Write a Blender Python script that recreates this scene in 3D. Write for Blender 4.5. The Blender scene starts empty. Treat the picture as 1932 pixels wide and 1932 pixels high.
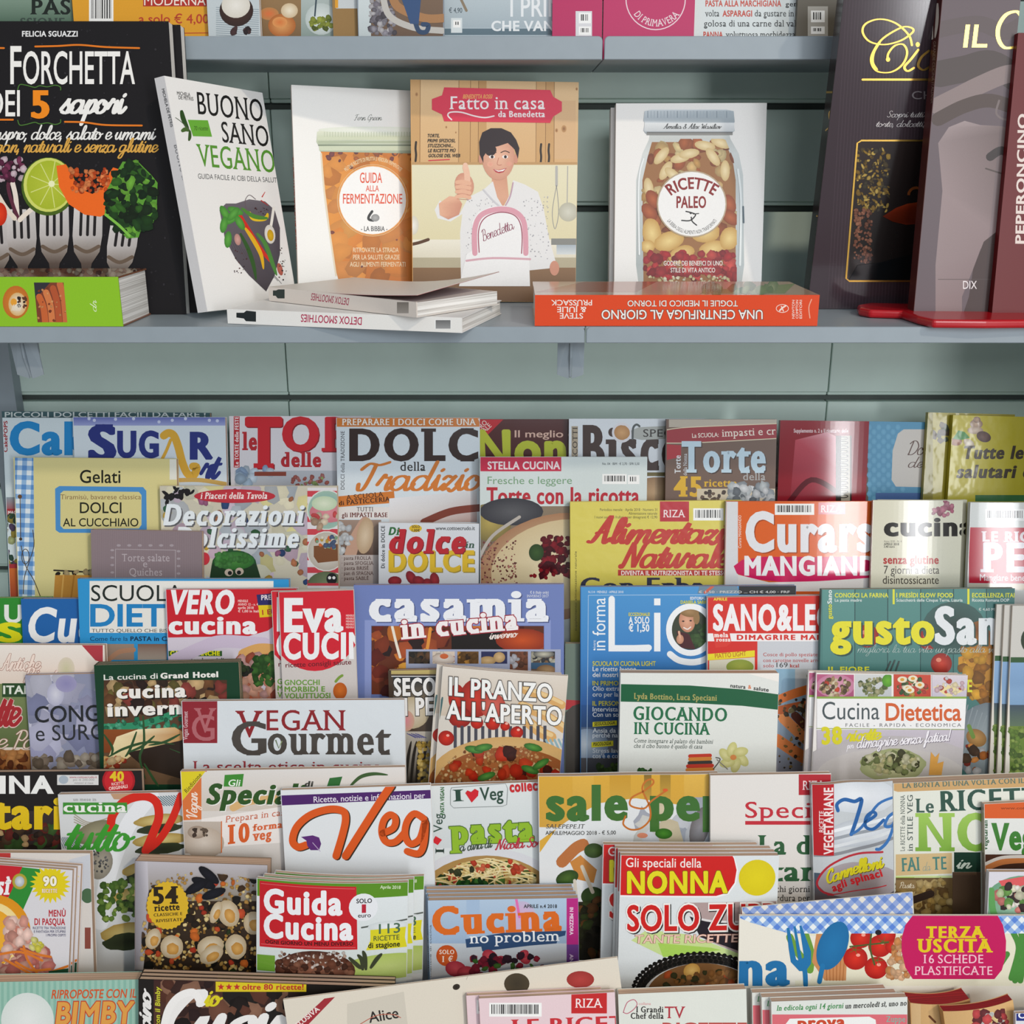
import bpy, math, random
import numpy as np
from mathutils import Vector, Matrix

# ------------------------------------------------------------------ camera, world, lights
SC = bpy.context.scene
EYE = 1.45                       # eye height above the shop floor
F = 2081.0                       # focal length in pixels of the 1932 frame
PITCH = math.radians(17.75)
cp, sp = math.cos(PITCH), math.sin(PITCH)
cam_d = bpy.data.cameras.new('camera')
cam_d.sensor_width = 36.0
cam_d.lens = F / 1932 * 36.0
cam_d.clip_start = 0.05
cam = bpy.data.objects.new('camera', cam_d)
cam.location = (0, 0, EYE)
cam.rotation_euler = (math.pi / 2 - PITCH, 0, 0)
SC.collection.objects.link(cam)
SC.camera = cam
SC.view_settings.view_transform = 'Standard'
SC.view_settings.look = 'None'
SC.view_settings.gamma = 1.0
SC.view_settings.use_curve_mapping = False
SC.view_settings.exposure = 0.0

world = bpy.data.worlds.new('room_ambience')
SC.world = world
world.use_nodes = True
wn = world.node_tree.nodes['Background']
wn.inputs[0].default_value = (0.90, 0.95, 1.0, 1)
wn.inputs[1].default_value = 0.43

def area(name, loc, target, sx, sy, power, col):
    d = bpy.data.lights.new(name, 'AREA')
    d.shape = 'RECTANGLE'; d.size = sx; d.size_y = sy
    d.energy = power; d.color = col
    o = bpy.data.objects.new(name, d)
    o.location = loc
    o.rotation_euler = (Vector(target) - Vector(loc)).to_track_quat('-Z', 'Y').to_euler()
    SC.collection.objects.link(o)
    return o
area('shop_window_daylight', (0.75, -1.55, EYE + 0.77), (0.0, 1.1, EYE - 0.30), 1.8, 0.70, 31, (0.93, 0.97, 1.0))
area('shop_door_daylight', (1.42, -1.7, EYE - 0.02), (0.3, 1.1, EYE - 0.3), 0.34, 0.75, 18, (0.97, 0.98, 1.0))
sun_d = bpy.data.lights.new('low_sun_through_the_door', 'SUN'); sun_d.energy = 0.82; sun_d.angle = math.radians(2.2); sun_d.color = (1.0, 0.87, 0.70)
sun = bpy.data.objects.new('low_sun_through_the_door', sun_d); SC.collection.objects.link(sun)
_az, _el = math.radians(35), math.radians(36)
sun.rotation_euler = Vector((-math.sin(_az) * math.cos(_el), math.cos(_az) * math.cos(_el), -math.sin(_el))).to_track_quat('-Z', 'Y').to_euler()

# ------------------------------------------------------------------ pixel rays (eye = origin of the maths, world z = EYE + z)
Fw = np.array([0, cp, -sp]); Dn = np.array([0, -sp, -cp]); Rt = np.array([1.0, 0, 0])
def rays(uv):
    uv = np.asarray(uv, float).reshape(-1, 2)
    return Fw + ((uv[:, :1] - 966) / F) * Rt + ((uv[:, 1:2] - 966) / F) * Dn
def at_Y(u, v, Y):
    d = rays([(u, v)])[0]; return d * (Y / d[1])
def at_z(u, v, z):
    d = rays([(u, v)])[0]; return d * (z / d[2])

# ------------------------------------------------------------------ colours, materials
def lin(c):
    if not isinstance(c, str): return tuple(c)
    r = []
    for i in (0, 2, 4):
        x = int(c[i:i + 2], 16) / 255
        r.append(x / 12.92 if x <= 0.04045 else ((x + 0.055) / 1.055) ** 2.4)
    return tuple(r)

def nodes_of(name):
    m = bpy.data.materials.new(name); m.use_nodes = True
    nt = m.node_tree
    return m, nt, nt.nodes['Principled BSDF']

def ink(name, rough, spec=0.5, coat=0.0, metal=0.0, bump=0.0, scale=60.0):
    """printed surface: the colour comes from the mesh's own print colours, a faint noise gives the paper tooth"""
    m, nt, b = nodes_of(name)
    a = nt.nodes.new('ShaderNodeVertexColor'); a.layer_name = 'print'
    n = nt.nodes.new('ShaderNodeTexNoise'); n.inputs['Scale'].default_value = 900
    tc = nt.nodes.new('ShaderNodeTexCoord')
    nt.links.new(tc.outputs['Object'], n.inputs['Vector'])
    mx = nt.nodes.new('ShaderNodeMix'); mx.data_type = 'RGBA'; mx.blend_type = 'MULTIPLY'
    mx.inputs['Factor'].default_value = 0.10
    nt.links.new(a.outputs['Color'], mx.inputs['A']); nt.links.new(n.outputs['Fac'], mx.inputs['B'])
    nt.links.new(mx.outputs['Result'], b.inputs['Base Color'])
    b.inputs['Roughness'].default_value = rough
    b.inputs['Specular IOR Level'].default_value = spec
    b.inputs['Coat Weight'].default_value = coat
    b.inputs['Coat Roughness'].default_value = 0.08
    b.inputs['Metallic'].default_value = metal
    if bump:
        n2 = nt.nodes.new('ShaderNodeTexNoise'); n2.inputs['Scale'].default_value = scale; n2.inputs['Detail'].default_value = 3
        nt.links.new(tc.outputs['Object'], n2.inputs['Vector'])
        bp = nt.nodes.new('ShaderNodeBump'); bp.inputs['Strength'].default_value = bump; bp.inputs['Distance'].default_value = 0.004
        nt.links.new(n2.outputs['Fac'], bp.inputs['Height'])
        nt.links.new(bp.outputs['Normal'], b.inputs['Normal']); nt.links.new(bp.outputs['Normal'], b.inputs['Coat Normal'])
    return m
INK = {
    'matte': ink('matte_cover_print', 0.6, 0.2),
    'satin': ink('satin_cover_print', 0.42, 0.3),
    'gloss': ink('glossy_cover_print', 0.13, 0.5),
    'film': ink('film_wrapped_print', 0.34, 0.4, coat=0.28, bump=0.3, scale=26),
    'foil': ink('gold_foil_print', 0.28, 0.5, metal=0.85),
}
def plain(name, col, rough=0.5, noise=0.0, scale=200, spec=0.4, metal=0.0):
    m, nt, b = nodes_of(name)
    c = lin(col)
    b.inputs['Roughness'].default_value = rough; b.inputs['Specular IOR Level'].default_value = spec
    b.inputs['Metallic'].default_value = metal
    n = nt.nodes.new('ShaderNodeTexNoise'); n.inputs['Scale'].default_value = scale; n.inputs['Detail'].default_value = 4
    tc = nt.nodes.new('ShaderNodeTexCoord'); nt.links.new(tc.outputs['Object'], n.inputs['Vector'])
    r = nt.nodes.new('ShaderNodeValToRGB')
    r.color_ramp.elements[0].position = 0.3; r.color_ramp.elements[1].position = 0.7
    r.color_ramp.elements[0].color = tuple(x * (1 - noise) for x in c) + (1,)
    r.color_ramp.elements[1].color = tuple(min(1, x * (1 + noise * 0.5)) for x in c) + (1,)
    nt.links.new(n.outputs['Fac'], r.inputs['Fac']); nt.links.new(r.outputs['Color'], b.inputs['Base Color'])
    return m
def paper(name, c1, c2):
    """page block: fine sheets stacked along the thickness"""
    m, nt, b = nodes_of(name)
    tc = nt.nodes.new('ShaderNodeTexCoord'); mp = nt.nodes.new('ShaderNodeMapping')
    mp.inputs['Scale'].default_value = (4, 1500, 4)
    n = nt.nodes.new('ShaderNodeTexNoise'); n.inputs['Scale'].default_value = 1.0; n.inputs['Detail'].default_value = 2
    nt.links.new(tc.outputs['Object'], mp.inputs['Vector']); nt.links.new(mp.outputs['Vector'], n.inputs['Vector'])
    r = nt.nodes.new('ShaderNodeValToRGB'); r.color_ramp.elements[0].position = 0.36; r.color_ramp.elements[1].position = 0.6
    r.color_ramp.elements[0].color = lin(c1) + (1,); r.color_ramp.elements[1].color = lin(c2) + (1,)
    nt.links.new(n.outputs['Fac'], r.inputs['Fac']); nt.links.new(r.outputs['Color'], b.inputs['Base Color'])
    b.inputs['Roughness'].default_value = 0.8
    return m
PAPER = paper('cream_page_edges', 'a98670', 'dcbfa4')
PAPER_R = paper('red_inner_pages', '7c1418', 'a81c20')
PAPER_W = paper('white_page_edges', 'c6c2bc', 'f4f2ee')

# ------------------------------------------------------------------ lettering: outlines of the built-in face, plus a brush script of our own
from mathutils.geometry import delaunay_2d_cdt
def clean(V, T):
    """union of overlapping triangles as a flat, non-overlapping triangulation"""
    V = np.asarray(V, float); T = np.asarray(T, int)
    if not len(T): return V, T
    a, b, c = V[T[:, 0]], V[T[:, 1]], V[T[:, 2]]
    ar = (b[:, 0] - a[:, 0]) * (c[:, 1] - a[:, 1]) - (b[:, 1] - a[:, 1]) * (c[:, 0] - a[:, 0])
    sc = max(float(np.ptp(V[:, 0])), float(np.ptp(V[:, 1])), 1e-9)
    keep = np.abs(ar) > 1e-8 * sc * sc
    T = np.where((ar < 0)[:, None], T[:, ::-1], T)[keep]
    if not len(T): return V, T
    r = delaunay_2d_cdt([Vector((x / sc, y / sc)) for x, y in V], [], [tuple(int(i) for i in t) for t in T], 0, 1e-5)
    vo = np.array([(p.x * sc, p.y * sc) for p in r[0]])
    to = np.array([f[:3] for f in r[2] if len(f) == 3], int).reshape(-1, 3)
    cen = vo[to].mean(1)
    a, b, c = V[T[:, 0]], V[T[:, 1]], V[T[:, 2]]
    def left(p, q): return (q[None, :, 0] - p[None, :, 0]) * (cen[:, None, 1] - p[None, :, 1]) - (q[None, :, 1] - p[None, :, 1]) * (cen[:, None, 0] - p[None, :, 0])
    e = -1e-12 * sc * sc
    ins = ((left(a, b) > e) & (left(b, c) > e) & (left(c, a) > e)).any(1)
    return vo, to[ins]

_font_obj = None
_gl = {}
def _base(ch):
    """fill triangles and outline loops of one glyph, cap height = 1"""
    global _font_obj
    if ch in _gl: return _gl[ch]
    if _font_obj is None:
        cu = bpy.data.curves.new('glyph_source', 'FONT'); cu.resolution_u = 4
        _font_obj = bpy.data.objects.new('glyph_source', cu); SC.collection.objects.link(_font_obj)
    cu = _font_obj.data
    cu.body = ch + 'H'
    def ev():
        dg = bpy.context.evaluated_depsgraph_get(); dg.update()
        return _font_obj.evaluated_get(dg), dg
    o, dg = ev()
    w2 = max(p.x for p in [Vector(c) for c in o.bound_box])
    cu.body = 'H'
    o, dg = ev()
    hb = [Vector(c) for c in o.bound_box]
    cap = max(p.y for p in hb); wH = max(p.x for p in hb)
    adv = (w2 - wH) / cap
    cu.body = ch
    o, dg = ev()
    me = o.to_mesh()
    if me is None or len(me.vertices) == 0:
        _gl[ch] = (np.zeros((0, 2)), np.zeros((0, 3), int), [], max(adv, .3)); return _gl[ch]
    v = np.array([(p.co.x, p.co.y) for p in me.vertices]) / cap
    me.calc_loop_triangles()
    t = np.array([tuple(x.vertices) for x in me.loop_triangles], int).reshape(-1, 3)
    o.to_mesh_clear()
    loops = []
    c2 = o.to_curve(dg)
    for s in c2.splines:
        pts = []
        if s.type == 'BEZIER':
            bp = s.bezier_points; n = len(bp)
            for i in range(n):
                a, b = bp[i], bp[(i + 1) % n]
                p0, p1, p2, p3 = a.co, a.handle_right, b.handle_left, b.co
                straight = (p1 - p0).cross(p3 - p0).length < 1e-4 and (p2 - p0).cross(p3 - p0).length < 1e-4
                for k in range(1 if straight else 4):
                    q = k / 4
                    pts.append(p0 * (1 - q) ** 3 + p1 * 3 * q * (1 - q) ** 2 + p2 * 3 * q * q * (1 - q) + p3 * q ** 3)
        else:
            pts = [p.co.to_3d() for p in s.points]
        P = np.array([(p.x, p.y) for p in pts]) / cap
        keep = [i for i in range(len(P)) if np.linalg.norm(P[i] - P[i - 1]) > 1e-4]
        if len(keep) > 2: loops.append(P[keep])
    o.to_curve_clear()
    _gl[ch] = (v, t, loops, adv)
    return _gl[ch]

FONTS = {  # weight in x, weight in y, serif, rounded
    'r': (0.0, 0.0, 0, 0), 'm': (.018, .014, 0, 0), 'b': (.05, .035, 0, 0), 'x': (.085, .05, 0, 0), 'R': (.075, .06, 0, 1),
    's': (.012, 0.0, 1, 0), 'sb': (.055, .006, 1, 0), 'sx': (.085, .03, 1, 0), 'S': (.09, .045, 1, 1),
}
_gs = {}
def _inside(p, loops):
    k = 0
    for P in loops:
        x0, y0 = P[:, 0], P[:, 1]; x1, y1 = np.roll(x0, -1), np.roll(y0, -1)
        m = (y0 > p[1]) != (y1 > p[1])
        k += int(np.sum(x0[m] + (p[1] - y0[m]) / (y1[m] - y0[m]) * (x1[m] - x0[m]) > p[0]))
    return k % 2 == 1
def glyph(ch, font, extra=0.0):
    """glyph in a given weight: the fill plus a mitred rim grown outwards, serifs added as slabs; last column = height step"""
    k = (ch, font, extra)
    if k in _gs: return _gs[k]
    v, t, loops, adv = _base(ch)
    wx, wy, ser, rnd = FONTS[font]
    ex, ey = wx + extra, wy + extra
    V = [v]; T = [t]; Z = [np.zeros(len(v))]; n0 = len(v)
    def add(pts, tris, z=0.0):
        nonlocal n0
        V.append(np.asarray(pts, float)); T.append(np.asarray(tris, int) + n0); n0 += len(pts); Z.append(np.full(len(pts), z))
    if ex > 0 or ey > 0:
        sc = np.array([ex, ey])
        for P in loops:
            n = len(P)
            d = np.roll(P, -1, 0) - P
            L = np.linalg.norm(d, axis=1, keepdims=True); d = d / np.maximum(L, 1e-9)
            N = np.stack([d[:, 1], -d[:, 0]], 1)
            i = int(np.argmax(L))
            if _inside(P[i] + d[i] * L[i] * .5 + N[i] * .004, loops): N = -N
            sgn = 1 if np.dot(N[i], np.array([d[i][1], -d[i][0]])) > 0 else -1
            pts = []; st = []; en = []          # offset points leaving / entering each vertex
            for j in range(n):
                n1, n2 = N[j - 1], N[j]
                cr = (d[j - 1][0] * d[j][1] - d[j - 1][1] * d[j][0]) * sgn; dt = float(np.dot(d[j - 1], d[j]))
                if rnd and cr > .15:
                    m = 4; a1 = math.atan2(n1[1], n1[0]); a2 = math.atan2(n2[1], n2[0])
                    while a2 - a1 > math.pi: a2 -= 2 * math.pi
                    while a2 - a1 < -math.pi: a2 += 2 * math.pi
                    q = [P[j] + np.array([math.cos(a1 + (a2 - a1) * g / m), math.sin(a1 + (a2 - a1) * g / m)]) * sc for g in range(m + 1)]
                    add([P[j]] + q, [(0, g, g + 1) for g in range(1, m + 1)], .25)
                    en.append(q[0]); st.append(q[-1])
                else:
                    if dt < -.5 and cr > 0:
                        q1, q2 = P[j] + n1 * sc, P[j] + n2 * sc
                        add([P[j], q1, q2], [(0, 1, 2)]); en.append(q1); st.append(q2)
                    else:
                        q = P[j] + (n1 + n2) / max(1 + dt, .45) * sc
                        en.append(q); st.append(q)
            for j in range(n):
                g = (j + 1) % n
                add([P[j], P[g], en[g], st[j]], [(0, 1, 2), (0, 2, 3)], .5 + .5 * (j % 3))
    if ser and (ch.isalpha() or ch in '1247'):
        lev = [(0, 1), (1.0, -1)] if ch.isupper() or ch.isdigit() else [(0, 1), (.66, -1), (1.06, -1), (-.3, 1)]
        e = .10 if font not in ('sx', 'S') else .11
        th = .045 if font in ('s', 'sb') else .11
        m = 0
        for P in loops:
            n = len(P)
            for i in range(n):
                a, b = P[i], P[(i + 1) % n]
                if abs(a[1] - b[1]) < .012 and .03 < abs(a[0] - b[0]) < .24:
                    for y, s in lev:
                        if abs(a[1] - y) < .09:
                            x0, x1 = min(a[0], b[0]) - ex - e, max(a[0], b[0]) + ex + e
                            if ch in 'rnmpuijklhbd' and y > .3: x1 = max(a[0], b[0]) + ex   # flag serifs on the left only
                            yy = a[1] - s * ey; z = 1.9 + .5 * (m % 2); m += 1
                            add([(x0, yy), (x1, yy), (x1, yy + s * th), (x0, yy + s * th)], [(0, 1, 2), (0, 2, 3)], z)
                            if th < .06:
                                cx0, cx1 = min(a[0], b[0]) - ex, max(a[0], b[0]) + ex
                                add([(x0 + e * .35, yy + s * th), (x1 - (e * .35 if x1 > cx1 + .01 else 0), yy + s * th), (cx1, yy + s * .12), (cx0, yy + s * .12)], [(0, 1, 2), (0, 2, 3)], z)
        adv = adv + .06
    r = (np.concatenate(V), np.concatenate(T), adv + 2 * max(wx - .02, 0), np.concatenate(Z))
    _gs[k] = r
    return r

SCRIPT = {'a': (13, '9,8 6,10 2,9 0,5 1,1 4,0 7,2 9,6 9,9|9,9 9,3 10,0 12,1 14,4'), 'b': (10, '0,2 3,9 5,16 5,20 3,20 2,14 2,4 3,0 6,0 8,4 7,8 5,9|7,8 10,8'),
 'c': (9, '8,8 6,10 2,8 1,4 3,0 6,0 10,4'), 'd': (13, '9,8 6,10 2,9 0,5 1,1 4,0 7,2 9,7 11,20|11,20 9,7 9,2 10,0 12,1 14,4'),
 'e': (9, '1,4 5,5 8,8 6,10 3,10 1,7 1,2 4,0 7,1 10,4'), 'f': (8, '0,1 4,8 6,15 6,20 4,20 3,14 3,0 2,-8 0,-8 1,-2 6,1 8,5'),
 'g': (12, '9,8 6,10 2,9 0,5 1,1 4,1 7,3 9,9|9,9 8,0 6,-7 3,-9 1,-7 4,-2 9,1 13,4'), 'h': (11, '0,2 4,10 5,18 4,20 3,18 2,10 1,0|1,1 4,8 7,10 8,8 7,2 9,0 12,4'),
 'i': (6, '0,4 2,9|2,10 2,3 3,0 5,1 7,4|3,14 3.6,14.6'), 'k': (9, '0,2 3,10 4,18 3,20 2,14 1,0|1,4 5,9 7,8 3,5 6,1 8,0 10,4'),
 'l': (6, '0,2 4,9 6,16 5,20 3,18 2,10 2,3 3,0 5,1 7,4'), 'm': (17, '0,5 2,10 2,8 1,0|1,1 4,8 7,10 8,8 7,0|7,1 10,8 13,10 14,8 13,2 15,0 18,4'),
 'n': (11, '0,5 2,10 2,8 1,0|1,1 4,8 7,10 8,8 7,2 9,0 12,4'), 'o': (10, '6,9 3,10 0,6 1,1 4,0 7,2 8,6 6,9 6,7 9,7 11,8'),
 'p': (10, '0,5 2,10 2,6 0,-9|1,2 4,9 7,10 8,6 6,1 3,0 2,2|6,1 9,2 11,4'), 'r': (9, '0,4 2,9 3,11 4,9 7,9|7,9 6,3 7,0 10,4'),
 's': (9, '0,3 4,9 5,11 5,8 7,4 5,0 1,1|5,0 8,1 10,4'), 't': (6, '0,4 4,16 3,8 2,2 4,0 7,4|-1,10 7,11'),
 'u': (12, '0,5 2,10 1,3 3,0 6,3 8,10|8,10 8,3 9,0 11,1 13,4'), 'v': (10, '0,6 2,10 3,7 3,1 4,0 7,5 8,10 8,8 11,8'),
 'x': (10, '0,8 3,9 6,1 9,1|9,10 1,0'), 'z': (9, '0,8 2,10 5,9 7,10 4,5 1,0 4,1 7,-1 10,3'), 'ò': (10, '6,9 3,10 0,6 1,1 4,0 7,2 8,6 6,9|3,14 6,12'),
 'A': (16, '0,1 3,1 6,8 10,20 11,20 11,6 12,0 15,3|4,8 12,9'), 'B': (12, '4,19 3,10 2,0|0,17 3,20 8,20 10,16 8,11 4,10 9,10 11,5 8,0 3,0 1,2'),
 'C': (11, '10,16 9,20 5,18 1,10 2,3 6,0 12,5'), 'D': (14, '4,19 3,10 2,0|0,16 4,20 9,19 13,12 11,4 6,0 1,1'), 'F': (11, '7,19 5,10 3,0 0,1|0,16 4,19 12,20|3,10 9,11'),
 'G': (13, '11,16 9,20 4,17 1,10 2,3 6,0 10,4 11,10|7,9 11,10 10,-3 6,-6'), 'N': (16, '0,1 2,1 5,18 6,18 10,2 11,2 14,17 16,20'),
 'P': (11, '4,19 2,0|0,16 4,20 9,19 11,14 8,9 4,10'), 'R': (13, '4,19 2,0|0,16 4,20 9,19 10,15 8,11 4,10 8,7 10,1 13,2'), 'S': (11, '10,17 7,20 3,17 4,12 8,8 8,3 4,0 0,3'),
 'T': (12, '7,18 6,10 4,1 1,0 0,4|-1,15 3,19 9,18 15,20'), 'V': (14, '-1,15 2,20 4,18 5,8 6,0 9,8 12,18 14,20 16,18'),
 'W': (17, '-1,17 2,20 4,8 5,0 9,12 10,14 10,4 12,0 15,10 17,20'), 'L': (11, '6,18 4,20 3,16 4,6 2,1 0,2 3,2 7,0 11,2'), 'I': (7, '2,18 7,20|5,19 4,8 2,0 0,1'),
 '!': (5, '3,20 2,6|1.4,0 1.8,.6'), '.': (4, '1,0 1.6,.6'), ',': (4, '1.6,1 0.6,-3'), '&': (12, '11,6 7,0 2,1 1,5 8,15 6,19 4,16 9,4 11,1'), ' ': (7, '')}
def smooth(pts, k=6):
    P = np.asarray(pts, float)
    if len(P) < 3:
        return np.array([P[0] + (P[-1] - P[0]) * i / 3 for i in range(4)])
    out = []
    for i in range(len(P) - 1):
        p0, p1, p2, p3 = P[max(i - 1, 0)], P[i], P[i + 1], P[min(i + 2, len(P) - 1)]
        for j in range(k):
            q = j / k
            out.append(.5 * (2 * p1 + (p2 - p0) * q + (2 * p0 - 5 * p1 + 4 * p2 - p3) * q * q + (3 * p1 - p0 - 3 * p2 + p3) * q ** 3))
    out.append(P[-1])
    return np.array(out)
def ribbon(P, w, contrast=0.0, cap=True):
    """polyline to triangles; contrast thins strokes that run sideways, like a broad pen"""
    P = np.asarray(P, float); d = np.gradient(P, axis=0)
    L = np.maximum(np.linalg.norm(d, axis=1, keepdims=True), 1e-9); d = d / L
    N = np.stack([-d[:, 1], d[:, 0]], 1)
    ww = (np.asarray(w) if np.ndim(w) else np.full(len(P), w)) / 2
    ww = ww * (1 - contrast * (1 - np.abs(d[:, 1])))
    A, B = P + N * ww[:, None], P - N * ww[:, None]
    V = np.concatenate([A, B]); n = len(P); T = []
    for i in range(n - 1): T += [(i, i + 1, n + i + 1), (i, n + i + 1, n + i)]
    V = list(V)
    if cap:
        for e in (0, n - 1):
            b = len(V); a0 = math.atan2(N[e][1], N[e][0]); sg = 1 if e == 0 else -1
            for k in range(6): V.append(P[e] + ww[e] * np.array([math.cos(a0 + sg * k * math.pi / 5), math.sin(a0 + sg * k * math.pi / 5)]))
            T += [(b, b + k, b + k + 1) for k in range(1, 5)]
    return np.array(V), np.array(T, int)
def script_glyph(ch, w, extra):
    k = (ch, 'script', w, extra)
    if k in _gs: return _gs[k]
    adv, st = SCRIPT.get(ch, SCRIPT['e'])
    V = []; T = []; n = 0
    for s in st.split('|'):
        if not s: continue
        pts = [tuple(float(q) for q in p.split(',')) for p in s.split()]
        v, t = ribbon(smooth(pts, 5) / 20.0, w + 2 * extra, .45 if not extra else .3)
        V.append(v); T.append(t + n); n += len(v)
    r = (np.concatenate(V) if V else np.zeros((0, 2)), np.concatenate(T) if T else np.zeros((0, 3), int), adv / 20.0)
    if len(r[1]): r = clean(r[0], r[1]) + (adv / 20.0,)
    r = r + (np.zeros(len(r[0])),)
    if len(r[0]): r[0][:, 0] += r[0][:, 1] * .30
    _gs[k] = r
    return r
_lay = {}
def layout(s, font, extra=0.0, track=0.0):
    k = (s, font, extra, track)
    if k in _lay: return _lay[k]
    x = 0.0; V = []; T = []; n = 0; Z = []
    for gi, ch in enumerate(s):
        if font[0] == 'c': v, t, a, zg = script_glyph(ch, {'c': .085, 'cb': .14, 'cx': .19, 'cl': .05}[font], extra)
        else: v, t, a, zg = glyph(ch, font, extra)
        if len(v):
            V.append(v + np.array([x, 0])); T.append(t + n); n += len(v); Z.append(zg + 3 * (gi % 2))
        x += a + track
    r = (np.concatenate(V), np.concatenate(T), np.concatenate(Z) * 1.0)
    _lay[k] = r
    return r

# ------------------------------------------------------------------ object helpers
def link(name, data, parent=None, mw=None):
    o = bpy.data.objects.new(name, data)
    SC.collection.objects.link(o)
    if parent is not None: o.parent = parent
    elif mw is not None: o.matrix_world = mw
    return o
def tag(o, label=None, cat=None, group=None, kind=None):
    for k, v in (('label', label), ('category', cat), ('group', group), ('kind', kind)):
        if v: o[k] = v
    return o
def mesh_of(name, verts, faces, mat, cols=None, normals=None):
    me = bpy.data.meshes.new(name)
    me.from_pydata([tuple(v) for v in verts], [], [tuple(f) for f in faces])
    if mat is not None: me.materials.append(mat)
    if cols is not None:
        a = me.color_attributes.new('print', 'FLOAT_COLOR', 'POINT')
        c = np.ones((len(verts), 4), np.float32); c[:, :3] = np.asarray(cols, np.float32)
        a.data.foreach_set('color', c.ravel())
    if normals is not None:
        me.polygons.foreach_set('use_smooth', [True] * len(me.polygons))
        me.normals_split_custom_set_from_vertices([tuple(n) for n in normals])
    me.update()
    return me
BOXF = [(0, 1, 3, 2), (4, 6, 7, 5), (0, 4, 5, 1), (2, 3, 7, 6), (0, 2, 6, 4), (1, 5, 7, 3)]
def boxv(x0, x1, y0, y1, z0, z1):
    return [(x, y, z) for x in (x0, x1) for y in (y0, y1) for z in (z0, z1)]
def boxes(lst):
    V = []; Fc = []
    for b in lst:
        n = len(V); V += boxv(*b); Fc += [tuple(i + n for i in f) for f in BOXF]
    return V, Fc
def bevel(o, w, seg=2):
    m = o.modifiers.new('bevel', 'BEVEL'); m.width = w; m.segments = seg; m.limit_method = 'ANGLE'
    return o

# ------------------------------------------------------------------ print canvas: pixel coordinates of the picture laid onto a real plane
def clip_poly(P, conv):
    """Sutherland-Hodgman of vertex rows (x, y, extra...) against a convex polygon"""
    out = [tuple(p) for p in P]
    m = len(conv)
    ar = sum(conv[i][0] * conv[(i + 1) % m][1] - conv[(i + 1) % m][0] * conv[i][1] for i in range(m))
    s = 1 if ar > 0 else -1
    for i in range(m):
        (ax, ay), (bx, by) = conv[i], conv[(i + 1) % m]
        def side(p): return s * ((bx - ax) * (p[1] - ay) - (by - ay) * (p[0] - ax))
        inp, out = out, []
        for j in range(len(inp)):
            p, q = inp[j - 1], inp[j]
            a, b = side(p), side(q)
            if (a >= 0) != (b >= 0):
                r = a / (a - b)
                out.append(tuple(p[k] + (q[k] - p[k]) * r for k in range(len(p))))
            if b >= 0: out.append(q)
        if len(out) < 3: return []
    return out

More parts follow.
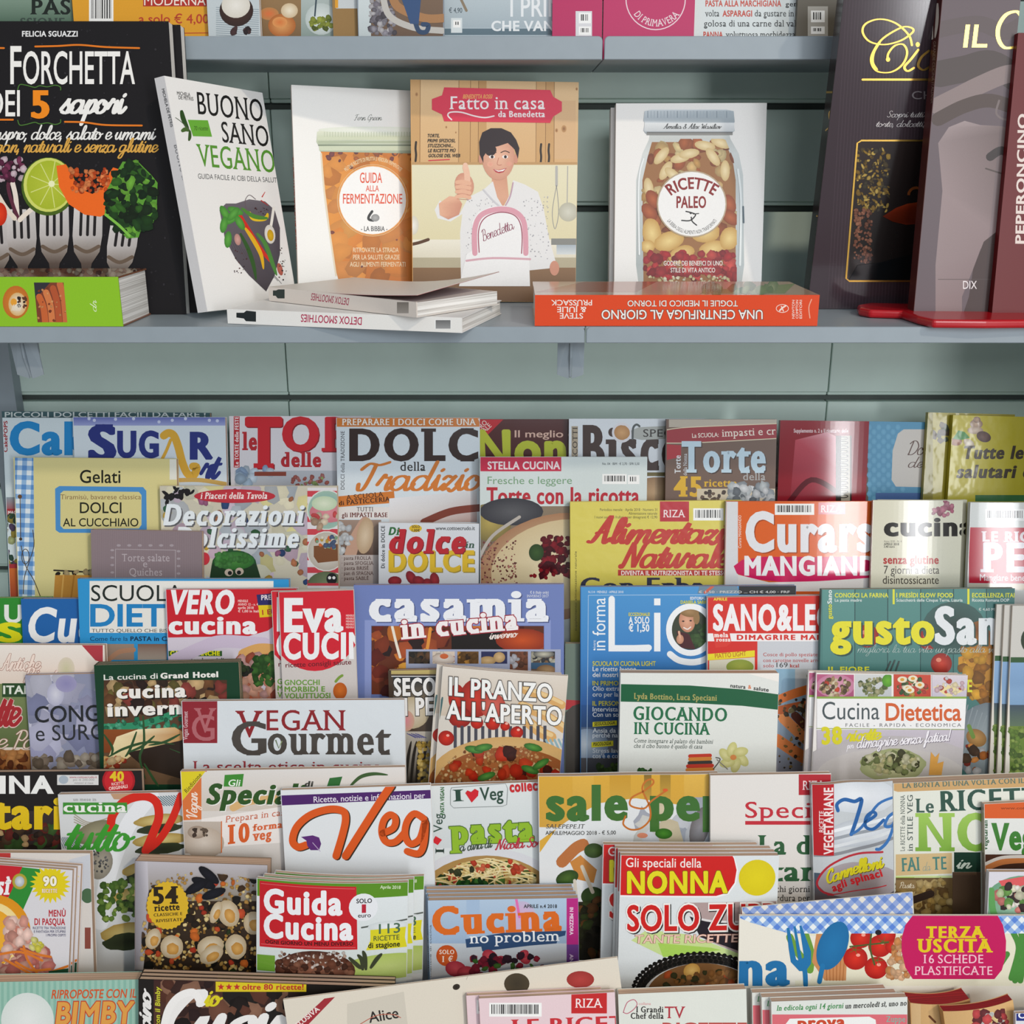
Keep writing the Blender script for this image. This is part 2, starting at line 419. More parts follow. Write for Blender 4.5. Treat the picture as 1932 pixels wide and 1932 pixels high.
class Canvas:
    def __init__(s, O, ex, ez, w, h, parent, gloss='satin', bulge=0.0, bshape=0):
        """O = middle of the lower edge on the printed plane, ex right, ez up, both unit vectors"""
        s.O, s.ex, s.ez = np.asarray(O, float), np.asarray(ex, float), np.asarray(ez, float)
        s.n = np.cross(s.ex, s.ez)          # towards the reader
        s.w, s.h, s.parent, s.gloss, s.bulge, s.bshape = w, h, parent, gloss, bulge, bshape
        s.layers = {}; s.cnt = 0; s.cur = 'cover_picture'; s.clip = None; s.dy0 = 0.0; s.mats = {}
        s.NC = 18
    def off(s, x):
        if not s.bulge: return np.zeros_like(np.asarray(x, float))
        u = np.asarray(x) / (s.w / 2)
        if s.bshape == 0: return s.bulge * (1 - u * u)
        if s.bshape == 1: return s.bulge * np.sin((u + 1) * math.pi * 1.5) * .5 + s.bulge * .5
        return s.bulge * (1 - ((u + 1) / 2) ** 2)                      # 2: folds back at the right side
    def slope(s, x):
        e = 1e-5
        return (s.off(np.asarray(x) + e) - s.off(np.asarray(x) - e)) / (2 * e)
    def to_local(s, uv):
        d = rays(uv)
        t = np.dot(s.O, s.n) / (d @ s.n)
        p = d * t[:, None] - s.O
        return np.stack([p @ s.ex, p @ s.ez], 1)
    def L(s, name, mat=None):
        s.cur = name
        if mat: s.mats[name] = mat
        return s
    def C(s, *a):
        if not a: s.clip = None
        elif len(a) == 4: x0, y0, x1, y1 = a; s.clip = [(x0, y0), (x1, y0), (x1, y1), (x0, y1)]
        else: s.clip = list(a[0])
        return s
    def add(s, uv, tris, cols, step=True):
        if step: s.cnt += 1
        uv = np.asarray(uv, float)
        if not len(uv) or not len(tris): return
        cols = np.asarray(cols, float)
        if cols.ndim == 1: cols = np.tile(cols, (len(uv), 1))
        if cols.shape[1] == 3: cols = np.concatenate([cols, np.zeros((len(cols), 1))], 1)     # last column: height step
        tris = np.asarray(tris, int)
        if s.clip is not None:
            cx = [p[0] for p in s.clip]; cy = [p[1] for p in s.clip]
            rect = len(s.clip) == 4 and s.clip[0][1] == s.clip[1][1] and s.clip[1][0] == s.clip[2][0]
            if not (rect and uv[:, 0].min() >= min(cx) and uv[:, 0].max() <= max(cx) and uv[:, 1].min() >= min(cy) and uv[:, 1].max() <= max(cy)):
                uv, tris, cols = s._clip(uv, tris, cols, s.clip)
                if not len(uv): return
        xy = s.to_local(uv)
        W, H = s.w / 2 - .0002, s.h - .0002
        if xy[:, 0].min() < -W or xy[:, 0].max() > W or xy[:, 1].min() < 0.0002 or xy[:, 1].max() > H:
            xy, tris, cols = s._clip(xy, tris, cols, [(-W, .0002), (W, .0002), (W, H), (-W, H)])
            if not len(xy): return
        if s.bulge:
            V = []; T = []; Cc = []; n = 0
            st = s.w / s.NC
            for t in tris:
                P = np.concatenate([xy[t], cols[t]], 1)
                i0 = int(math.floor((P[:, 0].min() + s.w / 2) / st)); i1 = int(math.floor((P[:, 0].max() + s.w / 2 - 1e-9) / st))
                for i in range(i0, i1 + 1):
                    q = [tuple(r) for r in P] if i0 == i1 else clip_poly(P, [(-s.w / 2 + i * st, -1), (-s.w / 2 + (i + 1) * st, -1), (-s.w / 2 + (i + 1) * st, 2), (-s.w / 2 + i * st, 2)])
                    if len(q) < 3: continue
                    V += [r[:2] for r in q]; Cc += [r[2:] for r in q]
                    T += [(n, n + k, n + k + 1) for k in range(1, len(q) - 1)]; n += len(q)
            if not V: return
            xy, tris, cols = np.array(V), np.array(T), np.array(Cc)
            u = (xy[:, 0] + s.w / 2) / st; i = np.clip(np.floor(u), 0, s.NC - 1); fr = u - i
            a = -s.w / 2 + i * st
            y = s.off(a) * (1 - fr) + s.off(a + st) * fr
        else:
            y = np.zeros(len(xy))
        y = -(y + .00003 + (s.cnt + cols[:, 3]) * 1.8e-6)
        s.layers.setdefault(s.cur, []).append((np.stack([xy[:, 0], y, xy[:, 1]], 1), tris, cols[:, :3]))
    def _clip(s, uv, tris, cols, conv):
        V = []; T = []; Cc = []; n = 0
        for t in tris:
            q = clip_poly(np.concatenate([uv[t], cols[t]], 1), conv)
            if len(q) < 3: continue
            V += [r[:2] for r in q]; Cc += [r[2:] for r in q]
            T += [(n, n + k, n + k + 1) for k in range(1, len(q) - 1)]; n += len(q)
        return np.array(V), np.array(T, int), np.array(Cc)
    # ---- drawing, all in photo pixels
    def R(s, x0, y0, x1, y1, c, c2=None):
        a, b = lin(c), lin(c2 or c)
        s.add([(x0, y0), (x1, y0), (x1, y1), (x0, y1)], [(0, 1, 2), (0, 2, 3)], [a, a, b, b]); return s
    def P(s, pts, c):
        """any simple polygon, ear-cut"""
        from mathutils.geometry import tessellate_polygon
        t = tessellate_polygon([[Vector((p[0], p[1], 0)) for p in pts]])
        cs = [lin(q) for q in c] if isinstance(c, (list,)) else lin(c)
        s.add(pts, t, cs); return s
    def E(s, cx, cy, rx, ry=None, c='ffffff', c2=None, rot=0, n=22, jit=0.0):
        ry = rx if ry is None else ry
        r = math.radians(rot); rnd = random.Random(int(cx * 7 + cy * 13))
        V = [(cx, cy)]
        for k in range(n):
            j = 1 + (rnd.random() - .5) * 2 * jit
            a = 2 * math.pi * k / n; x, y = rx * j * math.cos(a), ry * j * math.sin(a)
            V.append((cx + x * math.cos(r) - y * math.sin(r), cy + x * math.sin(r) + y * math.cos(r)))
        a, b = lin(c), lin(c2 or c)
        s.add(V, [(0, k + 1, (k + 1) % n + 1) for k in range(n)], [a] + [b] * n); return s
    def ring(s, cx, cy, rx, ry, w, c, a0=0, a1=360):
        pts = [(cx + rx * math.cos(math.radians(a0 + (a1 - a0) * k / 40)), cy + ry * math.sin(math.radians(a0 + (a1 - a0) * k / 40))) for k in range(41)]
        v, t = ribbon(pts, w, 0, False); s.add(v, t, lin(c)); return s
    def S(s, pts, w, c, sm=True, contrast=0.0, taper=False):
        P = smooth(pts, 6) if sm and len(pts) > 2 else np.asarray(pts, float)
        ww = w
        if taper: ww = w * (np.sin(np.linspace(0.08, .98, len(P)) * math.pi) ** .6)
        v, t = ribbon(P, ww, contrast, not taper)
        s.add(v, t, lin(c)); return s
    def T(s, txt, xa, ya, xb, H, c, font='b', yb=None, ol=None, sh=None, it=0.0, arc=None, track=0.0, c2=None):
        """baseline from (xa, ya) to (xb, yb); H = cap height in pixels; ol=(colour, width/H); sh=(dx, dy, colour); arc=sagitta"""
        yb = ya if yb is None else yb
        keep = s.cur
        if keep == 'cover_picture': s.cur = 'title_lettering' if H >= 27 else 'cover_lettering'
        base = layout(txt, font, 0.0, track)[0]
        x0, x1 = base[:, 0].min(), base[:, 0].max()
        d = np.array([xb - xa, yb - ya], float); Ln = np.linalg.norm(d); d /= Ln
        up = np.array([d[1], -d[0]])
        def put(v, t, col, dx=0, dy=0, zz=None):
            q = (v[:, :1] - x0) / (x1 - x0) * Ln
            hh = v[:, 1:2] * H
            q = q + hh * it
            if arc:
                R = (Ln * Ln / 4 + arc * arc) / (2 * abs(arc)); sg = 1 if arc > 0 else -1
                a = (q - Ln / 2) / R
                rr = R + sg * hh
                X = Ln / 2 + rr * np.sin(a); Yv = sg * (rr * np.cos(a) - R) + sg * abs(arc)
                pts = np.array([xa, ya]) + X * d + Yv * up
            else:
                pts = np.array([xa, ya]) + q * d + hh * up
            col = np.asarray(col)
            if col.ndim == 1: col = np.tile(col, (len(v), 1))
            s.add(pts + np.array([dx, dy]), t, np.concatenate([col, zz[:, None]], 1)); s.cnt += 5
        if sh:
            v, t, zz = layout(txt, font, ol[1] if ol else 0.0, track); put(v, t, lin(sh[2]), sh[0], sh[1], zz)
        if ol:
            v, t, zz = layout(txt, font, ol[1], track); put(v, t, lin(ol[0]), 0, 0, zz)
        v, t, zz = layout(txt, font, 0.0, track)
        col = lin(c)
        if c2 is not None:
            k = np.clip(v[:, 1:2], 0, 1); col = np.array(lin(c)) * k + np.array(lin(c2)) * (1 - k)
        put(v, t, col, 0, 0, zz); s.cur = keep; return s
    def bars(s, x0, y0, x1, y1, seed=1):
        keep = s.cur; s.cur = 'barcode'
        s.R(x0, y0, x1, y1, 'f4f4f2'); rnd = random.Random(seed); x = x0 + 4
        while x < x1 - 5:
            w = rnd.choice((1, 1, 2, 2.6)); s.R(x, y0 + 3, x + w, y1 - 5, '2b2b2b'); x += w + rnd.choice((1, 1.4, 2.2))
        s.cur = keep; return s
    def sc(s, x0, y0, x1, y1, n, size, cols, seed=1, el=1.4, jit=.18, ell=False, dark=.62):
        """scatter of small shaded morsels inside a box or ellipse"""
        rnd = random.Random(seed)
        for i in range(n):
            while True:
                u, v = rnd.random() * 2 - 1, rnd.random() * 2 - 1
                if not ell or u * u + v * v < 1: break
            r = rnd.uniform(*size); c = lin(rnd.choice(cols)); f = rnd.uniform(.75, 1.15)
            s.E((x0 + x1) / 2 + u * (x1 - x0) / 2, (y0 + y1) / 2 + v * (y1 - y0) / 2, r, r / rnd.uniform(1, el),
                tuple(min(1, q * f) for q in c), tuple(q * f * dark for q in c), rnd.uniform(0, 180), 9, jit)
        return s
    def strands(s, x0, y0, x1, y1, n, w, cols, seed=1):
        rnd = random.Random(seed)
        for i in range(n):
            cx, cy = rnd.uniform(x0, x1), rnd.uniform(y0, y1); a = rnd.uniform(0, 6.28); r = rnd.uniform(.12, .3) * (x1 - x0)
            pts = [(cx + r * math.cos(a + k * .7) * (1 + .1 * k), cy + r * .5 * math.sin(a + k * .7)) for k in range(5)]
            s.S(pts, w, rnd.choice(cols))
        return s
    def gingham(s, pts_clip, step, cols=('e8ecf0', '8fb0e2', '4f7ed2'), rot=45):
        s.C(pts_clip)
        xs = [p[0] for p in pts_clip]; ys = [p[1] for p in pts_clip]
        cx, cy = sum(xs) / len(xs), sum(ys) / len(ys); R = max(max(xs) - min(xs), max(ys) - min(ys)) * .75
        s.R(min(xs) - 1, min(ys) - 1, max(xs) + 1, max(ys) + 1, cols[0]); s.cnt += 1
        n = int(R / step) + 1; r = math.radians(rot); c, q = math.cos(r), math.sin(r)
        def tr(x, y): return (cx + x * c - y * q, cy + x * q + y * c)
        for i in range(-n, n):
            for j in range(-n, n):
                k = (i % 2) + (j % 2)
                if k == 0: continue
                a = [tr(i * step, j * step), tr((i + 1) * step, j * step), tr((i + 1) * step, (j + 1) * step), tr(i * step, (j + 1) * step)]
                if max(p[0] for p in a) < min(xs) or min(p[0] for p in a) > max(xs) or max(p[1] for p in a) < min(ys) or min(p[1] for p in a) > max(ys): continue
                s.add(a, [(0, 1, 2), (0, 2, 3)], lin(cols[k]), step=False)
        s.cnt += 1
        s.C(); return s
    def done(s):
        for nm, ent in s.layers.items():
            for grp in far_apart(ent):
                V = np.concatenate([e[0] for e in grp]); Cc = np.concatenate([e[2] for e in grp])
                n = 0; T = []
                for e in grp: T.append(e[1] + n); n += len(e[0])
                T = np.concatenate(T)
                nr = None
                a, b, d = V[T[:, 0]], V[T[:, 1]], V[T[:, 2]]
                ny = (b[:, 2] - a[:, 2]) * (d[:, 0] - a[:, 0]) - (b[:, 0] - a[:, 0]) * (d[:, 2] - a[:, 2])
                T[ny > 0] = T[ny > 0][:, ::-1]                 # every print faces the reader
                if s.bulge:
                    sl = s.slope(V[:, 0]); nr = np.stack([-sl, -np.ones(len(V)), np.zeros(len(V))], 1)
                    nr /= np.linalg.norm(nr, axis=1, keepdims=True)
                link(nm, mesh_of(nm, V, T, INK[s.mats.get(nm, s.gloss)], Cc, nr), s.parent)
        s.layers = {}
def far_apart(ent):
    """sort the entries of one print layer into groups that lie well apart, each a part of its own"""
    k = len(ent)
    if k < 2 or k > 900: return [ent]
    lo = np.array([e[0].min(0) for e in ent]); hi = np.array([e[0].max(0) for e in ent])
    size = (hi - lo).max(1)
    gap = np.maximum(0, np.maximum(lo[:, None] - hi[None], lo[None] - hi[:, None]))
    near = np.sqrt((gap ** 2).sum(2)) <= .0195
    left = set(range(k)); out = []
    while left:
        q = [left.pop()]; g = []
        while q:
            i = q.pop(); g.append(i)
            nb = [j for j in np.nonzero(near[i])[0] if j in left]
            for j in nb: left.discard(j)
            q += nb
        out.append([ent[i] for i in sorted(g)])
    return out

CANV = []
def frame(O, ex, ez):
    ey = np.cross(ez, ex)             # points away from the reader
    return Matrix(((ex[0], ey[0], ez[0], O[0]), (ex[1], ey[1], ez[1], O[1]), (ex[2], ey[2], ez[2], O[2] + EYE), (0, 0, 0, 1)))

def sheet_book(name, label, cat, TL, TR, BLc, th, bg, gloss='satin', bulge=0.0, bshape=0, group=None, spine=None, pages=PAPER, bg2=None, hard=0.0, back=None):
    """TL, TR and lower-left corner in space -> a bound volume: cover (front, spine, back), pages; returns its print canvas"""
    ex = TR - TL; w = np.linalg.norm(ex); ex = ex / w
    dn = BLc - TL; dn = dn - np.dot(dn, ex) * ex; h = np.linalg.norm(dn); ez = -dn / h
    O = TL + ex * w / 2 - ez * h
    root = link(name, None, None, frame(O, ex, ez)); root.empty_display_size = .05
    tag(root, label, cat, group)
    cv = Canvas(O, ex, ez, w, h, None, gloss, bulge, bshape)
    # cover: front skin in columns, spine strip, back skin
    ct = .0003 + hard
    N = cv.NC if bulge else 1
    xs = [-w / 2 + w * i / N for i in range(N + 1)]
    V = []; Fc = []; Cl = []
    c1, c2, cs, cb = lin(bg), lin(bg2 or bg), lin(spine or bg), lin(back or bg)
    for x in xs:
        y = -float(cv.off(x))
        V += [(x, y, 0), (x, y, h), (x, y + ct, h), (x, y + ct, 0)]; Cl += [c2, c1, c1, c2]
    for i in range(N):
        a = 4 * i; b = a + 4
        Fc += [(a, b, b + 1, a + 1), (a + 1, b + 1, b + 2, a + 2), (a + 2, b + 2, b + 3, a + 3), (a + 3, b + 3, b, a)]
    Fc += [(0, 1, 2, 3), (4 * N, 4 * N + 3, 4 * N + 2, 4 * N + 1)]
    y0 = -float(cv.off(-w / 2)); y1 = -float(cv.off(w / 2))
    n = len(V); V += boxv(-w / 2 - .0004, -w / 2, y0, th + y0, 0, h); Fc += [tuple(i + n for i in f) for f in BOXF]; Cl += [cs] * 8
    n = len(V)
    for x in xs:
        y = -float(cv.off(x)) + th - ct
        V += [(x, y, 0), (x, y, h), (x, y + ct, h), (x, y + ct, 0)]; Cl += [cb] * 4
    for i in range(N):
        a = n + 4 * i; b = a + 4
        Fc += [(a, b, b + 1, a + 1), (a + 1, b + 1, b + 2, a + 2), (a + 2, b + 2, b + 3, a + 3), (a + 3, b + 3, b, a)]
    Fc += [(n, n + 1, n + 2, n + 3), (n + 4 * N, n + 4 * N + 3, n + 4 * N + 2, n + 4 * N + 1)]
    cov = link('cover', mesh_of('cover', V, Fc, INK[gloss], Cl), root)
    # pages
    V = []; Fc = []
    ins = .0004 + hard
    xs = [-w / 2 + .0003 + (w - .0003 - ins) * i / N for i in range(N + 1)]
    for x in xs:
        y = -float(cv.off(x)) + ct + .00005
        yb = y - ct - .00005 + th - ct - .00005
        V += [(x, y, ins), (x, y, h - ins), (x, yb, h - ins), (x, yb, ins)]
    for i in range(N):
        a = 4 * i; b = a + 4
        Fc += [(a, b, b + 1, a + 1), (a + 1, b + 1, b + 2, a + 2), (a + 2, b + 2, b + 3, a + 3), (a + 3, b + 3, b, a)]
    Fc += [(0, 1, 2, 3), (4 * N, 4 * N + 3, 4 * N + 2, 4 * N + 1)]
    link('pages', mesh_of('pages', V, Fc, pages), root)
    cv.parent = cov; cv.root = root; cv.th = th
    CANV.append(cv)
    return cv

LEAN = math.radians(12); TL_ = math.tan(LEAN)
def mag(label, x0, y0, x1, y1, C, zb, th, bg, **k):
    """magazine leaning back 12 degrees on a rack ledge; C = distance of its plane at eye height, zb = ledge height below the eye"""
    n = np.array([0, -math.cos(LEAN), math.sin(LEAN)]); P0 = np.array([0, C, 0])
    def hit(u, v):
        d = rays([(u, v)])[0]; return d * (np.dot(P0, n) / np.dot(d, n))
    TL, TR = hit(x0, y0), hit(x1, y1)
    ex = (TR - TL) / np.linalg.norm(TR - TL); dn = np.cross(ex, n)
    if dn[2] > 0: dn = -dn
    low = min(TL[2], TR[2])
    hh = (TL[2] - zb) / -dn[2]
    # rest the lower of the two bottom corners on the ledge
    bl, br = TL + dn * hh, TR + dn * hh
    m = min(bl[2], br[2])
    if m < zb: hh -= (zb - m) / -dn[2]
    hh -= .0004
    name = k.pop('name', 'cookery_magazine'); cat = k.pop('cat', 'magazine')
    return sheet_book(name, label, cat, TL, TR, TL + dn * hh, th, bg, **k)

def copies(cv, items, group):
    """further copies stacked behind: (sideways px->m, back m, up m, label)"""
    root = cv.root
    for dx, dy, dz, label in items:
        r = root.copy(); SC.collection.objects.link(r)
        tag(r, label, root['category'], group)
        r.matrix_world = root.matrix_world @ Matrix.Translation((dx, dy, dz))
        for ch in root.children:
            c = ch.copy(); SC.collection.objects.link(c); c.parent = r
            if ch.name.startswith('cover'):
                for g in ch.children:
                    d = g.copy(); SC.collection.objects.link(d); d.parent = c
    tag(root, None, None, group)
# ------------------------------------------------------------------ the setting: slatted wall, shelves, rack
M_SLAT = plain('pale_green_grey_laminate', 'd4e8de', .42, .03, 30)
M_GROOVE = plain('slot_shadow_board', '4c5450', .6, .1, 40)
M_STEEL = plain('blue_grey_painted_steel', '8f9aa2', .42, .03, 60, .5)
M_RACK = plain('grey_painted_rack_steel', '7d868c', .45, .04, 60, .5)
M_FLOOR = plain('shop_floor_tile', '8d8a86', .5, .1, 6)
WY = 1.20                                                 # face of the wall
def zb(a): return a + EYE
# backing board behind the slots
wall = link('wall_back', mesh_of('wall_back', *boxes([(-1.5, 1.5, WY + .012, WY + .05, 0, 2.4)]), M_GROOVE))
tag(wall, 'slatted display wall of pale grey-green boards with horizontal slots', None, None, 'structure')
seams = [-1.5, -.2475, .349, 1.5]
k0 = WY / math.cos(0)
slot_z = []
z186 = at_Y(966, 186, WY)[2]
pitch_s = .1013
slat_meshes = {}
for i in range(-8, 3):
    top = zb(z186 + (i + 1) * pitch_s - .0105); bot = zb(z186 + i * pitch_s)
    for j in range(3):
        key = j
        if key not in slat_meshes:
            wd = seams[j + 1] - seams[j] - .0012
            v, f = boxes([(0, wd, 0, .0115, 0, pitch_s - .0105), (0, wd, .004, .0115, -.004, 0)])
            slat_meshes[key] = mesh_of('slat', v, f, M_SLAT)
        o = link('slat', slat_meshes[key], wall)
        o.location = (seams[j] + .0006, WY, bot)
        bevel(o, .0008, 1)
wr = link('added_shade_panel', mesh_of('added_shade_panel', *boxes([(.600, .618, .80, WY - .002, zb(-.34), 2.4)]), M_STEEL)); tag(wr, 'grey panel added out of view to shade the right side', None, None, 'structure')  # unseen panel, added to block light and darken the wall at the right
floor = link('floor', mesh_of('floor', *boxes([(-3, 3, -3, 2, -.02, 0)]), M_FLOOR)); tag(floor, None, None, None, 'structure')

def shelf(label, x0, x1, yf, z, lip_up, lip_dn, brackets, name='display_shelf'):
    root = link(name, None, None, Matrix.Translation(((x0 + x1) / 2, WY, zb(z)))); tag(root, label, 'shelf', 'steel wall shelves')
    hw = (x1 - x0) / 2; d = WY - yf
    p = link('shelf_plate', mesh_of('shelf_plate', *boxes([(-hw, hw, -d + .0015, -.0005, -.0016, 0)]), M_STEEL), root)
    # front lip with rounded upper corners
    r = .004; pts = []
    for cx, a0 in ((hw - r, 0), (-hw + r, 90)):
        for k in range(5):
            a = math.radians(a0 + 22.5 * k); pts.append((cx + r * math.cos(a), lip_up - r + r * math.sin(a)))
    pts += [(-hw, -lip_dn), (hw, -lip_dn)]
    n = len(pts)
    V = [(x, -d, q) for x, q in pts] + [(x, -d + .0015, q) for x, q in pts]
    Fc = [tuple(range(n - 1, -1, -1)), tuple(range(n, 2 * n))] + [(i, (i + 1) % n, n + (i + 1) % n, n + i) for i in range(n)]
    lp = link('front_lip', mesh_of('front_lip', V, Fc, M_STEEL), root); bevel(lp, .0006, 1)
    for bx in brackets:
        bd = d * .93
        prof = [(-bd + .035, -.002), (-bd, -.002), (-bd + .004, -.030), (-bd + .012, -.048), (-bd + .02, -.050), (-bd + .035, -.030)]
        V = []; n = len(prof)
        for s in (-.0009, .0009): V += [(s + bx - (x0 + x1) / 2, y, q) for y, q in prof]
        Fc = [tuple(range(n)), tuple(range(2 * n - 1, n - 1, -1))] + [(i, n + i, n + (i + 1) % n, (i + 1) % n) for i in range(n)]
        b = link('bracket', mesh_of('bracket', V, Fc, M_STEEL), root)
        # folded front flange of the bracket
        fl = []
        for sgn in (-1, 1):
            c0, c1 = bx - (x0 + x1) / 2 + sgn * .0012, bx - (x0 + x1) / 2 + sgn * .0115
            V = [(c0, -bd, -.002), (c1, -bd + .003, -.002), (c1, -bd + .012, -.046), (c0, -bd + .012, -.0495)]
            V += [(x, y + .0012, q) for x, y, q in V]
            fl.append((V, [(0, 1, 2, 3), (7, 6, 5, 4), (0, 4, 5, 1), (1, 5, 6, 2), (2, 6, 7, 3), (3, 7, 4, 0)]))
        VV = fl[0][0] + fl[1][0]; FF = fl[0][1] + [tuple(i + 8 for i in f) for f in fl[1][1]]
        link('bracket_flange', mesh_of('bracket_flange', VV, FF, M_STEEL), b)
    return root
ZS = -.1330; YF = .920
ZT = .0850; YT = 1.05
xs = at_Y(1104.5, 630, YF)[0]; xt = at_Y(1138.5, 90, YT)[0]
shelf('long blue-grey steel shelf carrying the leaning cookbooks, left length', -.75, xs - .0006, YF, ZS, .0, .0135, [at_Y(40, 660, .94)[0], at_Y(1078, 660, .94)[0]])
shelf('blue-grey steel shelf under the red board and dark books, right length', xs + .0006, .596, YF, ZS, .0, .0135, [.58])
shelf('upper steel shelf length ending behind the black fork cookbook', -.75, xt - .0008, YT, ZT, .0178, .0015, [-.6])
shelf('upper steel shelf length above the nut jar cookbook', xt + .0008, .596, YT, ZT, .0178, .0015, [.58])
# upright post at the left
px = at_Y(24, 700, 1.185)[0]
post = link('upright_post', mesh_of('upright_post', *boxes([(px - .03, px, 1.182, 1.1995, .3, 2.3)]), M_STEEL))
tag(post, 'light blue steel upright post at the far left of the wall', 'post')

# stepped rack under the shelf
ROWC = [1.195, 1.150, 1.120, 1.075, 1.030, .985, .940]
ROWZ = [-.50, -.56, -.66, -.71, -.76, -.81, -.87]
rack = link('magazine_rack', None, None, Matrix.Translation((0, 1.0, 0))); tag(rack, 'stepped grey steel rack holding all the rows of magazines', 'rack')
for i, (c, z) in enumerate(zip(ROWC, ROWZ)):
    front = c - .0425 - .0015 + z * TL_ if i not in (1,) else c - .0295 + z * TL_
    back = c + .0105 + z * TL_
    if i == 0: back = WY - .004
    if i == 0: front = c - .0425 + z * TL_
    v, f = boxes([(-.62, .62, front - 1.0, back - 1.0, zb(z) - .008, zb(z))])
    link('ledge', mesh_of('ledge', v, f, M_RACK), rack)
for sx in (-.624, .62):
    v, f = boxes([(sx, sx + .004, -.33, .19, 0, zb(-.66))])
    link('side_panel', mesh_of('side_panel', v, f, M_RACK), rack)
# ------------------------------------------------------------------ books standing on the middle shelf
def solve_Y(px, base, h, Y0, lo=.9, hi=1.19):
    """point on the ray through px that lies h away from base (the solution nearest Y0)"""
    best = None
    for i in range(2000):
        Y = lo + (hi - lo) * i / 2000
        e = abs(np.linalg.norm(at_Y(px[0], px[1], Y) - base) - h) + .02 * abs(Y - Y0)
        if best is None or e < best[0]: best = (e, Y)
    return best[1]
def book(label, TLp, TRp, BLp, Ybl, Ytl, Ytr, th, bg, zbase=None, **k):
    zbase = ZS if zbase is None else zbase
    if BLp is None:
        pass
    BL = at_z(BLp[0], BLp[1], zbase + .0003) if Ybl is None else at_Y(BLp[0], BLp[1], Ybl)
    TL = at_Y(TLp[0], TLp[1], Ytl); TR = at_Y(TRp[0], TRp[1], Ytr)
    if Ybl is not None:     # bring the foot down onto the shelf along the book's own edge
        BL = TL + (BL - TL) * ((TL[2] - zbase - .0004) / (TL[2] - BL[2]))
    # lowest corner must not sink below the shelf
    ex = (TR - TL) / np.linalg.norm(TR - TL); dn = BL - TL; dn = dn - np.dot(dn, ex) * ex
    hh = np.linalg.norm(dn); dn = dn / hh
    wv = np.linalg.norm(TR - TL)
    m = min((TL + dn * hh)[2], (TR + dn * hh)[2])
    hh -= max(0, zbase + .0004 - m) / -dn[2]
    name = k.pop('name', 'cookbook'); cat = k.pop('cat', 'book')
    cv = sheet_book(name, label, cat, TL, TR, TL + dn * hh, th, bg, **k)
    return cv
def spine_canvas(cv, gloss=None):
    """print canvas on the left side face of a book"""
    ex = -cv.n * -1.0
    ex = cv.n                                   # from the back edge towards the front edge
    O = cv.O - cv.ex * (cv.w / 2 + .0006) - cv.n * cv.th / 2
    s = Canvas(O, ex, cv.ez, cv.th, cv.h, None, gloss or cv.gloss)
    holder = cv.parent
    s.parent = holder
    # spine prints are built in the spine's own frame; keep them under the cover with a matching local matrix
    s.local = frame(cv.O, cv.ex, cv.ez).inverted() @ frame(O, ex, cv.ez)
    return s
def spine_done(s):
    before = set(s.parent.children)
    s.done()
    for o in s.parent.children:
        if o not in before: o.matrix_local = s.local

# --- black fork book (two copies)
c = book('large black cookbook with chalk lettering and food on forks', (-75, 40), (318, 40), (-60, 593), None, 1.020, 1.020, .012, '19171a', gloss='matte', pages=PAPER_W, back='1f1d20')
c.sc(-70, 40, 330, 590, 260, (1, 2.4), ['2a282c', '312e33', '28262a'], 3, dark=1)
c.L('title_lettering')
c.T('FELICIA SGUAZZI', 42, 69, 147, 10, 'e9e9e9', 'b')
c.T('ORCHETTA', 44, 158, 255, 60, 'f2f0ec', 'm'); c.T('F', 20, 158, 41, 70, 'f2f0ec', 'm')
c.T('DEI', -22, 219, 38, 48, 'f2f0ec', 'm')
c.T('5', 59, 222, 94, 50, 'f28c1c', 'sx')
c.T('sapori', 112, 213, 241, 46, 'f2f0ec', 'cx')
c.T('aspro, dolce, salato e umami', -12, 263, 295, 26, 'eceae6', 'cb')
c.T('vegan, naturali e senza glutine', -30, 287, 300, 26, 'd9a54a', 'cb')
c.L('cover_picture')
c.S([(67, 88), (110, 87), (150, 85), (200, 89), (263, 91)], 3.4, 'e27a22'); c.S([(-60, 90), (8, 91)], 3.4, 'e27a22'); c.S([(-60, 226), (25, 226)], 3.4, 'e27a22')
c.S([(123, 230), (160, 231), (200, 236), (268, 237)], 3.4, 'e27a22')
for yy, sg in ((163, 1), (233, -1)):
    c.S([(34, yy + 6 * sg), (38, yy - 3 * sg), (50, yy - 2 * sg), (66, yy + 2 * sg), (76, yy - 1 * sg), (90, yy + 1 * sg), (104, yy - 2 * sg), (114, yy + 1 * sg), (115, yy + 7 * sg)], 1.8, '4d7a35')
# forks
for cx, cy, a in ((-8, 450, -4), (42, 440, -2), (103, 435, 0), (165, 435, 2), (229, 455, 8)):
    t = math.tan(math.radians(a))
    def q(x, y): return (cx + x - t * (y - 20), cy + y)
    c.P([q(-27, -45), q(27, -45), q(28, 10), q(24, 40), q(10, 62), q(6, 90), q(-6, 90), q(-10, 62), q(-24, 40), q(-28, 10)], ['d8d4d2', 'c9c5c4', 'b3aeac', '8a8078', '5e5048', '4a403a', '4a403a', '5e5048', '8a8078', 'bdb8b6'])
    for sx in (-13, 0, 13): c.S([q(sx, -46), q(sx, 8)], 5.5, '221f20')
    c.S([q(-22, 30), q(0, 40), q(22, 30)], 7, '6a5a4c')
for pts, w, col in (([(20, 330), (30, 370), (33, 412)], 9, 'e7dcd0'), ([(28, 325), (16, 350), (26, 390), (36, 414)], 7, '5d2a3c'), ([(60, 395), (48, 405), (38, 415)], 9, 'e9ddcf'), ([(-5, 365), (10, 390), (28, 412)], 9, 'e3d6c6')):
    c.S(pts, w, col)
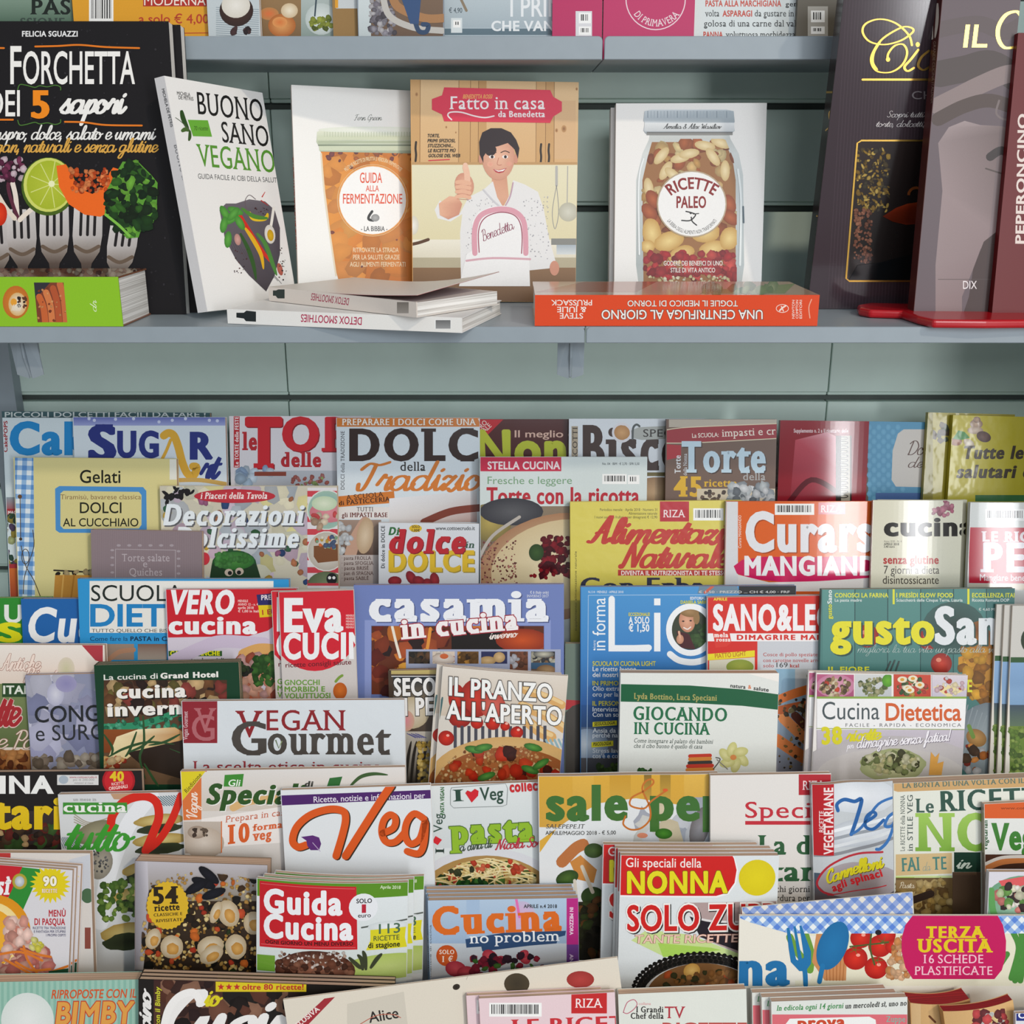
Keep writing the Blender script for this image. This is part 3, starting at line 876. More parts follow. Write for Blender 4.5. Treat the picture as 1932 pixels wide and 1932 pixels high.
c.sc(-10, 300, 50, 340, 40, (3, 8), ['5c2340', '7d3456', 'cbb6bf', '3a1a28'], 4)
c.E(0, 404, 14, 22, 'e8401c', 'c22a10')
c.E(92, 352, 51, 55, '6b8a22', '46611a', n=30); c.E(92, 349, 47, 51, 'd9dd86', 'cfd66a', n=30); c.E(93, 349, 42, 46, 'b7c43c', 'a8b82e', n=30)
for k in range(9):
    a = k * .7; c.S([(97, 348), (97 + 40 * math.cos(a), 348 + 44 * math.sin(a))], 1.6, 'd8df8a')
c.E(98, 347, 6, 6, 'eef0c0')
c.P([(107, 313), (125, 310), (134, 326), (150, 356), (175, 366), (198, 352), (207, 326), (214, 316), (233, 322), (230, 360), (214, 396), (190, 409), (160, 405), (130, 385), (112, 352)], 'ef6a20')
c.sc(134, 318, 206, 362, 80, (3, 6), ['d9571f', 'e06a34', 'b8441a', 'e88850'], 5)
c.P([(232, 305), (262, 306), (286, 330), (298, 345), (296, 400), (290, 420), (266, 436), (262, 448), (240, 450), (222, 430), (198, 405), (202, 360), (212, 340)], '5c9a34')
c.sc(205, 312, 292, 445, 150, (5, 15), ['1d3b1c', '24481f', '16301a', '3c7028', '6fae3c', '1a2c18'], 6, el=2.2, ell=True)
c.S([(200, 405), (225, 425), (245, 445)], 5, '7fbf4a')
c.done()
copies(c, [(.006, .0135, 0, 'second black fork cookbook standing directly behind the first, only its edge showing')], 'black fork cookbooks')
# --- thick green book lying in front
def slab(name, label, cat, A, B, depth_vec, z0, th, spine_col, top_col, gloss='gloss', pages=PAPER_W, cover=.0012, rise=0.0, rise_top=None):
    """book lying flat: A,B = front lower corners (x,y), depth_vec = (x,y) to the back; spine faces the viewer"""
    A = np.array([A[0], A[1], z0 + .0003]); B = np.array([B[0], B[1], z0 + .0003])
    ex = (B - A); w = np.linalg.norm(ex); ex /= w
    dv = np.array([depth_vec[0], depth_vec[1], 0.0]); d = np.linalg.norm(dv); ey = dv / d
    ey = ey - np.dot(ey, ex) * ex; ey /= np.linalg.norm(ey)
    ez = np.array([0, 0, 1.0])
    O = (A + B) / 2
    root = link(name, None, None, frame(O, ex, ez)); tag(root, label, cat)
    V, Fc = boxes([(-w / 2, w / 2, 0, .0012, 0, th), (-w / 2, w / 2, .0012, d, 0, cover)])
    Cl = [lin(spine_col)] * 8 + [lin(top_col)] * 8
    cov = link('cover', mesh_of('cover', V, Fc, INK[gloss], Cl), root)
    # upper board, subdivided so that it can curl
    N = 12; V = []; Fc = []
    for i in range(N + 1):
        for j in range(N + 1):
            x = -w / 2 + w * i / N; y = .0012 + (d - .0012) * j / N
            r = rise * max(0, (i / N - .25) / .75) ** 2 * (.35 + .65 * j / N)
            V += [(x, y, th - cover + r), (x, y, th + r)]
    def q(i, j, k): return (i * (N + 1) + j) * 2 + k
    for i in range(N):
        for j in range(N):
            Fc += [(q(i, j, 1), q(i + 1, j, 1), q(i + 1, j + 1, 1), q(i, j + 1, 1)), (q(i, j, 0), q(i, j + 1, 0), q(i + 1, j + 1, 0), q(i + 1, j, 0))]
    for i in range(N):
        for j in (0, N): Fc += [(q(i, j, 0), q(i + 1, j, 0), q(i + 1, j, 1), q(i, j, 1))]
        for ii in (0, N): Fc += [(q(ii, i, 0), q(ii, i + 1, 0), q(ii, i + 1, 1), q(ii, i, 1))]
    me = mesh_of('top_cover', V, Fc, INK[gloss], [lin(top_col) if k % 2 else lin('8a1c22' if rise else top_col) for k in range(len(V))])
    top = link('top_cover', me, root)
    V, Fc = boxes([(-w / 2 + .0008, w / 2 - .0008, .0014, d - .002, cover + .0001, th - cover - .0001)])
    pg = link('pages', mesh_of('pages', V, Fc, PAPER_L if pages is PAPER_W else pages), root)
    cs = Canvas(O, ex, ez, w, th, cov, gloss); cs.root = root
    # canvas on the top board (flat ones only)
    Ot = O + ez * th
    ct = Canvas(Ot, ex, ey, w, d, None, gloss)
    ct.parent = top; ct.local = frame(O, ex, ez).inverted() @ frame(Ot, ex, ey)
    return cs, ct
def paper_flat(name, c1, c2):
    m = paper(name, c1, c2)
    for n in m.node_tree.nodes:
        if n.type == 'MAPPING': n.inputs['Scale'].default_value = (4, 4, 1500)
    return m
PAPER_L = paper_flat('white_page_edges_lying', 'bdb8b2', 'f1efeb')
cs, ct = slab('cookbook', 'thick lime green cookbook lying flat with food pictures on its spine', 'book', (-.56, YF + .001), (-.3235, YF + .001), (0, .074), ZS, .0405, '8cc21f', '8a5a40')
cs.E(30, 570, 25, 31, 'd98a2c', 'c06a1e'); cs.E(33, 574, 17, 22, 'f2ead8', 'd8b070'); cs.E(26, 570, 6, 7, 'e8a030')
cs.sc(33, 555, 50, 580, 14, (2, 4), ['2c2018', '6a3a20'], 3)
for k in range(6): cs.S([(22 + k * 3, 586), (26 + k * 3, 575)], 1.4, 'e8e0d0')
cs.P([(64, 533), (120, 533), (127, 608), (71, 608)], '7c3a22'); cs.C([(64, 533), (120, 533), (127, 608), (71, 608)])
cs.P([(64, 533), (95, 533), (66, 565)], '2c2a34')
for k in range(4): cs.S([(74 + k * 13, 560 - k * 8), (82 + k * 13, 580 - k * 4), (86 + k * 13, 612)], 12, ['c8622e', 'd47a44', 'b4522a', 'c86a3a'][k])
cs.sc(70, 535, 125, 607, 20, (1.5, 3), ['8a3a1c', 'e09a60'], 6); cs.C()
cs.L('spine_lettering'); cs.T('dr', 182, 588, 182, 12, 'e8f4d0', 'c', yb=566); cs.done()
ct.sc(-20, 505, 280, 522, 90, (3, 7), ['b08a70', '8c4a34', 'c4b09a', '6a3a2a', 'd8c8b0'], 8); ct.cur = 'top_picture'; spine_done(ct)

# --- white vegan book turned on its corner
c = book('white vegan cookbook turned sideways with chillies on a dark slate', (310, 143), (495, 175), (425, 597), None, .985, 1.106, .0105, 'f3f2f0', gloss='satin', spine='d9d7d8', pages=PAPER_W)
c.L('title_lettering')
c.T('BUONO', 374, 215, 497, 41, '1c1c1c', 's', yb=230, it=-.2); c.T('SANO', 420, 268, 508, 38, '1c1c1c', 's', yb=277, it=-.2)
c.T('VEGANO', 374, 313, 520, 41, '5a9a34', 's', yb=326, it=-.2); c.T('GUIDA FACILE AI CIBI DELLA SALUTE', 374, 337, 527, 9.5, '55585a', 'r', yb=345, it=-.15)
c.T('MICHELA', 334, 179, 359, 6.5, '333333', 'm', yb=182, it=-.2); c.T('DE PETRIS', 337, 187, 365, 6.5, '333333', 'm', yb=190, it=-.2)
c.L('cover_picture')
c.P([(354, 226), (392, 227), (400, 258), (364, 257)], '6db33c'); c.T('70 ricette', 366, 246, 392, 8, '35591f', 'r')
c.S([(342, 208), (346, 225), (356, 246)], 9, '2f4f24', taper=True); c.S([(342, 248), (350, 244), (358, 247)], 8, '4a6a30', taper=True); c.S([(358, 246), (358, 258), (356, 266)], 6, '3c5a2a', taper=True); c.S([(331, 222), (342, 230), (358, 246)], 1.2, '55604a')
slate = [(414, 396), (426, 384), (445, 384), (470, 376), (500, 380), (518, 396), (528, 430), (528, 480), (518, 520), (502, 550), (470, 520), (445, 490), (424, 450)]
c.P(slate, ['66616a', '6a656e', '6a656e', '757079', '6a656e', '5e5962', '57525b', '4d4851', '4a454e', '47424b', '504b54', '58535c', '605b64'])
for k in range(14): c.S([(425 + k * 7, 440 + k * 6), (440 + k * 7, 470 + k * 5)], .8, '4a4550')
c.S([(470, 400), (478, 412), (500, 412), (505, 402)], 9, 'e8c21c', taper=True); c.S([(505, 412), (478, 408), (455, 392)], 8, '4c8a34', taper=True)
c.S([(448, 398), (466, 430), (490, 468), (514, 498)], 9, 'd2281e', taper=True); c.S([(462, 430), (476, 450), (492, 480), (497, 508)], 8, 'e6b41a', taper=True)
c.S([(453, 440), (468, 470), (478, 500), (483, 528)], 8, '2c5a26', taper=True); c.S([(484, 440), (500, 460), (515, 500), (522, 520)], 8, '4a8a3a', taper=True)
for x, y, r in ((424, 402, 60), (436, 414, -30), (422, 424, 100), (444, 398, 20), (452, 420, 60), (430, 452, 95), (440, 404, -50)): c.E(x, y, 16, 7, '63b04a', '3f8a34', r, 12)
c.S([(516, 392), (512, 420), (508, 440)], 5, 'f2efe8'); c.E(509, 442, 10, 18, 'f4f2ee', 'd8d4cc', -8); c.E(510, 444, 6, 11, 'e2b618', 'c89a14', -8)
c.E(448, 452, 6, 11, 'd8a8a0', 'b88880', -10); c.E(528, 508, 5, 12, 'c86a5c', 'b05848', -15)
c.S([(466, 398), (462, 380), (470, 368), (482, 376)], 1.2, '6a5a60'); c.S([(494, 372), (500, 362)], 5, 'c83028', taper=True); c.S([(492, 378), (506, 388)], 5, 'b82c26', taper=True)
c.sc(440, 470, 472, 515, 16, (.8, 1.6), ['5a2a2a', '3a2024'], 4); c.sc(480, 390, 506, 408, 14, (.8, 1.6), ['3a1a22', '501c28'], 5); c.sc(526, 460, 540, 530, 16, (.8, 1.8), ['2c2628', '6a5a50'], 6)
c.done()
s = spine_canvas(c); s.cur = 'spine_lettering'
s.T('MICHELA DE PETRIS', 305, 168, 322, 5, '4a4a4c', 'm', yb=240); s.T('BUONO SANO VEGANO', 328, 274, 368, 8, '77777a', 's', yb=434); s.P([(399, 576), (405, 564), (409, 574)], '333333'); spine_done(s)

c = book('white fermentation cookbook with an orange preserve jar on its cover', (550, 160), (795, 172), (574, 560), 1.075, 1.105, 1.135, .014, 'f4f2ee', gloss='satin', spine='e3d8d0', pages=PAPER_W)
c.T('Fern Green', 668, 227, 721, 11, '3a4038', 'c')
c.P([(605, 284), (790, 286), (790, 540), (642, 540), (632, 505), (612, 350)], ['e0882c', 'd67e28', 'cf7a26', 'c8701e', 'da8428', 'e89a38'])
c.C([(607, 284), (795, 286), (795, 540), (642, 540), (632, 505), (613, 350)]); c.sc(610, 286, 785, 530, 60, (10, 26), ['e8963a', 'dc8428', 'f0a548', 'c9741e', 'd98a3c'], 9, jit=.25, dark=.86)
c.sc(612, 284, 785, 300, 18, (3, 8), ['a4562c', '7d3c3c', 'c46c2c'], 10); c.sc(615, 300, 780, 520, 14, (2, 5), ['7a3040', '8c4030'], 11); c.C()
c.S([(606, 290), (614, 380), (634, 520)], 3, 'e8d8bc')
c.P([(598, 249), (610, 243), (790, 243), (790, 290), (604, 286), (601, 275), (597, 268)], ['dfe3cc', 'eef0e4', 'e8ecdc', 'a4b096', 'b4bfa4', 'aab69a', 'c4ccb0'])
c.E(700, 245, 100, 6, 'f2f3ea', 'e6eadb'); c.R(599, 256, 790, 264, 'd3d9bd'); c.R(600, 266, 790, 270, 'b5bfa2'); c.R(600, 273, 790, 275, '79856e'); c.R(602, 276, 790, 284, 'cfd6ba')
for k in range(34): c.S([(612 + k * 5.2, 249), (612 + k * 5.2, 258)], .8, 'b3bda0', sm=False)
c.L('title_lettering')
c.E(703, 378, 65, 66, 'e8a052', n=36); c.E(703, 378, 63, 64, 'f7f6f4', n=36); c.ring(703, 378, 66.5, 67.5, 1, 'f2c890')
c.T('PIÙ DI 60 RICETTE DI FRUTTA E VERDURA FERMENTATE', 648, 330, 760, 7, 'f4dcae', 'm', arc=27)
c.T('GUIDA', 679, 345, 721, 19, 'e4502a', 'm'); c.T('ALLA', 690, 361, 715, 11, 'e4502a', 'm'); c.T('FERMENTAZIONE', 647, 384, 759, 18, 'e4502a', 'm')
c.S([(702, 399), (696, 408), (696, 414), (704, 416)], 5, '2a2a2a'); c.E(708, 411, 8, 7, 'b0b0b0', '8c8c8c'); c.T('- LA BIBBIA -', 681, 436, 731, 9, '333333', 'm')
for i, (t, a, b) in enumerate((('RITROVATE LA STRADA', 666, 752), ('PER LA SALUTE GRAZIE', 666, 754), ('AGLI ALIMENTI FERMENTATI', 660, 765))): c.T(t, a, 476 + 13.5 * i, b, 8.6, 'f6dcb4', 'm')
c.done()
s = spine_canvas(c); s.cur = 'spine_lettering'; s.T('GUIDA ALLA FERMENTAZIONE', 562, 470, 553, 6.5, 'd8542c', 'b', yb=297); s.R(538, 182, 548, 213, 'c8582a', 'd88a3a'); spine_done(s)

c = book('home cooking book whose cover shows a smiling cook before wooden cupboards', (775, 150), (1092, 155), (784, 560), 1.078, 1.105, 1.112, .018, 'e2bd8c', gloss='satin', spine='e0a45c', pages=PAPER_W)
c.R(770, 145, 1100, 310, 'e6c394', 'dcb17c')
for x0, x1, cl in ((770, 793, 'd8ab74'), (866, 903, 'ddb27c'), (903, 918, 'c99a64'), (1012, 1030, 'd8ac78'), (1030, 1046, 'cda06c')): c.R(x0, 150, x1, 310, cl, 'cfa26a')
for x in (793, 866, 888, 903, 1012, 1030, 1046): c.S([(x, 145), (x - 1, 310)], 1, '8a6238', sm=False)
c.P([(1046, 190), (1086, 190), (1086, 300), (1046, 300)], 'dcb486')
for x, y, r in ((786, 178, 4), (842, 240, 2.5), (860, 250, 2), (1064, 243, 7), (1088, 168, 3), (1050, 246, 4)): c.E(x, y, r * .7, r, '8a5a34', 'c99a66')
for x, y in ((785, 286), (1021, 290), (1036, 290)): c.S([(x, y - 18), (x - 1, y - 6), (x, y + 6), (x - 1, y + 18)], 4, '2e241c')
c.R(770, 308, 1100, 460, 'e9e2c2', 'e2d7ae'); c.R(770, 306, 1100, 311, 'c49a66')
c.R(770, 452, 1100, 488, 'efe9d8', 'e2dac4'); c.R(770, 486, 1100, 505, 'b9ae92'); c.R(770, 505, 1100, 590, '8c6a4a', '6a4c34')
c.S([(772, 462), (790, 458), (808, 452)], 6, '5a3a24'); c.E(780, 425, 10, 18, 'f2efe6', 'd8d2c0')
c.S([(1050, 315), (1050, 350)], 5, 'b8b6b0'); c.S([(1050, 350), (1042, 400), (1047, 432), (1054, 400), (1050, 350)], 1.4, '9a9894'); c.S([(1071, 314), (1070, 385)], 2, 'b4b0a8'); c.E(1072, 400, 18, 18, 'd6d4c4', 'bcb8a4')
c.R(1040, 450, 1092, 462, '8a8a84'); c.R(1050, 462, 1092, 480, 'a9b4bc', 'd8dcdc')
c.C(770, 230, 1100, 552)
skin, skd = 'e9b394', 'd2937a'
c.P([(928, 330), (956, 330), (960, 372), (948, 392), (928, 374)], ['dba082', 'd59a7c', 'e0aa8c', 'd89e80', 'e0aa8c'])
c.P([(912, 358), (930, 342), (938, 372), (950, 392), (964, 362), (968, 340), (990, 348), (1015, 362), (1026, 395), (1036, 450), (1048, 492), (1040, 506), (1000, 510), (870, 540), (868, 440), (872, 404), (850, 418), (826, 412), (820, 396), (830, 378), (868, 402), (884, 372)], 'e9e7e6')
c.sc(880, 375, 930, 480, 60, (.8, 1.5), ['b8b6b8', 'a4a2a8'], 14, dark=1); c.sc(985, 370, 1035, 490, 80, (.8, 1.5), ['b8b6b8', 'a4a2a8'], 15, dark=1)
c.S([(912, 358), (930, 378), (948, 394)], 3, 'd0ced2'); c.S([(968, 345), (962, 372), (950, 394)], 2.5, 'c4a0b0')
c.P([(828, 384), (848, 370), (864, 372), (872, 385), (866, 405), (846, 414), (830, 406)], [skin, 'eab79a', skin, skd, skd, skd, skin])
c.E(876, 350, 18, 24, 'ebb698', skd, -10); c.S([(882, 344), (881, 328), (878, 316)], 11, 'efc0a4'); c.E(878, 313, 5, 6, 'f0c4aa')
for k in range(4): c.S([(862, 344 + k * 9), (874, 343 + k * 9), (886, 346 + k * 9)], 7, 'eab596'); c.S([(862, 348.5 + k * 9), (884, 350 + k * 9)], .9, 'c07e66')
c.P([(895, 470), (890, 420), (902, 400), (925, 390), (952, 388), (978, 396), (994, 420), (998, 478), (1000, 540), (866, 540), (880, 480)], 'f3f1f0')
c.S([(896, 478), (896, 432), (908, 406), (938, 395), (968, 398), (986, 414), (991, 440), (992, 478)], 10, 'dfa0ae'); c.S([(904, 476), (903, 436), (914, 412), (940, 401), (966, 404), (980, 418), (985, 444), (984, 478)], 2, 'a04a60')
c.S([(880, 492), (930, 487), (1000, 489)], 4, 'd9aab4')
c.E(940, 296, 31, 44, 'eebb9e', 'd59a80', 0, 30); c.E(907, 300, 4, 9, skd); c.E(973, 300, 4, 9, skd)
c.P([(905, 292), (904, 268), (910, 250), (926, 242), (946, 242), (964, 250), (974, 264), (980, 280), (977, 300), (971, 282), (958, 270), (940, 276), (922, 280), (912, 296), (912, 308)], '2b1c20')
c.E(926, 284, 11, 10, '2b1c20', '2b1c20', -35)
for x in (928, 953): c.E(x, 296, 5.5, 3.2, 'f6f0ec'); c.E(x + .5, 296, 2.7, 3, '2e1c18'); c.S([(x - 8, 288), (x, 285), (x + 8, 288)], 1.7, '3a2420')
c.S([(941, 298), (938, 309), (942, 312), (946, 311)], 1.3, 'c4806a'); c.P([(930, 319), (940, 321), (956, 317), (950, 325), (942, 327), (935, 325)], 'b8404a'); c.P([(932, 320), (941, 322), (954, 318.5), (949, 323), (940, 324)], 'f8f4f0')
c.E(925, 310, 6, 5, 'e8a28c', 'e9b094'); c.E(960, 309, 6, 5, 'e8a28c', 'e0a68c')
c.E(1046, 506, 9, 14, skd); c.C()
c.T('Benedetta', 912, 455, 972, 20, '8a3350', 'c', yb=431)
c.L('title_lettering')
c.P([(838, 165), (1038, 170), (1044, 183), (1060, 192), (1060, 210), (1044, 220), (1038, 232), (838, 229), (834, 216), (815, 207), (815, 187), (834, 180)], 'dd2f4e')
c.T('Fatto in casa', 848, 206, 1028, 24, 'f6f0f0', 's'); c.T('da Benedetta', 940, 221, 1028, 11.5, 'f6f0f0', 'sb'); c.T('BENEDETTA ROSSI', 873, 186, 928, 7.5, 'f0a85c', 'b', it=.2)
c.S([(852, 226), (845, 218), (850, 212), (870, 212), (895, 219), (915, 222), (932, 219)], 2.6, 'f6e8e8')
for i, (t, b) in enumerate((('TORTE,', 829), ('PRIMI SFIZIOSI,', 859), ('STUZZICHINI...', 855), ('LE RICETTE PIÙ', 859), ('GOLOSE DEL WEB', 868))): c.T(t, 806 + i * .5, 259 + 9.4 * i, b, 6, '2c241e', 'b', it=.18)
c.S([(809, 303), (848, 301)], 1.8, 'd8304a')
c.done()

# lying smoothie books
def lying(label, pA, pB, z0, th, depth, rise, top, spine, gloss='satin', name='cookbook'):
    A = at_z(pA[0], pA[1], z0); B = at_z(pB[0], pB[1], z0)
    e = (B - A)[:2]; e /= np.linalg.norm(e)
    return slab(name, label, 'book', A[:2], B[:2], (-e[1] * depth, e[0] * depth), z0, th, spine, top, gloss, cover=.0007, rise=rise)
cs, ct = lying('white smoothie paperback lying lowest, jutting over the shelf edge', (430, 611), (872, 629), ZS, .0122, .118, 0, 'eceae8', 'eceae6')
cs.P([(446, 590), (460, 590), (465, 586), (483, 588), (483, 607), (464, 606), (460, 601), (446, 599)], '22282a'); cs.bars(820, 603, 851, 620, 3); cs.R(822, 604, 850, 620, '6c6c6c', '9a9a9a')
cs.L('spine_lettering'); cs.T('DETOX SMOOTHIES', 683, 599, 568, 14, 'b32a52', 'm', yb=593); cs.done()
cs, ct = lying('white smoothie paperback with a curled cover lying upper of the two', (508, 568), (786, 600), ZS + .0127, .0122, .105, .016, 'ded6ce', 'ddd3ca')
cs.P([(515, 548), (521, 548), (525, 546), (537, 546), (537, 563), (524, 563), (520, 558), (515, 558)], '22302c'); cs.R(749, 570, 771, 591, '7c746c', 'a29a92')
cs.L('spine_lettering'); cs.T('DETOX SMOOTHIES', 659, 563, 588, 13, 'a8405a', 'm', yb=553); cs.done()
ct.P([(640, 524), (720, 518), (960, 518), (905, 540), (880, 550), (760, 546)], '8a8078'); ct.cur = 'top_picture'; ct.E(770, 532, 72, 10, 'e0cab8'); ct.T('DETOX', 800, 530, 730, 6, '6a5a50', 'm')
ct.layers.clear()

A = at_z(1008, 609, ZS); B = at_z(1537, 613, ZS)
cs, ct = slab('cookbook', 'orange-red juicing book lying flat with upside-down spine title', 'book', (A[0], YF + .004), (B[0], YF + .004), (0, .105), ZS, .0255, 'de4a22', 'c8a890', 'gloss')
cs.L('spine_lettering')
cs.T('UNA CENTRIFUGA AL GIORNO', 1439, 585, 1135, 17, 'f4ece6', 'm', ol=('4a3a34', .06)); cs.T('TOGLIE IL MEDICO DI TORNO', 1392, 567, 1184, 11, 'f0e6de', 'm', ol=('7a3a2a', .05))
cs.T('STEVE', 1100, 591, 1056, 10, 'f2e8e0', 'm'); cs.T('& JULIE', 1106, 579, 1051, 10, 'f2e8e0', 'm'); cs.T('PRUSSACK', 1117, 566, 1040, 10, 'f2e8e0', 'm')
for i, t in enumerate(('NEWTON', 'COMPTON', 'EDITORI')): cs.T(t, 1499 + 7 * i, 601, 1499 + 7 * i, 4.6, 'f4dcd0', 'm', yb=566)
cs.ring(1476, 582, 11.5, 7.5, 1.2, 'f4dcd0'); cs.S([(1471, 586), (1476, 581), (1482, 577)], 3, 'f4dcd0'); cs.S([(1478, 587), (1474, 578)], 2, 'f4dcd0'); cs.S([(1531, 565), (1526, 580), (1528, 600)], 2, 'f0a890')
cs.done()
ct.cur = 'top_picture'; ct.P([(1100, 532), (1240, 531), (1200, 551), (1010, 551)], 'b86a50'); ct.P([(1330, 548), (1500, 535), (1480, 554), (1320, 554)], '8a9a5a'); ct.sc(1330, 538, 1480, 553, 22, (6, 12), ['9ab46a', '6a8a3c', 'b8c48a'], 5); spine_done(ct)

c = book('white cookbook with a glass jar of nuts on its cover', (1163, 195), (1447, 194), (1171, 535), 1.082, 1.108, 1.108, .015, 'f1efec', gloss='satin', spine='e8ded8', pages=PAPER_W)
c.P([(1226, 252), (1376, 252), (1378, 262), (1394, 290), (1402, 330), (1404, 500), (1398, 545), (1206, 545), (1200, 500), (1200, 340), (1212, 290), (1224, 264)], ['cfd2cf', 'cfd2cf', 'c4c8c6', 'd4d9d8', 'c9d0d0', 'b9c2c4', 'c4c8c4', 'c4c8c4', 'b0b8b8', 'cfd4d2', 'd8dcda', 'c8ccca'])
c.P([(1230, 268), (1368, 268), (1382, 300), (1388, 340), (1388, 540), (1214, 540), (1212, 340), (1222, 296)], '9c6c42')
c.C([(1230, 262), (1368, 262), (1384, 300), (1390, 340), (1390, 540), (1212, 540), (1210, 340), (1222, 296)])
c.sc(1215, 265, 1390, 440, 90, (6, 15), ['a65a34', 'b9683c', 'd8b478', 'e6cf98', 'c99a58', '8a4a2c'], 21, el=1.7)
for x, y, r in ((1248, 294, -50), (1330, 275, 10), (1345, 296, 55), (1368, 322, 90), (1284, 298, -15), (1256, 262 + 60, -60), (1224, 355, 80), (1300, 290, -10), (1360, 270, 20), (1270, 330, 40)): c.E(x, y, 20, 9, 'ead9ae', 'cdb27c', r, 14)
for x, y, r in ((1232, 376, 60), (1376, 385, 70), (1378, 410, 40), (1225, 400, 50)): c.E(x, y, 19, 12, 'b8643c', '8c4426', r, 14)
for x, y, rx, ry, r in ((1230, 440, 18, 28, -10), (1262, 455, 30, 18, -20), (1286, 480, 26, 16, -25), (1330, 438, 28, 20, 0), (1345, 470, 27, 16, -10), (1376, 450, 18, 22, 20), (1222, 465, 14, 12, 0)): c.E(x, y, rx, ry, 'ecd28e', 'c79c54', r, 18, .04)
c.sc(1214, 478, 1390, 524, 110, (5, 11), ['b3262c', 'c43438', '8c1c24', 'a82e34', 'd85048'], 23); c.sc(1214, 520, 1390, 545, 70, (2, 4), ['e6d9b0', 'd9c894', 'f0e8cc'], 24); c.C()
c.S([(1214, 300), (1205, 345), (1206, 480)], 3, 'eef2f2'); c.S([(1392, 320), (1398, 380), (1396, 500)], 4, 'e8eeee'); c.S([(1402, 390), (1403, 420)], 3, '5a6a74')
c.P([(1216, 210), (1230, 207), (1370, 207), (1384, 210), (1386, 230), (1384, 234), (1386, 247), (1380, 252), (1218, 252), (1214, 246), (1217, 232), (1214, 228)], ['c8d0d6', 'dde3e8', 'd0d8de', 'a8b4bc', '98a4ac', 'c8d0d6', 'b8c0c6', '8a9298', '9aa2a8', 'c4ccd2', 'd8dee4', 'b0bac2'])
for k in range(26): c.S([(1222 + k * 6.2, 210), (1222 + k * 6.2, 222)], 1.2, 'a3b0ba' if k % 3 else '7c8a96', sm=False)
c.R(1216, 232, 1385, 248, 'e3e6e8', 'c9cdd0'); c.R(1220, 249, 1382, 255, '6a6c6c', '9a9894')
c.T('Amelia & Alex Wasiliev', 1251, 243, 1362, 9, '333638', 'cb')
c.L('title_lettering')
c.E(1305, 385, 66, 63, 'b9a58a', n=36); c.E(1305, 385, 63.5, 60.5, 'f3f2f0', n=36)
c.T('RICETTE', 1263, 371, 1348, 21, '8a1c1c', 'b', arc=15); c.T('PALEO', 1276, 392, 1332, 21, '8a1c1c', 'b')
c.S([(1286, 416), (1302, 416), (1312, 406), (1306, 402), (1294, 399)], 2.4, '222222'); c.S([(1304, 410), (1306, 418), (1314, 425)], 2.4, '222222'); c.S([(1308, 404), (1318, 403)], 1.8, '222222'); c.E(1303, 402, 2.2, 2.2, '222222')
c.T('LA BIBBIA DEGLI ALIMENTI NON TRASFORMATI', 1250, 397, 1361, 7, '3c3c3c', 'r', arc=-45)
c.T('GODERE DEI BENEFICI DI UNO', 1252, 501, 1363, 8.6, 'f6eee8', 'm'); c.T('STILE DI VITA ANTICO', 1265, 514, 1349, 8.6, 'f6eee8', 'm')
c.done()
copies(c, [(-.0035, .0155, -.0008, 'second nut jar cookbook hidden behind the first, its left edge peeking out')], 'nut jar cookbooks')

# dark chocolate books on the right
c = book('dark brown chocolate cookbook with a gold swash title and gold frame', (1597, -40), (1830, -40), (1556, 583), None, .995, .995, .02, '40343a', gloss='gloss', spine='2c2224', back='2c2224', pages=PAPER_W)
for k in range(40): c.S([(1600 + k * 6, -40), (1560 + k * 6, 590)], 1.4, '4a3d44', sm=False)
c.P([(1617, 268), (1760, 266), (1760, 530), (1600, 530)], ['3c3230', '241c1c', '14100f', '2a2726']); c.C([(1617, 268), (1760, 266), (1760, 530), (1600, 530)])
c.sc(1618, 280, 1676, 400, 170, (2, 6), ['a8863c', '8a6c34', '5a4c34', 'c8a858', '4a4438'], 31, el=2.6); c.sc(1612, 395, 1644, 495, 120, (2, 4), ['8a5a48', '9c6a54', '6e4638'], 32)
c.P([(1665, 408), (1690, 392), (1712, 384), (1740, 380), (1756, 384), (1756, 420), (1710, 424), (1684, 418)], ['6a2414', '8a3018', '9a3c1c', '8a3418', '7a2a14', '6a2212', '742814', '5c2010']); c.ring(1728, 368, 14, 14, 5, '8a4a24', 180, 400); c.C()
c.P([(1618, 500), (1660, 495), (1760, 470), (1760, 530), (1600, 530)], '14181a')
c.L('gold_lettering', 'foil')
G = 'e6b85a'
c.S([(1720, 85), (1714, 66), (1690, 44), (1660, 36), (1634, 44), (1627, 60), (1640, 78), (1668, 84), (1700, 76), (1722, 60), (1718, 52), (1700, 52), (1666, 72), (1648, 96), (1643, 116), (1654, 134), (1680, 136), (1702, 122), (1711, 100), (1704, 84), (1688, 86), (1676, 100), (1674, 112)], 4.2, G, contrast=.45)
c.E(1675, 112, 4, 4.4, G); c.S([(1662, 76), (1648, 98), (1646, 118), (1656, 132)], 6, G, taper=True)
c.S([(1732, 94), (1718, 112), (1706, 126), (1712, 134), (1724, 128)], 5, G, contrast=.4); c.E(1731, 84, 4, 4.5, G); c.S([(1752, 96), (1738, 108), (1732, 124), (1742, 132), (1756, 124)], 5, G, contrast=.4)
c.S([(1627, 150), (1800, 150)], 4, G, sm=False)
c.S([(1760, 265), (1625, 265), (1617, 270), (1596, 525), (1602, 530), (1800, 530)], 3.2, G, sm=False)
c.L('title_lettering'); c.T('CHILI', 1720, 187, 1790, 15, '8c8488', 'r'); c.T('Scopri tutti i segreti', 1673, 221, 1800, 12, 'cfc8c8', 'c'); c.T('torte, dolcetti, muffin', 1652, 239, 1800, 12, 'cfc8c8', 'c')
c.done()
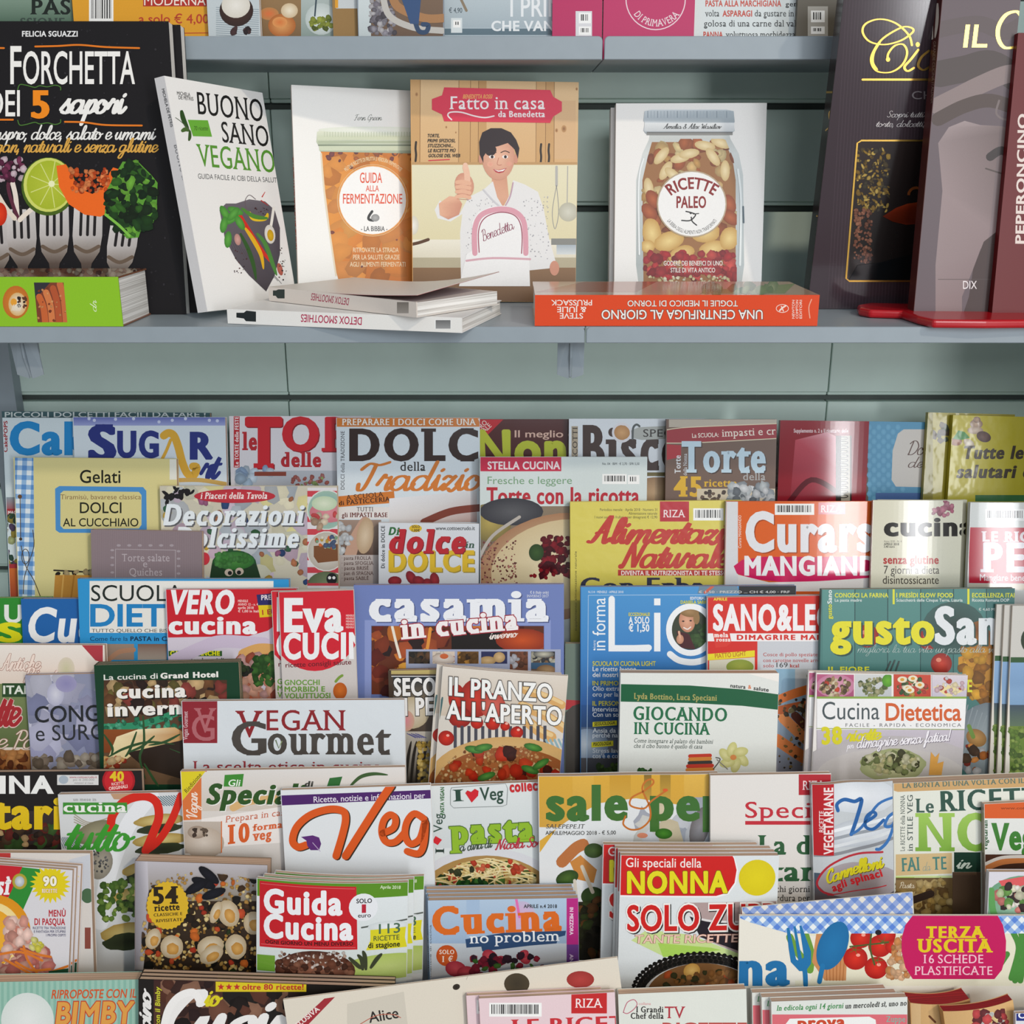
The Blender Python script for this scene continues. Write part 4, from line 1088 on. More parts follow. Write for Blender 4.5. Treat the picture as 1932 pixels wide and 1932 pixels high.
s = spine_canvas(c); s.cur = 'spine_lettering'; s.mats['spine_lettering'] = 'foil'
s.R(1555, 172, 1578, 176, G); s.S([(1570, 208), (1564, 214), (1566, 236), (1558, 246)], 2.4, G); s.R(1540, 406, 1562, 409, G); s.R(1540, 446, 1558, 518, '8a6a4a'); spine_done(s)

c = book('brown chocolate cookbook with chocolate swirl cover, painted sheen and shadow, and gold title', (1782, -40), (1930, -40), (1775, 586), .962, .985, .982, .018, '64565b', gloss='satin', spine='4d1918', back='4d1918', pages=PAPER_W)
c.S([(1760, 60), (1800, 50), (1850, 45), (1900, 60), (1950, 30)], 30, '5e5152'); c.S([(1770, 140), (1820, 130), (1870, 120), (1920, 150)], 50, '4d413f')
c.S([(1770, 200), (1810, 180), (1850, 160), (1900, 140), (1940, 140)], 34, '897876'); c.S([(1770, 225), (1820, 200), (1870, 190), (1930, 210)], 26, '4f3f3a')
c.P([(1770, 270), (1790, 240), (1820, 228), (1850, 236), (1890, 238), (1915, 246), (1915, 420), (1880, 440), (1850, 470), (1835, 510), (1815, 560), (1815, 590), (1765, 590), (1765, 500), (1778, 360)], ['907f7f', '9a8989', '9e8d8d', '928181', '786765', '675654', '786766', '8d7a7a', '8d7a7a', '897676', '867373', '816e6e', '897676', '938181', '978484'])  # pale left area: reflected sheen painted into the cover colours
c.S([(1868, 296), (1890, 284), (1910, 300), (1920, 320)], 16, '312725'); c.S([(1860, 318), (1900, 330), (1935, 335)], 3, '4f413d'); c.S([(1885, 190), (1880, 215), (1900, 225), (1915, 200)], 4, '766867')
c.P([(1828, 560), (1836, 508), (1856, 456), (1884, 434), (1925, 428), (1925, 590), (1818, 590)], '412e2b')  # dark curved lower right: shadow painted on the cover
c.L('gold_lettering', 'foil'); c.T('IL', 1817, 89, 1862, 42, 'f0cc62', 'm', it=.12); c.S([(1928, 32), (1918, 22), (1898, 28), (1884, 50), (1884, 74), (1896, 90), (1920, 88)], 8, 'f0cc62', contrast=.5)
c.L('title_lettering'); c.T('DIX', 1817, 545, 1843, 15, 'eee8e8', 'r'); c.S([(1770, 527), (1905, 527)], 1, '4f413f'); c.done()
s = spine_canvas(c); s.cur = 'spine_lettering'
s.T('GRANDE CUCINA ITALIANA', 1761, 78, 1756, 5, '9e8478', 'r', yb=195); s.T('Il Cioccolato', 1757, 250, 1754, 15, 'e8dcd4', 'c', yb=465); s.S([(1756, 12), (1757, 40), (1758, 72)], 6, 'e0d6cc'); s.S([(1769, 6), (1768, 40), (1764, 72)], 6, 'e0d6cc', taper=True); s.T('DIX', 1752, 547, 1762, 14, 'ac9e97', 'r'); spine_done(s)
c = book('dark red chilli pepper book, rightmost on the shelf and cut by the frame', (1922, 62), (2080, 62), (1918, 588), .952, .972, .972, .02, '681114', gloss='satin', spine='681114', pages=PAPER_W)
c.T('PEPERONCINO', 1932, 460, 1937, 16, 'e4d4cc', 'b', yb=215); c.done()
# red board under them
prof = [(1617, 582), (1640, 578), (1720, 580), (1760, 580), (1960, 583), (1990, 600), (1980, 611), (1860, 612), (1760, 611), (1730, 604), (1700, 594), (1640, 592), (1620, 588)]
pp = [at_z(u, v, ZS + .004) for u, v in prof]
n = len(pp)
cx = sum(p[0] for p in pp) / n; cy = sum(p[1] for p in pp) / n
V = [(p[0] - cx, p[1] - cy, 0.0003) for p in pp] + [(p[0] - cx, p[1] - cy, .0075) for p in pp]
me = mesh_of('chopping_board', V, [tuple(range(n - 1, -1, -1)), tuple(range(n, 2 * n))] + [(i, (i + 1) % n, n + (i + 1) % n, n + i) for i in range(n)], plain('red_glossy_plastic', 'b3121e', .22, .03, 40, .5))
o = link('chopping_board', me, None, Matrix.Translation((cx, cy, ZS + EYE))); bevel(o, .0025, 3); tag(o, 'flat red plastic board with a tongue lying under the dark books', 'board')
# ------------------------------------------------------------------ magazines on the top shelf (only their feet show)
def topmag(label, x0, x1, bg, Yf=1.085, th=.006, h=.20, gloss='satin', **k):
    z = ZT + .0004
    a = at_Y(x0, 60, Yf); b = at_Y(x1, 60, Yf)
    ln = math.radians(5)
    O = np.array([(a[0] + b[0]) / 2, Yf, z]); w = b[0] - a[0]
    ez = np.array([0, math.sin(ln), math.cos(ln)]); ex = np.array([1.0, 0, 0])
    TL = O - ex * w / 2 + ez * h
    return sheet_book(k.pop('name', 'cookery_magazine'), label, k.pop('cat', 'magazine'), TL, TL + ex * w, TL - ez * h, th, bg, gloss=gloss, **k)
c = topmag('grey-green magazine with black serif letters, leftmost on the top shelf', -160, 138, '6b8272', 1.092)
c.R(-50, 0, 140, 40, '7d9484', '56705f'); c.T('PAS', 57, 27, 133, 28, '1c2420', 'sb'); c.T('SSIONE', 38, 50, 122, 16, '3c4a44', 'sb')
c = topmag('orange-yellow magazine with a red title band and barcode on the top shelf', 140, 420, 'e0a02c', 1.084)
c.bars(168, -10, 214, 40, 2); c.R(270, -30, 420, 12, 'b03024'); c.T('MODERNA', 272, 10, 388, 18, 'f2e8dc', 'r'); c.T('a solo € 4,00', 262, 44, 394, 17, 'b8402a', 'm'); c.S([(315, 63), (400, 62)], 1.6, 'b8402a')
c = topmag('pale blue magazine with a coconut bowl picture on the top shelf', 393, 491, 'c3ccd0', 1.076)
for k in range(14): c.S([(408, 14 + k * 4), (488, 18 + k * 4)], 1.3, '8f9ca4', sm=False)
c.E(446, 20, 32, 30, '4a2e26', '32201c'); c.E(445, 10, 27, 24, 'ece8e0', 'd8d2c6'); c.sc(434, 52, 472, 62, 9, (4, 7), ['4a3030', '2e2022'], 3)
c = topmag('magazine with a collage of buns and a salad bowl on the top shelf', 491, 632, 'b59a78', 1.084)
c.R(491, -20, 572, 70, '9a7a52', '7c6040'); c.R(568, -20, 632, 70, 'b5c0be', '8a9a94'); c.E(508, 26, 18, 12, 'd8703c', 'b8824c'); c.E(532, 48, 26, 22, 'e0a060', 'b0642c'); c.E(528, 42, 14, 10, 'd8783c', 'dd9858'); c.E(546, 20, 16, 14, 'efe4cc', 'd0b894'); c.S([(490, -10), (491, 66)], 3, 'e4e6e4')
c.E(606, 36, 30, 30, 'dfe5e4', 'b9c4c2'); c.sc(588, 34, 626, 54, 34, (3, 7), ['7c8a2c', '9aa43c', '5c6a24'], 5); c.S([(597, -5), (594, 30)], 3, '3a4a54')
o = topmag('plain brown kraft card beside the blue curled tail cover on the top shelf', 629, 677, '9a7a4e', 1.078, gloss='matte'); o.R(634, -10, 677, 16, 'c9ced0'); o.R(632, -6, 638, 15, 'e0a038')
c = topmag('white-edged magazine with a blue curled tail on brown wood', 676, 838, '8a94a0', 1.072)
c.R(676, -30, 700, 70, 'd2dadc', 'c0cacc'); c.R(700, -30, 836, 70, '7c6450', '6a5444'); c.sc(698, 0, 745, 64, 90, (3, 7), ['b8b4b8', '7c7680', '94909a', '565058'], 6); c.S([(722, -10), (735, 30), (780, 52), (835, 58)], 12, 'c0bcb6'); c.S([(740, -10), (752, 14), (800, 34), (840, 34)], 16, 'a87a50')
c.S([(745, -20), (775, 5), (782, 35), (790, 58), (804, 60), (808, 48), (798, 46)], 9, '2e4666', contrast=0); c.P([(755, -10), (795, -10), (790, 45), (774, 45)], '34507a')
c = topmag('pale grey-blue magazine with white capitals and a price on the top shelf', 834, 1052, 'aebcc4', 1.084)
c.R(834, -10, 1052, 52, 'b8c4ca', 'a4b2ba'); c.R(834, 54, 1052, 66, '5a707c'); c.T('€ 4,90', 847, 24, 872, 9, '44525a', 'm'); c.T('I PRIMI', 963, 31, 1070, 36, 'e6eaec', 'm'); c.T('CHE VANNO', 927, 58, 1090, 18, 'e6eaec', 'b'); c.R(851, 34, 872, 62, 'd8e0e2'); c.bars(855, 38, 869, 52, 5); c.S([(868, -5), (880, 20)], 5, '8a7a64')
o = topmag('crimson film-wrapped booklet with a barcode label on the top shelf', 1043, 1136, 'b8205c', 1.076, gloss='satin'); o.R(1086, 21, 1117, 68, 'd8d8dc'); o.bars(1092, 24, 1115, 44, 7); o.bars(1092, 50, 1115, 66, 8)
o = topmag('crimson film-wrapped booklet with a round pale seal on the top shelf', 1139, 1310, 'bc2460', 1.076, gloss='satin'); o.ring(1237, -2, 56, 58, 2, 'ead0d8'); o.T('DI PRIMAVERA', 1188, 12, 1290, 13, 'ead8dc', 's', arc=-38)
c = topmag('white magazine page of red and black serif text on the top shelf', 1306, 1512, 'd3dadb', 1.082)
for i, (a, b, d) in enumerate((('PASTA ALLA MARCHIGIANA', '', ' gen'), ('volta', 'ASPARAGI', 'da gustare in'), ('', '', 'golosa di una carne dal val'), ('PANNA', '', 'voluttuosa morbidezza'))):
    y = 12 + 19 * i
    if i == 0: c.T(a, 1331, y, 1474, 11, 'c0402c', 'b'); c.T('gen', 1482, y, 1505, 9, '2a2e30', 'sb')
    if i == 1: c.T(a, 1330, y, 1357, 12, '2a2e30', 's'); c.T(b, 1363, y, 1419, 11, 'c0402c', 'b'); c.T(d, 1424, y, 1498, 12, '2a2e30', 's')
    if i == 2: c.T(d, 1328, y, 1502, 12, '2a2e30', 's')
    if i == 3: c.T(a, 1327, y + 2, 1364, 11, 'c0402c', 'b'); c.T(d, 1369, y + 2, 1500, 12, '2a2e30', 's')
o = topmag('dark taupe magazine with a white barcode, rightmost on the top shelf', 1504, 1640, '5c5548', 1.074); o.R(1524, 12, 1562, 68, 'a8a49c'); o.bars(1530, 20, 1556, 42, 9); o.bars(1530, 50, 1556, 64, 10)

# ------------------------------------------------------------------ rack row 1 (rearmost)
st = .0085
def r1(k): return ROWC[0] - k * st
Z1 = ROWZ[0]
c = mag('dark teal magazine at the back left, only its white capitals strip showing', 4, 776, 396, 779, r1(0), Z1, .007, '3f5d63')
c.T('PICCOLI DOLCETTI FACILI DA FARE !', 9, 787, 388, 9.5, 'cfd8d8', 'm')
c = mag('white magazine with big blue rounded letters at the far left back', 5, 788, 262, 789, r1(1), Z1, .007, 'cfdce2')
c.T('Cake', 18, 856, 205, 58, '1f86c8', 'x'); c.T('CakePOPS', 14, 853, 14, 7, 'a02a30', 'b', yb=794); c.R(0, 938, 262, 968, '8a9aa4', 'a43038'); c.R(5, 960, 120, 972, 'a43038'); c.T('MAGGIO', 15, 970, 45, 6, 'e8e8e8', 'b'); c.sc(5, 975, 40, 1120, 60, (4, 10), ['3c5a3c', '9a8a3c', '5c4a6a', '2c4a3c', 'a8b07c'], 2); c.R(5, 1064, 60, 1072, 'a43038'); c.R(5, 1072, 60, 1150, 'c86a30', 'a43c38')
c = mag('pale blue sugar craft magazine with navy letters and a golden swash', 138, 787, 425, 787, r1(2), Z1, .007, 'd3dee6')
c.R(138, 786, 430, 803, '5a64ac', '9aa4d4')
for x in (168, 178, 218, 252, 300, 325, 350, 395, 410): c.E(x, 790 + x % 7, 3, 3, 'c4cce8')
c.T('S', 166, 868, 220, 64, '26327c', 'S'); c.T('UG', 221, 862, 300, 47, '26327c', 'x'); c.T('R', 358, 865, 402, 48, '26327c', 'x')
c.S([(309, 822), (318, 817), (328, 822), (336, 842), (344, 872), (354, 894), (366, 896), (371, 882), (364, 880)], 15, 'd9a83a', contrast=0); c.S([(322, 830), (314, 850), (306, 866)], 6, 'd9a83a'); c.T('rt', 376, 902, 420, 48, '26327c', 'cx'); c.S([(334, 906), (380, 906), (430, 914)], 8, 'c9a45a')
c = mag('white magazine with swollen red letters and a red side strip', 433, 785, 700, 785, r1(1), Z1, .007, 'd9d6dc')
c.R(441, 785, 452, 882, 'b82a34'); c.T('Le TORTE delle FESTE', 450, 881, 450, 7, 'eee8ea', 'sb', yb=786)
c.T('le', 457, 848, 485, 32, 'b3242e', 'S'); c.T('T', 462, 880, 533, 90, 'c81f2c', 'S', sh=(2, 2, '8a1620')); c.T('OR', 532, 849, 672, 60, 'c81f2c', 'S', sh=(2, 2, '8a1620')); c.T('delle', 530, 880, 606, 26, 'b3242e', 'S')
c.R(443, 888, 640, 920, 'b8bcc4'); c.sc(450, 885, 510, 915, 14, (7, 13), ['c4d4e4', 'a8c0d8', '8fa8c8'], 4); c.R(480, 890, 540, 898, '8a4030'); c.sc(552, 897, 618, 916, 30, (3, 5), ['c07a74', 'b8665c', '9ab06a'], 5)
c = mag('cream baking magazine with huge dark serif title and orange script', 636, 788, 905, 788, r1(2), Z1, .007, 'd5dfe6', gloss='gloss', bulge=.004, bshape=2)
c.R(630, 786, 910, 805, 'd07a30'); c.T('PREPARARE I DOLCI COME UNA VOLTA', 646, 802, 958, 12, 'f0e6dc', 'sb', ol=('8a5020', .05))
c.T('DOLCI', 660, 868, 935, 58, '34231f', 'sx'); c.T('della', 756, 888, 803, 17, '2c2624', 's'); c.T('Tradizione', 672, 924, 975, 52, 'cf7a34', 'cb')
c.T('DOLCI della TRADIZIONE', 651, 923, 651, 7, '4a4a4e', 's', yb=813); c.P([(638, 936), (744, 926), (746, 948), (640, 956)], 'cf7a34'); c.T('A SCUOLA', 654, 943, 725, 9, '4a2a18', 's', yb=936); c.T('di PASTICCERIA', 641, 953, 737, 8.5, '4a2a18', 'sb', yb=945)
c.R(636, 956, 735, 978, 'e3dedb'); c.T('TUTTI', 674, 964, 705, 8, '4a4040', 's'); c.T('gli IMPASTI BASE', 646, 975, 732, 8.5, '6a2a24', 'sb')
c.P([(735, 940), (900, 925), (900, 985), (735, 985)], ['e6e6ea', 'cfcfd2', 'b09088', 'd9d4d2']); c.S([(800, 985), (850, 965), (905, 958)], 14, '7a3a2c')
c.R(636, 980, 720, 1046, 'a08a7c', '5a4438'); c.S([(662, 1046), (672, 1015), (690, 985)], 22, 'c09a84'); c.E(690, 1010, 16, 34, 'd8c4a8', 'b89c7c', 8); c.sc(638, 985, 664, 1044, 20, (6, 8), ['dfe3e6', 'c8ced4'], 8)
c.R(636, 1046, 720, 1105, 'bcb2ae', '9c928e')
for i, t in enumerate(('pasta FROLLA', 'pasta SFOGLIA', 'pasta BRISÉ', 'pan di SPAGNA', 'pasta SABLÉ')): c.T('· ' + t, 646, 1055 + 9.5 * i, 646 + 4.6 * len(t), 6.5, '4a2c28', 's')
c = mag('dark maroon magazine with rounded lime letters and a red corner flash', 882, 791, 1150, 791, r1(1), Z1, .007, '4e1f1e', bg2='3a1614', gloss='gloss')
c.P([(882, 791), (950, 791), (882, 858)], 'c01f2c'); c.T('NUMERO', 888, 832, 920, 9, 'e8d8d0', 'm', yb=798); c.T('SPECIALE', 896, 836, 928, 9, 'e8d8d0', 'm', yb=804)
c.T('Nonna', 900, 878, 1165, 64, 'b9c236', 'R'); c.T('Il meglio della', 971, 825, 1122, 13, 'd8b4a4', 'm')
c = mag('white biscuit magazine with a round biscuit dotting its brown title', 1074, 790, 1330, 790, r1(2), Z1, .007, 'd6dde4', gloss='satin', bulge=.003, bshape=2)
c.T('Biscotti', 1099, 884, 1385, 80, '38231e', 'sx'); c.R(1078, 804, 1090, 880, 'a89a84'); c.T('BISCOTTI', 1089, 880, 1089, 9, '2a2220', 's', yb=806); c.E(1173, 816, 19, 19, 'd8d8de'); c.E(1173, 816, 15, 14, 'cfa06c', 'b0804c', jit=.03)
c.P([(1190, 812), (1205, 806), (1330, 800), (1330, 824), (1210, 830), (1192, 826)], 'a8aca8'); c.S([(1193, 828), (1194, 808), (1200, 801), (1206, 804)], 4, '4a5254'); c.T('SPECIALE', 1213, 824, 1320, 14, '2a2624', 's'); c.R(1210, 891, 1330, 898, '6a6034'); c.E(1240, 930, 60, 30, 'b89a74', '8a6c4c')
c = mag('brown linen cake magazine with chalky blue letters and a red ribbon band', 1258, 791, 1466, 791, r1(4), Z1, .007, '6b5448')
c.R(1262, 790, 1470, 806, 'b3aa9c'); c.P([(1258, 812), (1300, 806), (1470, 800), (1470, 826), (1320, 834), (1258, 836)], '962430'); c.S([(1258, 836), (1320, 835), (1470, 827)], 1.6, 'd8ccb0'); c.S([(1258, 811), (1302, 806), (1470, 799)], 1.6, 'd8ccb0'); c.P([(1258, 838), (1285, 840), (1285, 862), (1258, 868)], 'a82430')
c.T('La SCUOLA:', 1306, 826, 1356, 8, 'e8e0d4', 'm', yb=824); c.T('impasti e creme', 1362, 824, 1500, 14, 'e4d8cc', 's', yb=818); c.T('Torte', 1286, 890, 1445, 56, 'b9d0de', 'sx', sh=(2, 2, '3c2c28')); c.T('della', 1402, 906, 1444, 14, 'a8a8a8', 's')
c.T('45', 1271, 936, 1324, 36, 'd4a826', 'sx'); c.T('ricette', 1328, 918, 1390, 14, 'd4a826', 'sb'); c.T('Torte', 1284, 893, 1284, 11, 'd8dce0', 'sb', yb=859); c.T('della Nonna', 1296, 897, 1296, 7, 'c8ccd0', 's', yb=856)
c.R(1315, 922, 1470, 950, 'c8bca4'); c.sc(1320, 922, 1400, 948, 26, (3, 5), ['4a3a30', '6a5444'], 3); c.sc(1370, 915, 1460, 950, 50, (5, 11), ['d8dce0', 'b8c0c4', '8c949c', '5c646c'], 4)
c = mag('glossy crimson supplement magazine with a painted bright reflection and black comb', 1473, 793, 1640, 795, r1(2), Z1, .007, '8e1a28', gloss='gloss', bulge=.002, bshape=0)
c.P([(1500, 830), (1560, 815), (1590, 830), (1600, 900), (1560, 945), (1490, 945)], ['b84a58', 'd89aa4', 'c8808c', 'a83c4c', '7a1824', '8a2230']); c.S([(1490, 945), (1530, 905), (1580, 930), (1590, 950)], 10, '5a0f1c'); c.T('Supplemento n. 2 a Il ricettario delle', 1497, 816, 1600, 7, 'e0c8cc', 'b'); c.R(1576, 822, 1606, 945, '2e2824'); c.R(1586, 822, 1603, 945, 'a8a294')  # the pinkish patch is glare painted into the cover colour
for k in range(14): c.ring(1590, 827 + k * 8.4, 9, 2.6, 1.6, '1c1a18')
c = mag('blue damask booklet with a cream plaque and handwritten title', 1636, 795, 1775, 797, r1(1), Z1, .008, '4f93b8', gloss='satin')
c.R(1606, 790, 1638, 950, '5c5048')
for k in range(60): c.E(1640 + (k % 8) * 9, 806 + (k // 8) * 18 + (k % 2) * 9, 5, 6, '68a8c8', '5a9cc0', n=6)
c.P([(1694, 818), (1705, 810), (1775, 810), (1775, 920), (1690, 918), (1682, 905), (1684, 850)], 'cfc9c2'); c.T('Dolci', 1712, 858, 1775, 26, '5c4038', 'c'); c.T('della', 1713, 882, 1775, 20, '5c4038', 'c'); c.R(1652, 930, 1775, 950, '3c64a0')
c = mag('yellow film-wrapped booklet partly hidden behind its twin at the right', 1752, 778, 1915, 782, r1(2), Z1, .007, 'a89a22', gloss='film')
c.sc(1750, 800, 1795, 834, 14, (5, 9), ['4a3c24', '5a4a2c', '3c4a24'], 3); c.R(1740, 776, 1760, 960, '8a7e1c')
c = mag('bright yellow film-wrapped booklet with bold brown italics at the right', 1799, 783, 1990, 788, r1(3), Z1, .007, 'c2b428', gloss='film')
c.E(1842, 800, 12, 9, 'c8a88c', '8a6a54'); c.E(1843, 792, 7, 6, 'b89474', '7a5a44'); c.E(1840, 812, 15, 7, 'd8c4b0', 'a88c74'); c.E(1856, 824, 14, 10, '6a4438', '4a2e28', 20); c.E(1828, 836, 11, 7, 'e0d4bc', 'b8a488', 30); c.E(1804, 833, 11, 8, 'a8683c', '8a5030'); c.P([(1808, 812), (1820, 815), (1830, 826), (1814, 830), (1798, 828)], '3c8a3c')
c.T('Tutte le', 1815, 865, 1930, 23, '3c2e1a', 'x', it=.2); c.T('salutari e', 1804, 901, 1945, 23, '3c2e1a', 'x', it=.2); c.R(1840, 934, 1990, 946, '2c6a34')
# --- in front of row 1
c = mag('pale yellow dessert booklet with blue gingham edge and a whisk', 26, 863, 333, 866, r1(3), Z1, .007, 'd9cf92', gloss='matte')
c.gingham([(28, 860), (63, 862), (66, 1130), (30, 1130)], 9, ('dfe8ee', '8fb4da', '5a8cc8'), 2)
c.P([(320, 864), (335, 864), (335, 905), (320, 905)], 'e3e3d8')
c.S([(38, 938), (39, 1015)], 1.6, '5a4a34'); c.E(37.5, 937, 4, 4, '6a4a2c'); c.E(39, 1017, 3, 3, '4a3a28'); c.ring(48, 1050, 7, 14, 1.5, '4a4238'); c.S([(62, 1000), (64, 1030), (55, 1060), (46, 1090), (44, 1120)], 1.6, '4a4238'); c.S([(40, 1030), (48, 1066), (64, 1095), (76, 1125)], 1.6, '4a4238')
c.T('Gelati', 151, 911, 227, 24, '1e2018', 'r', ol=('1e2018', .012)); c.P([(104, 922), (112, 917), (270, 919), (276, 926), (277, 1000), (270, 1006), (112, 1005), (105, 1000)], '4c8fcb'); c.P([(114, 931), (120, 926), (262, 928), (267, 934), (267, 990), (262, 997), (120, 998), (114, 992)], 'd6cc8e')
c.T('Tiramisù, bavarese classica', 114, 942, 266, 9, '8a6a48', 'r'); c.T('DOLCI', 151, 968, 229, 20, '1e2018', 'r', ol=('1e2018', .012)); c.T('AL CUCCHIAIO', 119, 993, 261, 15, '1e2018', 'r', ol=('1e2018', .012))
c.S([(102, 1076), (180, 1080)], 3, '2a2420'); c.sc(108, 1074, 175, 1086, 8, (5, 7), ['2c3a2c', 'b8a478', '2a2420'], 3); c.P([(104, 1085), (175, 1085), (175, 1130), (101, 1130)], 'c08a3c'); c.S([(120, 1085), (116, 1130)], 3, 'd8a858'); c.S([(140, 1085), (134, 1130)], 3, 'a8742c')
c = mag('colourful cake decorating magazine with white slab letters and red oval', 302, 917, 636, 917, r1(4), Z1, .007, 'c9c3b0')
c.sc(302, 918, 582, 1100, 90, (8, 22), ['c9c8b4', 'd8d2b8', 'b8bcc0', 'c4b4c4', 'a8b0b8', 'd0c890', 'c0a8b8'], 11, jit=.3, dark=.9); c.sc(302, 925, 582, 1098, 34, (5, 9), ['2f4a7a', '2c5a34', 'b0704c', '7a3c34', 'a8688c', 'c8a440', '3c6a4c'], 12)
c.R(580, 920, 640, 1110, 'dcd8dc')
for k in range(8): c.R(580, 926 + k * 24, 640, 937 + k * 24, 'c8404c')
c.E(616, 962, 37, 38, 'd6dcd8'); c.C(580, 917, 640, 1100); c.E(616, 962, 35, 36, '6aa0a8', '9ab8a8'); c.E(620, 966, 36, 20, 'd88a94', 'c4707c'); c.E(612, 950, 24, 14, 'd8e0c8', 'b8ccac'); c.sc(590, 970, 640, 995, 14, (5, 9), ['d8c8b0', 'b89a80', 'c84a4c'], 4)
c.E(616, 1040, 37, 38, 'dcdad6'); c.E(616, 1040, 35, 36, 'd8d4cc', 'b8b0a4'); c.P([(592, 1030), (640, 1026), (638, 1058), (600, 1062), (592, 1050)], '7a4c2c'); c.sc(594, 1012, 636, 1034, 26, (3, 6), ['c8a040', 'd86a34', '4a5a7a', '8ab08a', 'd8d0c0'], 5); c.E(616, 1104, 36, 26, '7c8a68', '5c6a4c'); c.E(626, 1092, 10, 11, '1c1c20'); c.E(622, 1090, 3, 3, 'f0f0f0'); c.E(630, 1090, 3, 3, 'f0f0f0'); c.C()
c.sc(310, 918, 365, 932, 8, (5, 9), ['1c1a1c'], 6, el=3); c.sc(314, 935, 345, 950, 6, (5, 9), ['1c1a1c'], 7, el=2)
c.E(443, 936, 77, 13, 'c43440', 'b82c38'); c.T('i Piaceri della Tavola', 378, 941, 504, 12, 'f2e6e4', 'sb', it=.15)
c.T('Decorazioni', 308, 990, 572, 38, 'e6edf2', 'sx', it=.18, sh=(2.5, 2.5, '5c5c60')); c.T('Dolcissime', 330, 1032, 562, 37, 'e6edf2', 'sx', it=.18, sh=(2.5, 2.5, '5c5c60'))
c.E(442, 1064, 42, 26, '2f6a34', '1f4a26'); c.P([(400, 1064), (484, 1064), (492, 1090), (396, 1090)], '1f3a20'); c.E(442, 1058, 38, 17, '4a8a3c', '2f6a2c'); c.sc(410, 1044, 475, 1068, 22, (5, 8), ['4c8c44', '3c7a34'], 8); c.E(432, 1080, 8, 7, 'c8b8a8'); c.E(452, 1078, 8, 7, 'c8b8a8'); c.E(434, 1081, 4, 4, '1c1c1c'); c.E(451, 1080, 4, 4, '1c1c1c'); c.E(386, 1054, 10, 12, 'c43440')
c = mag('small mauve cloth quiche book with faint silver lettering', 172, 999, 381, 1003, r1(5), Z1, .007, '8f7f84', gloss='matte', name='cookbook', cat='book')
for k in range(60): c.S([(174 + k * 3.5, 998), (174 + k * 3.5, 1110)], .7, '85757a', sm=False)
cl = 'b9adb2'
c.T('Torte salate', 230, 1059, 320, 14, cl, 's'); c.T('e', 270, 1070, 278, 13, cl, 's'); c.T('Quiches', 244, 1086, 306, 14, cl, 's'); c.S([(218, 1036), (332, 1038)], 1, cl); c.S([(218, 1036), (218, 1110)], 1, cl); c.S([(331, 1038), (331, 1110)], 1, cl)
for k in range(6): c.E(224 + k * 20, 1029, 4, 2.4, 'a89ca2'); c.E(212, 1038 + k * 14, 3.6, 2.2, 'a89ca2'); c.E(337, 1040 + k * 14, 3.6, 2.2, 'a89ca2')
c = mag('small white dessert magazine with red and yellow double title', 715, 986, 904, 988, r1(4), Z1, .007, 'd4d8de')
c.T('DOLCE', 733, 1077, 895, 37, 'd9b428', 'x', sh=(2, 2, 'a08a30')); c.T('dolce', 732, 1042, 877, 42, 'b8202c', 'S', it=.15, sh=(1.5, 1.5, '7a1620')); c.T('Di', 733, 1009, 753, 14, '2f6a3a', 'S', it=.2); c.T('in', 877, 1034, 895, 13, '3c5a4a', 'sb', it=.2); c.E(784, 997, 12, 7, 'd8b428'); c.T('SOLO', 777, 996, 792, 4.6, '4a3a1c', 'b'); c.T('1,00€', 777, 1003, 792, 4.6, '4a3a1c', 'b'); c.T('www.cottoecrudo.it', 822, 1000, 896, 7, '2a3034', 'm')
c.T('Di dolce in DOLCE', 726, 1072, 726, 7, '2c3034', 'sb', yb=992)
for x, y, rx, r in ((745, 1096, 13, 0), (776, 1090, 14, 60), (790, 1096, 12, 20), (820, 1094, 14, 80), (806, 1100, 9, 0)): c.E(x, y, rx, 9, 'a82c34', '7a1c26', r, 14)
c = mag('white ricotta cake magazine with pink banner and a pale cake on slate', 906, 862, 1221, 862, r1(4), Z1, .007, 'd3dddc', gloss='gloss', bulge=.0025, bshape=1)
c.R(900, 860, 1059, 889, 'c4304c'); c.T('STELLA CUCINA', 920, 885, 1057, 14, 'eadde0', 'b'); c.T('Fresche e leggere', 920, 913, 1079, 14, '7aa07c', 'r'); c.T('Torte con la ricotta', 918, 950, 1206, 30, 'b8303c', 'b')
c.T('No. 04 · BIM · € 2,70 · SFR 5,50', 1136, 877, 1206, 4.5, '5c6468', 'm'); c.bars(1136, 894, 1182, 913, 4); c.bars(1184, 896, 1206, 913, 5)
c.R(904, 955, 1225, 1150, '8c7c68', '4a3a34'); c.E(925, 985, 40, 36, 'b8a45c', '7c7044'); c.E(965, 965, 60, 26, '5c5c60', '3c3c42'); c.E(1050, 1070, 150, 100, 'd8c8a0', 'a87c5c', -12, 36); c.E(1055, 1066, 130, 84, 'e0d4b0', 'd0bc94', -12, 36); c.sc(905, 1020, 975, 1105, 150, (1, 2.4), ['8a4a44', 'b8746a', '6a3430'], 8); c.S([(905, 1050), (930, 1010), (980, 975)], 6, 'b8b0a8')
c.sc(1022, 1010, 1075, 1085, 60, (5, 9), ['6a1420', '8a1c28', '4a0f18'], 9); c.E(1012, 1042, 14, 16, '3c5a2c', '2c4422'); c.sc(990, 1075, 1060, 1110, 12, (3, 5), ['8a1c24'], 10)
